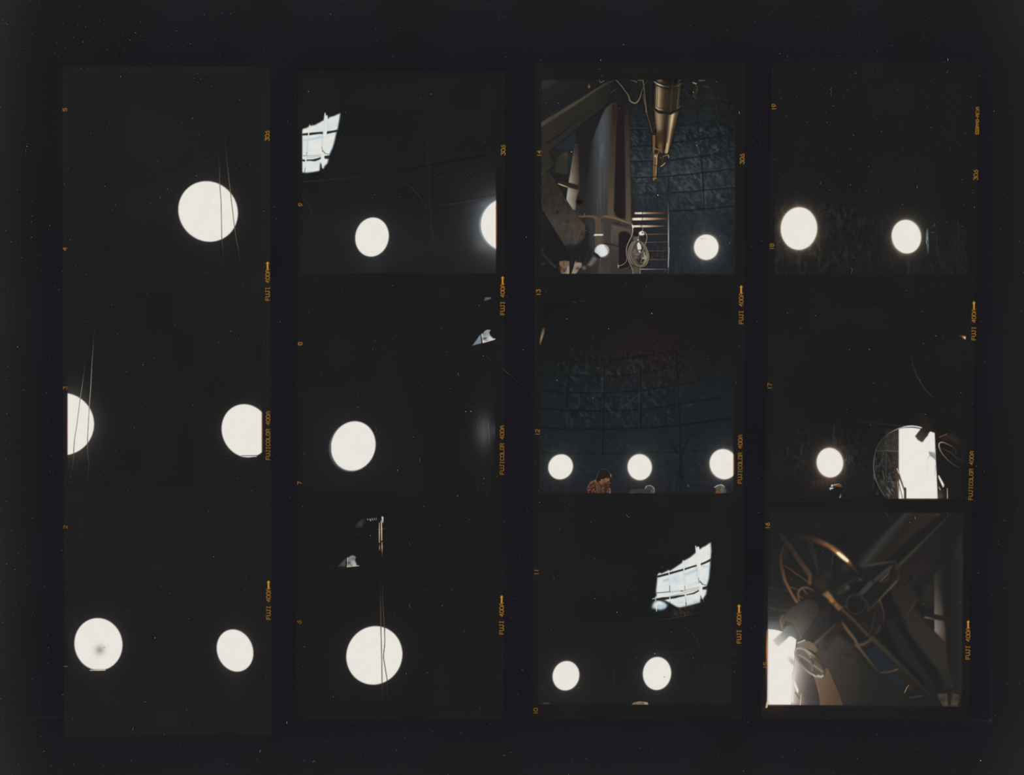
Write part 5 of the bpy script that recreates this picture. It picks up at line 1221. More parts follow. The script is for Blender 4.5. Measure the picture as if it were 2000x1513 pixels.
# round dome opening with foil panels
opening = ell(*d17((765, 830))[0], 71.5, 74.5, 0, 64)
fop = d17((565, 225), (420, 300), (280, 420), (190, 560), (150, 720), (148, 900), (180, 1060), (240, 1220), (330, 1370), (350, 1418), (565, 1418))
fpan = p17.shape('foil_panel', fop, lin(*d17((150, 800), (560, 800)), (0, (40, 39, 38)), (0.45, (46, 44, 42)), (0.85, (52, 48, 44)), (1, (56, 48, 42))), 1.0, label='grey foil panels filling the left of the round opening')
fill(d17((340, 240), (560, 230), (560, 600), (345, 600)), lin(*d17((440, 240), (500, 600)), (0, (46, 44, 42)), (1, (66, 58, 52))), 1.4, 0.7)
fill(d17((340, 1110), (515, 1110), (515, 1418), (345, 1418)), (60, 57, 53), 1.4, 0.7)
foil(d17((345, 640), (520, 640), (520, 1418), (345, 1418)), 2, 52, (1.05, 1.0, 0.95), 1.0, 0.7)
foil(d17((160, 620), (335, 620), (335, 1300), (190, 1080)), 5, 40, (1.05, 1.0, 0.95), 1.3, 0.7)
foil(d17((200, 450), (540, 260), (540, 590), (180, 590)), 3, 20, (1.05, 1.0, 0.95), 0.6, 0.7)
foil(d17((110, 1100), (190, 1150), (320, 1400), (110, 1400)), 4, 34, (1.0, 1.0, 0.98), 1.2, 0.8, 3)
for pts, w, c in ((d17((335, 300), (335, 600)), 0.9, (60, 57, 54)), (d17((332, 620), (335, 1410)), 1.0, (34, 33, 32)), (d17((348, 640), (350, 1100)), 0.9, (86, 82, 76)), (d17((175, 600), (400, 606), (560, 615)), 1.2, (110, 104, 97)), (d17((190, 598), (330, 602)), 1.0, (36, 34, 33)), (d17((345, 1104), (515, 1108)), 1.2, (38, 36, 35))):
    stroke(pts, w, c, 0.5, 0.85)
rimc = cr(d17((965, 222), (860, 196), (760, 190), (660, 205), (565, 230), (420, 300), (280, 420), (190, 560), (150, 740), (140, 880), (155, 1000), (190, 1120), (250, 1250), (330, 1370)), 5)
p17.line('opening_rim', rimc, [2.2, 2.6, 1.8, 1.4, 1.4, 1.6, 2.0, 1.8], [(190, 190, 184), (220, 218, 210), (130, 126, 118), (66, 62, 58), (64, 61, 57), (100, 97, 91), (110, 106, 100), (84, 80, 75), (80, 76, 71)], 0.6, label='pale curved rim of the round opening')
stroke(d17((140, 1010), (155, 1090)), 1.4, (110, 106, 99), 0.5, 0.8)
# doorway
glow(1792, 905, 36, 70, 5, (14, 11, 8), reach=30)
doorway_o = d17((565, 238)) + cr(d17((565, 238), (650, 220), (760, 214), (860, 222), (940, 240)), 4)[1:] + d17((1050, 260), (1175, 300), (1185, 560), (1193, 760), (1203, 900), (1222, 1300), (1228, 1418), (565, 1418))
dw = p17.shape('doorway', doorway_o, lambda X, Y: A3(WHITE) + (vn(X, Y, 9, 9, 2)[..., None] - 0.5) * A3((3, 4, 6)), 0.7, label='tall over-bright white doorway')
stroke(cr(d17((570, 222), (660, 204), (760, 200), (860, 210), (950, 232))), 0.8, (120, 116, 108), 0.4, 0.8)
stroke(cr(d17((640, 198), (760, 186), (880, 200), (965, 222))), 1.0, (226, 224, 216), 0.45, 0.8)
fill(d17((1068, 616), (1120, 628), (1195, 630), (1195, 770), (1130, 715), (1085, 690)), lin(*d17((1100, 700), (1190, 640)), (0, (150, 150, 143)), (0.35, (138, 143, 139)), (1, (168, 174, 172))), 0.8)
fill(d17((1190, 560), (1195, 640), (1140, 635)), (206, 214, 216), 1.4, 0.7)
stroke(cr(d17((1080, 690), (1050, 760), (1040, 860), (1055, 960), (1080, 1030))), 2.0, [(200, 192, 178), (222, 214, 202), (224, 216, 204), (216, 208, 196), (228, 223, 213)], 1.2, 0.7)
stroke(d17((1192, 850), (1180, 960), (1165, 1040)), 2.0, [(150, 128, 108), (200, 186, 170), (228, 222, 212)], 0.8, 0.8)
# dark masses at right of the doorway
fill(d17((1180, 290), (1700, 250), (1700, 1418), (1232, 1418), (1205, 900), (1196, 760)), lin(*d17((1200, 1300), (1420, 1200)), (0, (52, 44, 38)), (0.6, (38, 34, 32)), (1, (31, 30, 30))), 0.9)
fill(d17((940, 240), (1000, 190), (1020, 20), (1400, -80), (1700, 60), (1700, 420), (1250, 380), (1180, 300), (1100, 275)), lin(*d17((1000, 240), (1150, 150)), (0, (42, 37, 34)), (1, (30, 29, 29))), 0.9)
p17.shape('eyepiece_tube', d17((843, 357), (935, 238), (1000, 190), (1100, 270), (1060, 325), (1062, 342), (1010, 400), (968, 458), (945, 455), (890, 420)), lin(*d17((900, 420), (1020, 240)), (0, (78, 65, 55)), (0.4, (60, 52, 46)), (1, (38, 35, 33))), 0.7, label='dark eyepiece tube slanting across the doorway')
stroke(d17((845, 360), (890, 418), (950, 456)), 1.0, (92, 72, 56), 0.5, 0.7)
fill(d17((900, 0), (960, -30), (1030, 60), (1040, 130), (970, 130)), (44, 35, 30), 2.0, 0.7)
stroke(d17((980, 140), (985, 180)), 1.4, (50, 47, 38), 0.6, 0.7)
fill(d17((1380, 320), (1470, 310), (1560, 380), (1610, 470), (1580, 500), (1450, 440), (1290, 400)), (50, 42, 37), 1.8, 0.8)
stroke(d17((1255, 372), (1320, 348), (1375, 322)), 2.0, (96, 78, 66), 0.7, 0.9)
whl = p17.line('valve_wheel', cr(d17((1480, 540), (1400, 500), (1320, 465), (1270, 466), (1243, 500), (1255, 570), (1290, 640), (1350, 715), (1430, 795), (1500, 845), (1580, 890)), 4), [1.8, 2.4, 2.8, 2.2, 1.8, 1.8], [(84, 62, 50), (112, 84, 66), (160, 146, 130), (104, 92, 82), (96, 80, 68), (76, 62, 52), (52, 44, 39)], 0.6, label='oval valve wheel catching light beside the doorway')
p17.line('wheel_spoke', d17((1290, 560), (1450, 640), (1560, 740), (1680, 780)), 1.8, [(44, 40, 37), (70, 58, 50), (62, 52, 46), (40, 36, 34)], 0.8, parent=whl)
stroke(cr(d17((1480, 540), (1520, 580), (1530, 660))), 1.8, (56, 47, 42), 0.9, 0.8); stroke(cr(d17((1560, 740), (1560, 800))), 1.4, (54, 46, 41), 0.8, 0.8)
# rails by the doorway
fill(d17((520, 900), (568, 960), (568, 1418), (515, 1418)), lin(*d17((520, 1000), (560, 1300)), (0, (78, 60, 48)), (1, (70, 56, 47))), 0.8, 0.9)
rl = p17.shape('stair_rail', d17((530, 898), (548, 905), (655, 1230), (690, 1238), (692, 1418), (655, 1418), (655, 1300), (575, 1100), (550, 1010)), (76, 63, 52), 0.7, label='brown stair rail crossing the doorway foot')
stroke(d17((535, 905), (568, 985)), 1.4, (214, 208, 196), 0.45)
fill(d17((572, 1085), (585, 1100), (655, 1290), (655, 1418), (635, 1418), (600, 1290), (570, 1210)), (229, 226, 218), 0.55)
fill(d17((572, 1300), (590, 1330), (620, 1418), (568, 1418)), (226, 222, 214), 0.55)
stroke(d17((568, 1150), (600, 1290), (632, 1418)), 1.3, (84, 70, 60), 0.5)
stroke(d17((545, 1130), (555, 1250), (565, 1400)), 1.4, (180, 170, 156), 0.6, 0.7)
stroke(d17((670, 1240), (672, 1418)), 3.6, (72, 58, 48), 0.6)
p17.shape('light_gap', d17((1228, 1020), (1245, 1018), (1335, 1180), (1340, 1200), (1312, 1228), (1240, 1075)), (230, 226, 216), 0.6, label='white sliver of light right of the doorway')
spot(*d17((1328, 1195))[0], 1.2, 1.4, (-60, -74, -86))
p17.shape('light_gap', d17((1238, 1205), (1250, 1215), (1280, 1275), (1262, 1270), (1240, 1235)), (186, 172, 152), 0.6)
p17.line('post', d17((1384, 1243), (1388, 1418)), 1.7, [(150, 132, 112), (176, 158, 136), (196, 178, 154)], 0.45, label='thin pale post')
fill(d17((1230, 1300), (1300, 1330), (1290, 1418), (1230, 1418)), (96, 80, 66), 2.0, 0.6)
p17.line('wheel_arc', cr(c17((1095, 380), (1112, 470), (1140, 550), (1180, 625), (1225, 685), (1262, 722)), 4), [2.0, 3.2, 3.0, 2.4], [(32, 30, 30), (44, 36, 31), (56, 42, 33), (58, 43, 34), (54, 41, 33)], 0.8, 0.95, label='dim brown arc of the great wheel')
p17.shape('lit_rim', c17((1440, 272), (1480, 278), (1506, 284), (1507, 306), (1488, 300)), lin(*c17((1440, 275), (1505, 297)), (0, (34, 29, 27)), (0.45, (110, 66, 34)), (0.75, (206, 150, 96)), (1, (214, 172, 122))), 0.9, label='orange glint of the great wheel at the picture edge')
spot(*c17((1496, 295))[0], 1.8, 1.4, (60, 70, 60))
stroke(c17((1270, 640), (1300, 620), (1330, 640)), 2.4, (32, 31, 31), 1.0, 0.5)
fill([(1762, 974.4), (1832, 974.8), (1832, 977), (1762, 976.5)], (70, 46, 30), 0.8, 0.5)

# -- picture 16: the great hand wheel and the telescope mounting
W0 = lambda *a: q(1480, 980, 3.602, *a)
g1 = lambda *a: q(1490, 990, 11.638, *a)
g2 = lambda *a: q(1620, 990, 11.638, *a)
g3 = lambda *a: q(1750, 990, 10.807, *a)
g4 = lambda *a: q(1490, 1120, 11.638, *a)
g5 = lambda *a: q(1620, 1120, 11.638, *a)
g6 = lambda *a: q(1750, 1120, 10.807, *a)
g7 = lambda *a: q(1490, 1250, 10.807, *a)
g8 = lambda *a: q(1630, 1250, 7.692, *a)
p16 = Picture([(1501.3, 998), (1881.6, 1001.5), (1877.4, 1380), (1498.4, 1376.2)],
              'picture of a great copper hand wheel beside a bright doorway, between numbers 15 and 16',
              lambda X, Y: ramp(Y, ((998, (33, 33, 34)), (1120, (34, 34, 34)), (1230, (36, 35, 34)), (1300, (40, 38, 36)), (1380, (38, 36, 35)))))
# background: domed wall lines, haze
stroke(g4((120, 310), (360, 360), (560, 410)), 1.4, (46, 48, 48), 0.8, 0.9); stroke(g4((110, 765), (250, 785), (400, 825), (540, 850)), 2.0, (52, 54, 54), 0.9, 0.9)
foil([(1499, 1150), (1545, 1150), (1545, 1230), (1499, 1230)], 4, 9, (0.95, 1, 1.05), 0.2, 1.0, 4)
# pedestal sheets
ped = p16.shape('pedestal', W0((440, 1420), (470, 1180), (400, 1060), (430, 980), (560, 930), (660, 1000), (740, 1130), (840, 1240), (1050, 1430), (600, 1430)), lin(*W0((450, 1150), (900, 1250)), (0, (62, 58, 54)), (0.35, (52, 49, 46)), (0.7, (43, 41, 39)), (1, (38, 37, 36))), 2.2, label='dark rounded steel pedestal')
stroke(cr(g8((90, 205), (200, 215), (310, 260), (390, 370), (425, 500), (425, 800), (420, 960)), 4), 2.2, (37, 35, 34), 1.0, 0.8)
stroke(cr(g8((180, 335), (250, 325), (315, 285))), 2.0, (60, 56, 48), 1.0, 0.8)
# plates and beams to the right
plate_o = W0((960, 470), (1000, 400), (1150, 280), (1300, 180), (1240, 480), (1150, 520), (1080, 600), (1130, 680), (1100, 740), (1245, 915), (1330, 990), (1420, 1080), (1430, 1260), (1400, 1300), (1310, 1290), (1120, 1080), (1020, 800), (950, 700), (930, 600))
p16.shape('plate', plate_o, lin(*W0((1180, 300), (1200, 1250)), (0, (37, 35, 34)), (0.3, (41, 38, 36)), (0.6, (48, 44, 41)), (0.85, (50, 47, 43)), (1, (42, 40, 38))), 1.4, label='broad brown-grey steel plate')
fill(W0((1090, 590), (1160, 520), (1240, 480), (1240, 910), (1110, 740), (1130, 680)), (35, 35, 35), 1.4, 0.95)
fill(g6((530, 480), (640, 240), (720, 230), (790, 300), (790, 720), (500, 690)), (41, 40, 37), 2.4, 0.9); fill(g6((640, 230), (720, 230), (700, 380), (650, 330)), (50, 44, 38), 2.2, 0.6)
stroke(g6((190, 930), (330, 720), (470, 530)), 3.4, [(52, 49, 44), (60, 55, 48), (56, 49, 42)], 1.0, 0.85)
fill(g6((340, 310), (420, 190), (540, 190), (520, 480), (470, 480)), (33, 33, 34), 1.4, 0.9)
stroke(g6((190, 240), (390, 0)), 2.2, (31, 29, 29), 0.9, 0.9)
fill(g6((390, 640), (470, 560), (490, 690), (800, 740), (800, 840), (620, 840), (460, 780)), (34, 33, 34), 1.6, 0.9)
tube_o = W0((1040, 72), (1290, 78), (880, 420), (800, 470), (720, 460), (690, 405))
tb = p16.shape('tube', tube_o, lin(*W0((850, 240), (960, 330)), (0, (36, 35, 35)), (0.12, (44, 42, 40)), (0.3, (56, 54, 51)), (0.5, (44, 42, 40)), (0.8, (38, 36, 34)), (1, (45, 39, 35))), 1.6, label='thick dim telescope tube rising to the upper right')
stroke(W0((1060, 80), (1250, 88)), 3.0, (54, 47, 40), 1.6, 0.7); spot(*g3((900, 165))[0], 3.2, 3.4, (26, 10, 4))
fill(W0((1290, 78), (1345, 84), (985, 460), (880, 425)), (33, 32, 33), 1.2, 0.8)
p16.line('ridge', W0((1352, 84), (1240, 200), (1110, 330), (970, 470)), [3.0, 4.6, 5.6, 6.0], [(42, 40, 36), (50, 46, 40), (57, 52, 45), (58, 53, 47)], 1.2, label='paler ridge of the slanting beam')
stroke(g8((1320, 1300), (1330, 1300)), 1, (40, 38, 37), 1.0, 0.0)
fill(g3((1410, 450), (1330, 620), (1280, 800), (1240, 1000), (1220, 1513), (1410, 1513)), (41, 42, 41), 2.6, 0.9)
col = p16.shape('column', [(1824.6, 1120), (1836, 1110), (1881, 1080), (1879, 1376), (1852, 1300), (1846.7, 1255), (1825, 1232)], lin((1825, 1200), (1881, 1200), (0, (52, 47, 42)), (0.2, (42, 39, 37)), (0.4, (34, 33, 33)), (0.75, (36, 36, 35)), (1, (43, 44, 42))), 1.2, label='grey upright column at the right edge')
def col16(X, Y):
    t = np.clip((X - 1825) / 21.0, 0, 1)[..., None]
    a = ramp(Y, ((1120, (48, 45, 41)), (1145, (62, 57, 52)), (1175, (86, 80, 72)), (1198, (106, 101, 93)), (1215, (126, 124, 115)), (1232, (130, 128, 118)), (1255, (96, 90, 82))))
    b = ramp(Y, ((1120, (40, 38, 36)), (1198, (56, 49, 44)), (1232, (72, 64, 57)), (1255, (58, 51, 46))))
    return a * (1 - t ** 0.8) + b * t ** 0.8
p16.shape('lit_side', [(1824.8, 1122), (1830, 1120), (1838, 1150), (1844, 1200), (1847, 1230), (1847.5, 1256), (1838, 1246), (1825, 1232)], col16, 0.9, parent=col, label='pale lit side of the column')
fill(g6((900, 200), (1000, 200), (1080, 1000), (1070, 1400), (1050, 1300), (1010, 900)), (37, 35, 34), 2.6, 0.7)
p16.shape('bar', g6((560, 830), (820, 855), (1030, 890), (1040, 1000), (820, 968), (600, 915)), (38, 35, 33), 0.9, parent=col, label='dark bar with a tan lower edge')
stroke(g6((605, 918), (660, 930), (740, 945), (805, 962)), 1.8, [(140, 120, 98), (164, 138, 112), (120, 96, 76), (96, 78, 62)], 0.5)
fill(g6((610, 960), (800, 970), (805, 1190), (740, 1120)), (34, 37, 38), 1.0, 0.9)
# dark diagonal gaps
fill(W0((860, 690), (930, 600), (950, 700), (1020, 800), (940, 830), (900, 870), (850, 900)), (33, 31, 33), 2.0, 0.9)
fill(W0((850, 930), (900, 900), (1000, 1080), (1150, 1230), (1240, 1390), (1180, 1340), (960, 1080)), (31, 30, 32), 1.6, 0.95)
fill(W0((960, 840), (1010, 850), (1130, 1010), (1260, 1170), (1310, 1290), (1240, 1280), (1090, 1060)), (32, 31, 33), 1.6, 0.95)
fill(W0((900, 830), (960, 840), (1090, 1060), (1220, 1270), (1160, 1220), (1000, 1030)), (42, 40, 37), 1.6, 0.85)
fill(W0((1050, 1300), (1320, 1290), (1310, 1430), (1040, 1430)), (34, 33, 34), 2.4, 0.8)
# rods and truss
p16.line('rod', W0((800, 955), (900, 1050), (1050, 1195), (1240, 1385)), [9, 8, 7, 5], [(60, 53, 46), (52, 48, 42), (46, 43, 39), (40, 38, 37)], 1.3, label='long dim diagonal rod to the lower right')
p16.line('rod', g5((300, 830), (480, 990), (680, 1190), (870, 1400)), 5.2, [(70, 58, 46), (64, 55, 46), (66, 56, 48), (66, 58, 50)], 1.1, label='upper brown diagonal rod')
fill(g5((330, 900), (420, 1050), (860, 1450), (780, 1560), (600, 1513), (330, 1120)), (34, 35, 37), 1.4, 0.85)
p16.line('rod', g5((280, 1110), (430, 1310), (590, 1513)) + W0((700, 1010), (780, 1110), (850, 1190)), [5.6, 6, 5.4, 4.4, 2.6], [(92, 72, 56), (96, 74, 56), (92, 72, 56), (74, 62, 52), (56, 50, 45)], 0.9, label='bright brown diagonal rod')
p16.shape('panel', W0((760, 1045), (835, 1010), (900, 1080), (978, 1172), (860, 1198)), (37, 41, 45), 1.2, label='small blue-grey gap between the rods')
fill(W0((890, 1215), (960, 1200), (1040, 1280), (1010, 1340)), (37, 41, 45), 2.4, 0.8)
p16.line('crossbar', W0((690, 1008), (745, 1000), (805, 965)), 6.0, [(84, 68, 54), (76, 64, 52), (62, 54, 46)], 1.0, label='short brown crossbar')
p16.line('crossbar', cr(W0((862, 1200), (920, 1195), (985, 1176)), 4), 3.0, [(66, 56, 48), (86, 70, 60), (94, 76, 66)], 0.8, label='thin brown crossbar')
fill(W0((440, 1040), (520, 900), (560, 830), (600, 860), (540, 960), (480, 1050)), (44, 41, 39), 2.0, 0.8)
p16.line('rod', W0((400, 1000), (470, 930), (560, 850)), 7.0, [(84, 76, 68), (62, 57, 53), (48, 45, 42)], 1.6)
p16.line('rod', W0((440, 1050), (520, 970), (600, 880)), 3.0, [(66, 60, 56), (56, 52, 49), (44, 42, 40)], 1.2)
p16.line('rod', g2((720, 1345), (900, 1320), (1180, 1275), (1440, 1240)), [5.6, 5, 4.6, 4.4], [(54, 48, 43), (60, 55, 49), (60, 55, 48), (54, 48, 42)], 0.9, label='short grey upper rod')
p16.line('rod', g5((1440, -190), (1280, -60), (1150, 60), (1000, 170), (900, 260), (760, 400), (640, 480)), [5, 7, 9, 9, 10, 11, 9], [(60, 57, 53), (58, 56, 52), (56, 54, 50), (54, 52, 49), (56, 56, 54), (60, 60, 57), (48, 47, 45)], 1.0, label='jointed grey tube')
stroke(g5((990, 160), (1060, 330)), 5, (36, 35, 34), 1.0, 0.8)
p16.line('rod', g5((1370, -80), (1330, 0), (1240, 90), (1150, 175)), 3.2, [(66, 54, 44), (88, 68, 52), (92, 72, 54), (84, 66, 50)], 0.8)
fill(g5((1200, 180), (1380, 30), (1400, 80), (1300, 190), (1230, 220)), (54, 49, 43), 1.4, 0.9)
p16.line('rod', g5((1530, 165), (1400, 310), (1250, 460), (1120, 610), (1000, 725)), [4.4, 4.2, 4.0, 4.4], [(80, 66, 54), (84, 70, 56), (76, 64, 52), (72, 62, 54), (66, 58, 52)], 0.8, label='long pale brown rod')
p16.line('rod', W0((965, 420), (985, 460), (992, 495), (988, 545)), 3.6, [(54, 47, 41), (54, 48, 42), (52, 46, 41), (58, 51, 45)], 1.0)
stroke(W0((945, 440), (965, 480)), 4, (34, 33, 34), 1.2, 0.6)
stroke(g5((1000, 725), (890, 830), (880, 850)), 4.0, (58, 50, 44), 1.0, 0.8)
p16.line('ring', ell(*g5((600, 690))[0], 19, 19, 0, 40), 3.2, [(46, 45, 43), (52, 48, 43), (48, 46, 43), (56, 55, 52), (56, 52, 46), (46, 45, 43)], 1.2, label='dim round end ring')
fill(ell(*g5((590, 700))[0], 15, 15, 0, 32), (35, 34, 34), 2.0, 0.9); fill(ell(*g5((545, 780))[0], 6, 6, 0, 24), (31, 30, 32), 1.6, 0.8)
stroke(g5((720, 560), (870, 650), (890, 860)), 3.6, (54, 47, 42), 1.2, 0.8)
fill(g5((440, 330), (700, 170), (850, 230), (640, 460), (470, 470)), (32, 31, 33), 1.6, 0.9)
fill(W0((500, 460), (620, 440), (700, 520), (640, 560), (540, 560)), (33, 33, 33), 2.4, 0.7)
stroke(g5((150, 390), (330, 270), (480, 170), (640, 90)), 3.0, [(44, 43, 40), (56, 50, 43), (52, 46, 40), (48, 44, 39)], 0.9, 0.9)
stroke(g5((200, 450), (430, 310)), 7, (54, 52, 48), 2.0, 0.7); spot(*g5((405, 310))[0], 2.6, 2.8, (32, 22, 12)); spot(*g5((700, 135))[0], 2.4, 1.8, (30, 32, 32))
fill(W0((590, 440), (640, 430), (650, 480), (590, 500)), (46, 47, 46), 2.2, 0.8); spot(*W0((490, 515))[0], 6, 6, (10, 9, 8))
# great wheel
ringp = cr(g1((770, 710), (950, 685), (1200, 745)) + g2((-20, 880), (150, 990), (300, 1120), (440, 1260), (590, 1430)) + g2((680, 1540)), 5)
wh = p16.line('hand_wheel', ringp, [9, 11, 10, 9, 8.5, 9, 10, 9, 7, 6], [(40, 36, 34), (46, 40, 36), (52, 43, 37), (84, 60, 44), (140, 98, 62), (150, 106, 68), (146, 104, 68), (84, 58, 42), (52, 44, 38), (44, 39, 36)], 1.6, [0.6, 1, 1, 1, 1, 1, 1, 1, 0.9, 0.5], label='great copper hand wheel with a bright glint')
stroke(g2((-20, 905), (80, 980), (150, 1030), (420, 1240), (500, 1300)), [2.5, 4.5, 6, 6, 3], [(110, 68, 42), (176, 116, 68), (200, 150, 96), (196, 144, 92), (96, 60, 42)], 1.4, 0.9)
stroke(g2((190, 1040), (300, 1130), (410, 1220)), [5.2, 6.4, 5.4], [(246, 226, 188), (244, 230, 198), (244, 224, 184)], 0.9)
stroke(g2((-20, 850), (120, 930), (200, 990)), 2.2, (62, 56, 49), 1.2, 0.7)
stroke(cr(g1((820, 750), (1000, 745), (1200, 800), (1400, 870), (1513, 930))), 3.2, [(44, 36, 32), (50, 39, 33), (58, 43, 35), (88, 57, 41), (108, 68, 46)], 1.0, 0.85)
ringl = cr(g1((500, 830), (430, 1000), (410, 1150), (420, 1320), (462, 1500)) + g4((500, 150), (560, 270), (660, 470), (780, 655)), 5)
p16.line('wheel_rim', ringl, [5, 6.5, 7, 6.5, 6, 5.4, 5, 5], [(40, 37, 34), (52, 42, 36), (60, 46, 38), (70, 51, 40), (84, 60, 45), (96, 69, 49), (102, 74, 53), (106, 77, 54), (110, 80, 58)], 0.9, parent=wh)
stroke(cr(g1((560, 880), (500, 1000), (515, 1200))), 4, [(48, 43, 38), (54, 46, 40), (42, 40, 38)], 1.4, 0.7)
sp1 = g1((370, 580), (620, 900), (820, 1200), (1040, 1500)) + g4((1070, 60), (1070, 220))
p16.line('wheel_spoke', sp1, [8, 9, 9.5, 10, 10, 6], [(40, 37, 34), (48, 43, 39), (54, 47, 42), (60, 49, 42), (72, 56, 45), (88, 68, 50)], 1.2, parent=wh)
spot(*g1((660, 995))[0], 1.6, 1.8, (-14, -13, -12))
p16.line('wheel_spoke', g1((1040, 790), (1130, 1000), (1190, 1200), (1250, 1460)), [14, 12, 8, 4], [(42, 39, 36), (44, 41, 37), (50, 45, 40), (48, 43, 39)], 1.6, 0.9, parent=wh)
p16.line('wheel_spoke', g2((90, 1030), (60, 1250), (30, 1513)), 3.2, [(60, 46, 38), (56, 46, 40), (42, 39, 37)], 1.0, parent=wh)
p16.line('wheel_spoke', g1((470, 1320), (640, 1420)) + g4((750, 0), (900, 100), (1060, 215)), 2.6, [(56, 46, 40), (68, 58, 48), (80, 66, 54), (76, 62, 50), (86, 68, 52)], 0.7, parent=wh)
p16.line('wheel_spoke', g4((620, 305), (700, 330), (800, 358)), 2.6, [(90, 68, 50), (76, 60, 48), (62, 52, 44)], 0.7, parent=wh)
p16.line('wheel_rim', cr(g5((1140, 600), (1190, 740), (1230, 880), (1240, 1020), (1210, 1160)), 4), 3.4, [(82, 66, 54), (70, 60, 50), (60, 53, 46), (52, 47, 43), (44, 41, 39)], 0.9, parent=wh)
stroke(cr(g5((1080, 700), (1130, 900), (1130, 1100), (1060, 1300))), 11, (43, 38, 36), 2.2, 0.7)
stroke(g5((1150, 1170), (1120, 1280), (1070, 1370)), 2.4, [(66, 48, 42), (72, 56, 47), (52, 46, 41)], 0.9, 0.9)
stroke(cr(g5((1020, 890), (1000, 1060), (950, 1260), (890, 1390))), 3.2, (52, 48, 44), 1.1, 0.85)
stroke(cr(g5((740, 1110), (830, 1180), (870, 1250))), 2.0, (60, 50, 44), 0.8, 0.8)
# hub and brass plate
fill(g4((1100, 130), (1330, 100), (1500, 260), (1400, 400), (1200, 300)), (48, 43, 39), 2.4, 0.8); fill(g4((1120, 60), (1230, 110), (1330, 220), (1180, 260)), (42, 38, 35), 1.8, 0.7)
bp = p16.shape('brass_plate', W0((452, 648), (492, 622), (530, 670), (560, 712), (600, 742), (588, 756), (568, 770), (520, 716), (500, 690)), lin(*W0((470, 640), (580, 760)), (0, (116, 94, 62)), (0.3, (128, 98, 64)), (0.55, (120, 82, 52)), (1, (100, 74, 52))), 1.2, label='small brassy plate lit at the hub')
spot(*g5((40, 620))[0], 2.6, 3.2, (40, 22, 4)); spot(*g5((100, 675))[0], 1.6, 1.6, (-50, -40, -28)); stroke(g4((1340, 490), (1440, 430)), 3.0, (84, 66, 48), 1.0, 0.8)
spot(*g4((1480, 700))[0], 3, 4, (24, 18, 10)); spot(*g5((340, 750))[0], 2.6, 1.4, (30, 14, 6)); spot(*g5((10, 1030))[0], 2, 3, (24, 18, 12)); spot(*g5((190, 1090))[0], 3, 3, (12, 11, 10))
fill(W0((400, 640), (460, 660), (570, 790), (600, 850), (560, 860), (440, 800), (420, 700)), (33, 32, 32), 2.0, 0.85)
# small wheel
sw = p16.line('small_wheel', cr(g4((1150, 390), (1050, 335), (940, 312), (850, 350), (803, 440), (805, 540), (835, 625)), 4), [3.6, 4.2, 4.4, 4.2, 3.6], [(62, 52, 44), (84, 66, 52), (94, 72, 54), (96, 74, 56), (84, 66, 52), (74, 60, 49)], 0.9, label='small spoked wheel inside the great wheel')
p16.line('wheel_spoke', g4((915, 355), (960, 410), (1010, 475)), 3.4, [(88, 68, 52), (80, 64, 52), (60, 52, 46)], 0.8, parent=sw)
p16.line('wheel_spoke', g4((825, 505), (870, 530), (910, 558)), 2.8, [(84, 68, 54), (78, 64, 53), (64, 55, 48)], 0.8, parent=sw)
defocus((1496, 995, 1822, 1382), 1.15)
defocus((1822, 995, 1884, 1382), 0.6)
stroke(g2((200, 1050), (300, 1130), (405, 1212)), [4.0, 5.2, 4.4], [(248, 230, 194), (246, 234, 206), (246, 228, 190)], 0.8, 0.8)
# white doorway with strong haze
dwo = g4((108, 1258)) + cr(g4((108, 1258), (200, 1260), (300, 1275), (440, 1312)), 4)[1:] + [(1541, 1238), (1555.4, 1248.6), (1552.6, 1275), (1549.2, 1309), (1544.6, 1375.8), (1498, 1375.6)]
def haze(cx, cy, s, add):
    b = (1470, 1000, 1890, 1400)
    X, Y = grid(b)
    dx = np.maximum(0, np.abs(X - 1524) - 24); dy = np.maximum(0, np.abs(Y - 1304) - 66)
    d = np.hypot(dx, dy)
    C[b[1]:b[3], b[0]:b[2]] += (np.exp(-d / s)[..., None] * A3(add)) * CLIP[b[1]:b[3], b[0]:b[2]][..., None]
# column and legs in front of the glare (right of the door)
p16.shape('cone_base', g7((690, 190), (800, 480), (1020, 730), (1070, 790), (1130, 1000), (1200, 1362), (590, 1362), (640, 640)), lin(*g7((640, 800), (1180, 1000)), (0, (118, 110, 104)), (0.3, (88, 82, 79)), (0.6, (66, 61, 60)), (1, (48, 45, 45))), 1.4, label='hazy grey base below the valve wheel')
fill(g7((620, 1000), (760, 1100), (900, 1362), (590, 1362)), (118, 98, 84), 4, 0.5)
fill(g7((1060, 780), (1130, 1000), (1200, 1362), (900, 1362), (980, 1000)), (56, 52, 51), 4, 0.6)
p16.shape('curved_strip', [(1587.5, 1318), (1600, 1316), (1612, 1305), (1617, 1304), (1624, 1320), (1631, 1336), (1640, 1357), (1646.5, 1377.2), (1601.5, 1377), (1599, 1360), (1594, 1338)], lin((1592, 1330), (1640, 1350), (0, (104, 86, 70)), (0.4, (94, 76, 60)), (1, (80, 64, 51))), 1.0, label='curved brown strip under the valve wheel')
barrel_o = g4((780, 690), (1000, 560), (1130, 590), (1250, 660), (1310, 860), (1180, 1040), (1060, 1250), (900, 1420), (860, 1300), (760, 1180), (640, 1110), (520, 1080), (430, 1260), (395, 1160), (385, 1060), (420, 960), (520, 900), (560, 820))
p16.shape('barrel', barrel_o, lin(*g4((1200, 650), (700, 1150)), (0, (44, 42, 40)), (0.35, (50, 47, 46)), (0.7, (54, 50, 46)), (1, (56, 50, 45))), 2.0, label='hazy dark barrel of the mounting')
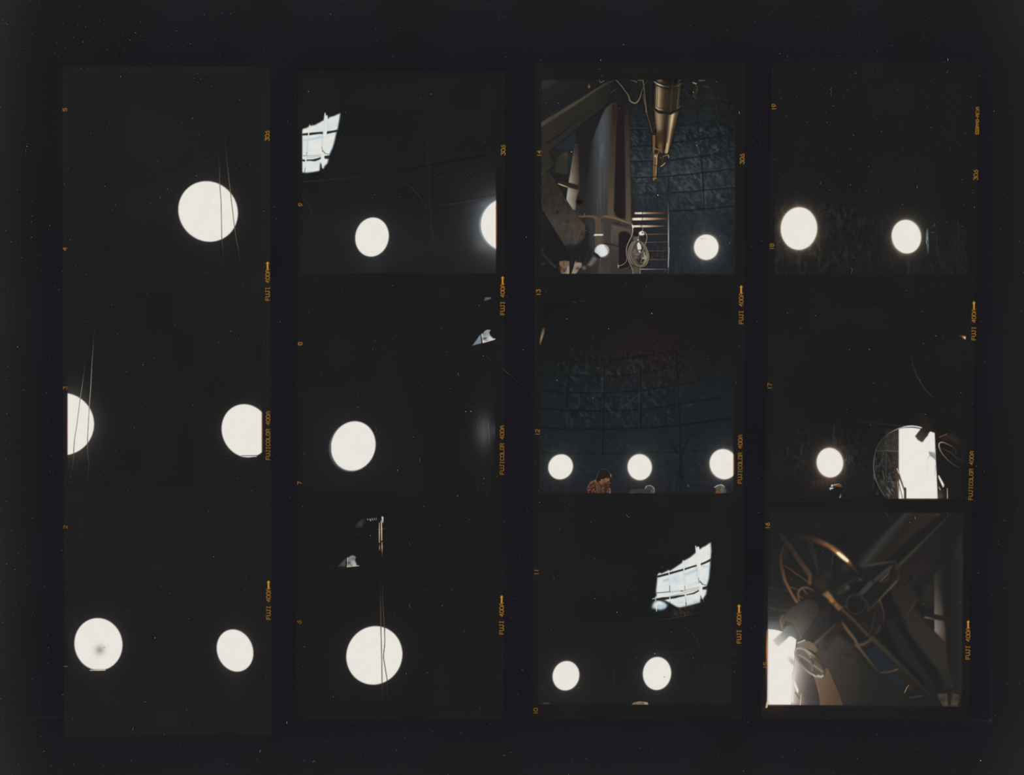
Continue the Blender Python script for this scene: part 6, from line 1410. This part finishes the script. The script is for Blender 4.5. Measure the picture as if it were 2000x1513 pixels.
fill(g4((880, 1420), (1050, 1150), (1250, 900), (1420, 760), (1513, 900), (1513, 1250), (1200, 1513), (900, 1513)), (42, 40, 39), 3.0, 0.8)
stroke(cr(g4((450, 945), (395, 1040), (405, 1150), (450, 1260))), 3.4, (74, 65, 56), 1.0, 0.9)
stroke(cr(g4((470, 1040), (560, 1060), (650, 1120), (760, 1210), (840, 1330), (860, 1460))), 5.0, [(60, 54, 46), (66, 58, 49), (62, 55, 48), (58, 53, 48), (60, 56, 51)], 1.6, 0.9)
fill(g4((520, 1110), (600, 1090), (700, 1180), (760, 1290), (700, 1360), (560, 1230)), (40, 39, 38), 2.0, 0.9)
stroke(g4((480, 1380), (800, 900), (960, 720)), 8, (54, 54, 53), 4.0, 0.4)
haze(0, 0, 22.0, (78, 77, 74)); haze(0, 0, 60.0, (13, 12, 10)); haze(0, 0, 4.0, (40, 40, 39))
spot(1508, 1222, 14, 7, (22, 24, 24))
dwp = p16.shape('doorway', dwo, lambda X, Y: A3(WHITE) + (vn(X, Y, 9, 9, 2)[..., None] - 0.5) * A3((3, 4, 6)), 0.7, label='over-bright white doorway flooding the corner')
stroke(cr(g4((112, 1275), (250, 1290), (430, 1322))), 0.8, (206, 204, 196), 0.5, 0.7)
p16.shape('eyepiece_tube', g4((440, 1318), (520, 1190), (640, 1160), (760, 1300), (740, 1400), (680, 1430), (595, 1418), (510, 1513)) + g7((470, 0), (330, 118), (290, 100), (215, 0)), lin(*g4((300, 1540), (640, 1230)), (0, (190, 190, 183)), (0.3, (172, 172, 165)), (0.6, (136, 136, 129)), (1, (104, 102, 97))), 1.0, label='hazy grey eyepiece tube across the doorway')
stroke(g4((420, 1330), (330, 1420), (225, 1513)), 1.6, (206, 204, 196), 0.9, 0.7)
fill(g7((520, 350), (580, 345), (655, 420), (640, 525), (540, 425)), lin(*g7((520, 350), (640, 480)), (0, (226, 220, 211)), (0.5, (200, 194, 186)), (1, (170, 164, 158))), 1.4)
stroke(g7((630, 650), (618, 760), (600, 880)), 1.4, [(196, 180, 164), (206, 192, 178), (226, 218, 208)], 0.8, 0.8)
# brown block and valve wheel
p16.shape('housing', g7((710, 130), (740, 60), (880, 10), (960, 10), (1060, 60), (1130, 140), (1165, 215), (1100, 265), (1020, 220), (900, 170), (780, 150)), lin(*g7((720, 100), (1140, 200)), (0, (128, 124, 116)), (0.4, (118, 106, 92)), (1, (112, 96, 78))), 1.0, label='tan rounded housing above the valve wheel')
stroke(g7((735, 55), (880, 0)), 2.6, (190, 200, 196), 0.7, 0.9)
vw_c = (1490 + 985 / 10.807, 1250 + 470 / 10.807)
vwo = ell(vw_c[0], vw_c[1], 37.2, 15.4, 0, 56, math.radians(45))
vw = p16.add('valve_wheel', [vwo], label='pale oval valve wheel seen edge-on')
fill(vwo, lin(*g7((720, 250), (1250, 700)), (0, (126, 118, 108)), (0.5, (108, 99, 88)), (1, (98, 86, 74))), 1.0, 0.85)
fill(g7((760, 330), (900, 420), (1020, 600), (1000, 640), (860, 520), (770, 400)), (96, 92, 88), 1.8, 0.9)
stroke(vwo + vwo[:1], 3.4, [(104, 90, 78), (178, 174, 164), (150, 142, 132), (146, 138, 127), (160, 154, 145), (190, 184, 174), (150, 140, 126), (112, 100, 88), (96, 84, 74), (104, 90, 78)], 0.8)
p16.line('wheel_spoke', g7((760, 310), (900, 390), (1050, 510), (1250, 660)), 4.0, [(146, 134, 120), (140, 126, 110), (134, 118, 100), (136, 120, 104)], 0.9, parent=vw)
p16.line('wheel_spoke', cr(g7((900, 230), (990, 320), (1020, 440), (1035, 640)), 4), 3.6, [(142, 132, 120), (134, 126, 116), (112, 102, 92), (122, 110, 98)], 0.9, parent=vw)
stroke(g7((1020, 400), (1060, 440), (1060, 480)), 4.5, (84, 74, 66), 1.2, 0.9)
stroke(g7((1100, 380), (1240, 520), (1310, 650), (1290, 740)), 4.0, (74, 63, 55), 1.2, 0.8)
stroke(g7((1160, 745), (1230, 770), (1265, 745)), 3.6, (178, 176, 166), 0.9, 0.9)
stroke(cr(g7((790, 165), (900, 195), (1000, 290))), 3.0, (166, 156, 142), 0.9, 0.9)
# slivers of light
p16.shape('light_gap', g7((652, 850), (670, 860), (755, 1050), (765, 1095), (722, 1115), (662, 960)), (232, 226, 215), 0.6, label='white sliver of light beside the doorway')
spot(*g7((755, 1080))[0], 1.2, 1.4, (-40, -56, -70))
p16.shape('light_gap', g7((636, 1085), (650, 1095), (680, 1182), (660, 1160), (638, 1130)), (214, 204, 190), 0.6)
p16.line('post', g7((808, 1140), (796, 1250), (788, 1362)), 2.0, [(176, 158, 140), (190, 176, 160), (204, 190, 172)], 0.5, label='thin pale post')
stroke(g7((690, 1100), (770, 1230)), 1.6, (84, 72, 63), 0.9, 0.7)
# small things at the right foot
p16.line('handrail', cr(g8((1115, 670), (1080, 720), (1050, 790)), 5), 1.5, [(120, 104, 78), (168, 146, 112), (130, 110, 80)], 0.5, label='thin bright curved rail')
stroke(g8((1130, 860), (1320, 835)), 3.6, (56, 54, 48), 1.2, 0.85); spot(*g8((1150, 720))[0], 4, 3, (14, 11, 6))
p16.shape('lit_block', g8((1535, 800), (1620, 795), (1695, 792), (1705, 990), (1620, 990), (1560, 870)), lin(*g8((1540, 800), (1690, 980)), (0, (68, 60, 50)), (0.6, (62, 57, 49)), (1, (80, 72, 62))), 1.2, label='small dim block at the right foot')
p16.shape('lit_block', g8((1760, 800), (1800, 795), (1865, 815), (1880, 870), (1840, 990), (1735, 990)), lin(*g8((1780, 800), (1800, 980)), (0, (68, 65, 56)), (0.5, (62, 58, 50)), (1, (72, 66, 54))), 1.2, label='small dim block beside the first')
stroke(g8((1590, 880), (1640, 900)), 3, (46, 42, 38), 1.2, 0.8); spot(*g8((1840, 870))[0], 3, 3, (-14, -13, -12)); stroke(g8((1790, 800), (1760, 880)), 1.4, (44, 42, 38), 0.7, 0.7)
stroke(g2((1265, 95), (1310, 170), (1370, 250), (1450, 310)), 1.4, [(72, 64, 44), (60, 54, 40), (46, 42, 36), (36, 35, 34)], 0.6); stroke(g2((1380, 175), (1440, 240), (1513, 300)), 1.4, (48, 43, 38), 0.7, 0.6)
spot(1644, 1054, 8, 8, (-4, -4, -3))

# ------------------------------------------------------------------ orange edge burn of the film beside the cut-off openings
CLIP = np.ones((H, W), np.float32)
for pts, w in (([(969.4, 395), (969.4, 483)], 1.7), ([(512.0, 806), (512.0, 882)], 1.1), ([(1433.4, 889), (1433.4, 926)], 1.8), ([(131.2, 768), (131.4, 887)], 0.9)):
    stroke(pts, w, (160, 90, 44), 0.5, [0.4, 0.95, 0.95, 0.4])
    stroke([(x + (1.6 if x > 400 else -1.4), y) for x, y in pts], w, (70, 42, 30), 0.8, 0.45)
stroke([(1498.0, 1232), (1497.4, 1300), (1496.8, 1340), (1497.6, 1350), (1497.2, 1372)], [2.2, 2.6, 1.8, 1.0, 1.6], [(190, 120, 66), (196, 118, 60), (150, 84, 44), (90, 60, 40), (130, 74, 42)], 0.6, [0.5, 1, 1, 0.7, 0.8])
stroke([(1495.6, 1236), (1494.8, 1340)], 2.0, (64, 42, 32), 0.9, 0.5)
fill([(1497.5, 1369), (1500, 1374), (1498.8, 1381.5), (1495.2, 1382)], (206, 188, 162), 0.6)
stroke([(1500, 1377.5), (1544, 1377.5)], 1.6, [(120, 84, 58), (110, 76, 52), (70, 50, 40)], 0.8, 0.8)
spot(1510, 1382, 22, 4, (9, 4, 2)); spot(1530, 1388, 40, 8, (6, 1.5, 1))
stroke([(1764, 975.2), (1830, 975.4)], 1.2, (84, 54, 36), 0.7, 0.7)


CLIP = np.ones((H, W), np.float32)
do_lettering()

# ================================================================== dust and lint on the sheet
rs = np.random.RandomState(21)
DUST = []
for i in range(2100):
    x, y = rs.rand() * W, rs.rand() * H
    r = 0.45 + 0.45 * rs.rand() ** 3
    v = 45 + 80 * rs.rand() ** 3.4
    DUST.append((x, y, r, v))
for i in range(300):                      # denser near the corners of the sheet
    x, y = 1700 + rs.randn() * 120, 230 + rs.randn() * 140
    DUST.append((x, y, 0.45 + 0.4 * rs.rand() ** 3, 46 + 60 * rs.rand() ** 3))
for (x, y, v) in ((1285, 381, 215), (376, 231, 110), (236, 150, 120), (53, 286, 120), (313, 386, 95), (303, 1245, 130),
                  (1915, 1484.5, 180), (1361, 284, 150), (1116, 296.5, 170), (1273, 611.8, 150), (1106.7, 622.5, 120),
                  (1188.6, 642, 120), (1087.8, 742.5, 130), (920, 803, 140), (602.6, 178.6, 120), (1173, 117.6, 130),
                  (723.6, 1045.4, 110), (1204.8, 1195, 130), (1278.5, 1276, 150), (1698, 681.8, 120), (1602, 357.4, 110),
                  (1777, 1020, 110), (759.4, 1311, 110), (793.5, 1314.6, 100), (863.5, 1182, 100), (776.6, 918, 120),
                  (945, 934.5, 110), (893.6, 968, 110), (909.5, 803.4, 130), (807, 853, 90), (1786, 466, 60)):
    DUST.append((x, y, 0.95, v))
for i in range(320):
    x, y = abs(rs.randn()) * 55, rs.rand() * H
    DUST.append((x, y, 0.45 + 0.45 * rs.rand() ** 3, 46 + 66 * rs.rand() ** 3))
for i in range(180):
    x, y = 260 + rs.randn() * 160, 70 + rs.randn() * 60
    DUST.append((x, y, 0.45 + 0.45 * rs.rand() ** 3, 46 + 80 * rs.rand() ** 3))
LINT = []
for i in range(110):
    x, y = rs.rand() * W, rs.rand() * H
    a, l = rs.rand() * 6.28, 2 + 3.5 * rs.rand()
    LINT.append([(x, y), (x + math.cos(a) * l, y + math.sin(a) * l), 46 + 40 * rs.rand() ** 2])
LINT += [[q(1400, 90, 8.333, (1872, 670), (1845, 710), (1865, 740), (1850, 790), (1862, 810)), None, 75],
         [q(1400, 90, 8.333, (360, 1065), (370, 1105)), None, 130],
         [q(1490, 110, 3.361, (578, 1385), (586, 1400), (578, 1425)), None, 80],
         [q(570, 970, 3.4386, (790, 720), (794, 745)), None, 80],
         [q(570, 550, 3.4386, (862, 1180), (858, 1208)), None, 75],
         [q(570, 550, 3.4386, (563, 975), (570, 1003)), None, 70],
         [q(570, 550, 3.4386, (1115, 612), (1120, 630)), None, 85],
         [q(570, 550, 3.4386, (1415, 585), (1460, 622)), None, 60],
         [q(570, 550, 3.4386, (1300, 490), (1335, 525)), None, 48],
         [q(570, 550, 3.4386, (1460, 622), (1640, 770)), None, 40],
         [q(1030, 970, 3.4386, (663, 115), (680, 140), (690, 130)), None, 80],
         [q(1750, 990, 10.807, (402, 195), (402, 250)), None, 120],
         [q(1760, 60, 8.333, (752, 450), (766, 470), (752, 495)), None, 120],
         [q(1760, 60, 8.333, (760, 650), (738, 695)), None, 85],
         [q(460, 1333, 8.333, (408, 1090), (394, 1125)), None, 110],
         [q(460, 1333, 8.333, (838, 625), (838, 660)), None, 130],
         [q(460, 1333, 8.333, (1258, 1285), (1290, 1262)), None, 95],
         [q(100, 1000, 3.363, (540, 1410), (534, 1435)), None, 80]]

# ================================================================== meshes
def srgb2lin(c):
    c = np.clip(c / 255.0, 0, 1)
    return np.where(c <= 0.04045, c / 12.92, ((c + 0.055) / 1.055) ** 2.4)

def sample(px, py):
    u = np.clip(px - 0.5, 0, W - 1.001)
    v = np.clip(py - 0.5, 0, H - 1.001)
    iu, iv = u.astype(int), v.astype(int)
    fu, fv = (u - iu)[:, None], (v - iv)[:, None]
    return (C[iv, iu] * (1 - fu) + C[iv, iu + 1] * fu) * (1 - fv) + (C[iv + 1, iu] * (1 - fu) + C[iv + 1, iu + 1] * fu) * fv

def flat_table(s):
    """for every aligned block of size s: is its pigment close to a blend of its corners"""
    nh, nw = (H - 1) // s, (W - 1) // s
    c = C[:nh * s + 1, :nw * s + 1]
    a00, a01 = c[0:-1:s, 0:-1:s], c[0:-1:s, s::s]
    a10, a11 = c[s::s, 0:-1:s], c[s::s, s::s]
    err = np.zeros((nh, nw), np.float32)
    for dy in range(s + 1):
        for dx in range(s + 1):
            fu, fv = dx / s, dy / s
            v = c[dy:dy + (nh - 1) * s + 1:s, dx:dx + (nw - 1) * s + 1:s]
            e = (a00 * (1 - fu) + a01 * fu) * (1 - fv) + (a10 * (1 - fu) + a11 * fu) * fv - v
            np.maximum(err, np.abs(e).max(-1), out=err)
    return err < 1.1 + 0.012 * (a00 + a11).mean(-1) / 2

np.clip(C, 0, 255, out=C)
FLAT = {s: flat_table(s).tolist() for s in (2, 4, 8, 16)}

def flat_block(x, y, s):
    t = FLAT[s]
    i, j = y // s, x // s
    if i < 0 or j < 0 or i >= len(t) or j >= len(t[0]):
        return True
    return t[i][j]

def patch_faces(poly, coarse):
    """cut a polygon into cells, fine only where the pigment has detail"""
    xs = [p[0] for p in poly]
    ys = [p[1] for p in poly]
    gx0 = math.floor((min(xs) - 0.5) / coarse) * coarse
    gy0 = math.floor((min(ys) - 0.5) / coarse) * coarse
    faces = []

    def rect_is(pl, x0, y0, x1, y1):
        if len(pl) < 4 or len(pl) > 6:
            return False
        a = 0.0
        for i in range(len(pl)):
            a += pl[i - 1][0] * pl[i][1] - pl[i][0] * pl[i - 1][1]
        return abs(abs(a) / 2 - (x1 - x0) * (y1 - y0)) < 1e-7 * (x1 - x0) * (y1 - y0) + 1e-9

    def rec(pl, x, y, s):
        bx0, by0, bx1, by1 = x + 0.5, y + 0.5, x + s + 0.5, y + s + 0.5
        pl = clip_poly(pl, bx0, by0, bx1, by1)
        if len(pl) < 3:
            return
        full = rect_is(pl, bx0, by0, bx1, by1)
        if full and s <= 16:
            full_rec(x, y, s)
            return
        if s == 1 or (s <= 4 and len(pl) < 7 and flat_block(x, y, s)):
            faces.append(pl)
            return
        h = s // 2
        for dx in (0, h):
            for dy in (0, h):
                rec(pl, x + dx, y + dy, h)

    def full_rec(x, y, s):
        if s == 1 or flat_block(x, y, s):
            faces.append([(x + .5, y + .5), (x + s + .5, y + .5), (x + s + .5, y + s + .5), (x + .5, y + s + .5)])
            return
        h = s // 2
        for dx in (0, h):
            for dy in (0, h):
                full_rec(x + dx, y + dy, h)

    y = gy0
    while y < max(ys):
        row = clip_poly(poly, -1e6, y + 0.5, 1e6, y + coarse + 0.5)
        if len(row) > 2:
            x = gx0
            while x < max(xs):
                rec(row, x, y, coarse)
                x += coarse
        y += coarse
    return faces

def to_xyz(a, z):
    return np.stack([(a[:, 0] - W / 2) * S, (H / 2 - a[:, 1]) * S, np.full(len(a), z)], 1)

def build(p, parent_obj):
    V, F, cols = [], [], []
    base = 0
    key = {}
    for poly in p.outlines:
        ar = sum(poly[i - 1][0] * poly[i][1] - poly[i][0] * poly[i - 1][1] for i in range(len(poly)))
        if ar < 0:
            poly = poly[::-1]
        idx = {}
        pts = []
        def vid(pt):
            k = (round(pt[0], 3), round(pt[1], 3))
            if k not in idx:
                idx[k] = len(pts)
                pts.append(k)
            return idx[k]
        top = []
        for f in patch_faces(poly, p.coarse):
            ids = []
            for pt in f:
                i = vid(pt)
                if not ids or (ids[-1] != i and ids[0] != i):
                    ids.append(i)
            if len(set(ids)) >= 3:
                top.append(ids)
        if not pts:
            continue
        n = len(pts)
        # outline ring for the rim and the underside
        ring = list(poly)
        m = len(ring)
        allp = np.array(pts + ring + ring, float)
        z = np.concatenate([np.full(n + m, p.z1), np.full(m, p.z0)])
        xyz = to_xyz(allp, 0.0)
        xyz[:, 2] = z
        V.append(xyz)
        cols.append(srgb2lin(sample(allp[:, 0], allp[:, 1])))
        for ids in top:                       # y runs down on the board, so flip to face up
            F.append([base + i for i in ids[::-1]])
        for i in range(m):
            j = (i + 1) % m
            F.append([base + n + i, base + n + j, base + n + m + j, base + n + m + i])
        F.append([base + n + m + i for i in range(m)])
        base += n + 2 * m
    if not V:
        return None
    V = np.concatenate(V)
    cols = np.concatenate(cols)
    me = bpy.data.meshes.new(p.name)
    me.from_pydata(V.tolist(), [], F)
    at = me.attributes.new('ink', 'FLOAT_COLOR', 'POINT')
    cc = np.ones((len(V), 4), np.float32)
    cc[:, :3] = cols
    at.data.foreach_set('color', cc.ravel())
    me.materials.append(INK)
    ob = bpy.data.objects.new(p.name, me)
    scene.collection.objects.link(ob)
    if parent_obj:
        ob.parent = parent_obj
    if p.label:
        ob['label'] = p.label
    if p.cat:
        ob['category'] = p.cat
    if p.group:
        ob['group'] = p.group
    if p.kind:
        ob['kind'] = p.kind
    return ob

floor_me = bpy.data.meshes.new('floor')
fx, fy = 0.6, 0.5
floor_me.from_pydata([(-fx, -fy, 0), (fx, -fy, 0), (fx, fy, 0), (-fx, fy, 0), (-fx, -fy, -0.02), (fx, -fy, -0.02),
                      (fx, fy, -0.02), (-fx, fy, -0.02)], [],
                     [(0, 1, 2, 3), (7, 6, 5, 4), (0, 4, 5, 1), (1, 5, 6, 2), (2, 6, 7, 3), (3, 7, 4, 0)])
floor_me.materials.append(plain_material('grey_baseboard', (0.12, 0.12, 0.12)))
floor = bpy.data.objects.new('floor', floor_me)
scene.collection.objects.link(floor)
floor['kind'] = 'structure'

objs = {}
for p in PIECES:
    objs[id(p)] = build(p, objs.get(id(p.parent)) if p.parent else None)

# dust: many tiny flakes nobody could count, lying on the top of the print
ZD = Z_PIC + 70 * Z_STEP
dv, df, dc = [], [], []
for (x, y, r, v) in DUST:
    b0 = len(dv)
    ix, iy = int(np.clip(x, 0, W - 1)), int(np.clip(y, 0, H - 1))
    if C[iy, ix].mean() > 110:
        continue
    for i in range(6):
        t = i * math.pi / 3
        dv.append(((x + r * math.cos(t) - W / 2) * S, (H / 2 - y - r * 1.15 * math.sin(t)) * S, ZD))
    df.append(list(range(b0, b0 + 6)))
    dc += [(v, v, v)] * 6
for a, b_, v in LINT:
    pts = [a, b_] if b_ is not None else a
    ix, iy = int(np.clip(pts[0][0], 0, W - 1)), int(np.clip(pts[0][1], 0, H - 1))
    if C[iy, ix].mean() > 110:
        continue
    rb = ribbon(pts, [0.9, 0.9], 0.0)
    b0 = len(dv)
    n = len(rb) // 2
    for (x, y) in rb:
        dv.append(((x - W / 2) * S, (H / 2 - y) * S, ZD))
        dc.append((v, v, v))
    for i in range(n - 1):
        df.append([b0 + i, b0 + i + 1, b0 + 2 * n - 2 - i, b0 + 2 * n - 1 - i])
dm = bpy.data.meshes.new('dust')
dm.from_pydata(dv, [], df)
at = dm.attributes.new('ink', 'FLOAT_COLOR', 'POINT')
cc = np.ones((len(dv), 4), np.float32)
cc[:, :3] = srgb2lin(np.array(dc, float))
at.data.foreach_set('color', cc.ravel())
dm.materials.append(INK)
dust = bpy.data.objects.new('dust', dm)
scene.collection.objects.link(dust)
dust['kind'] = 'stuff'
dust['label'] = 'fine pale dust and lint scattered over the whole black sheet'
dust['category'] = 'dust'
print('pieces', len(PIECES), 'tris', sum(len(pp.vertices) - 2 for o in bpy.data.objects if o.type == 'MESH' for pp in o.data.polygons))
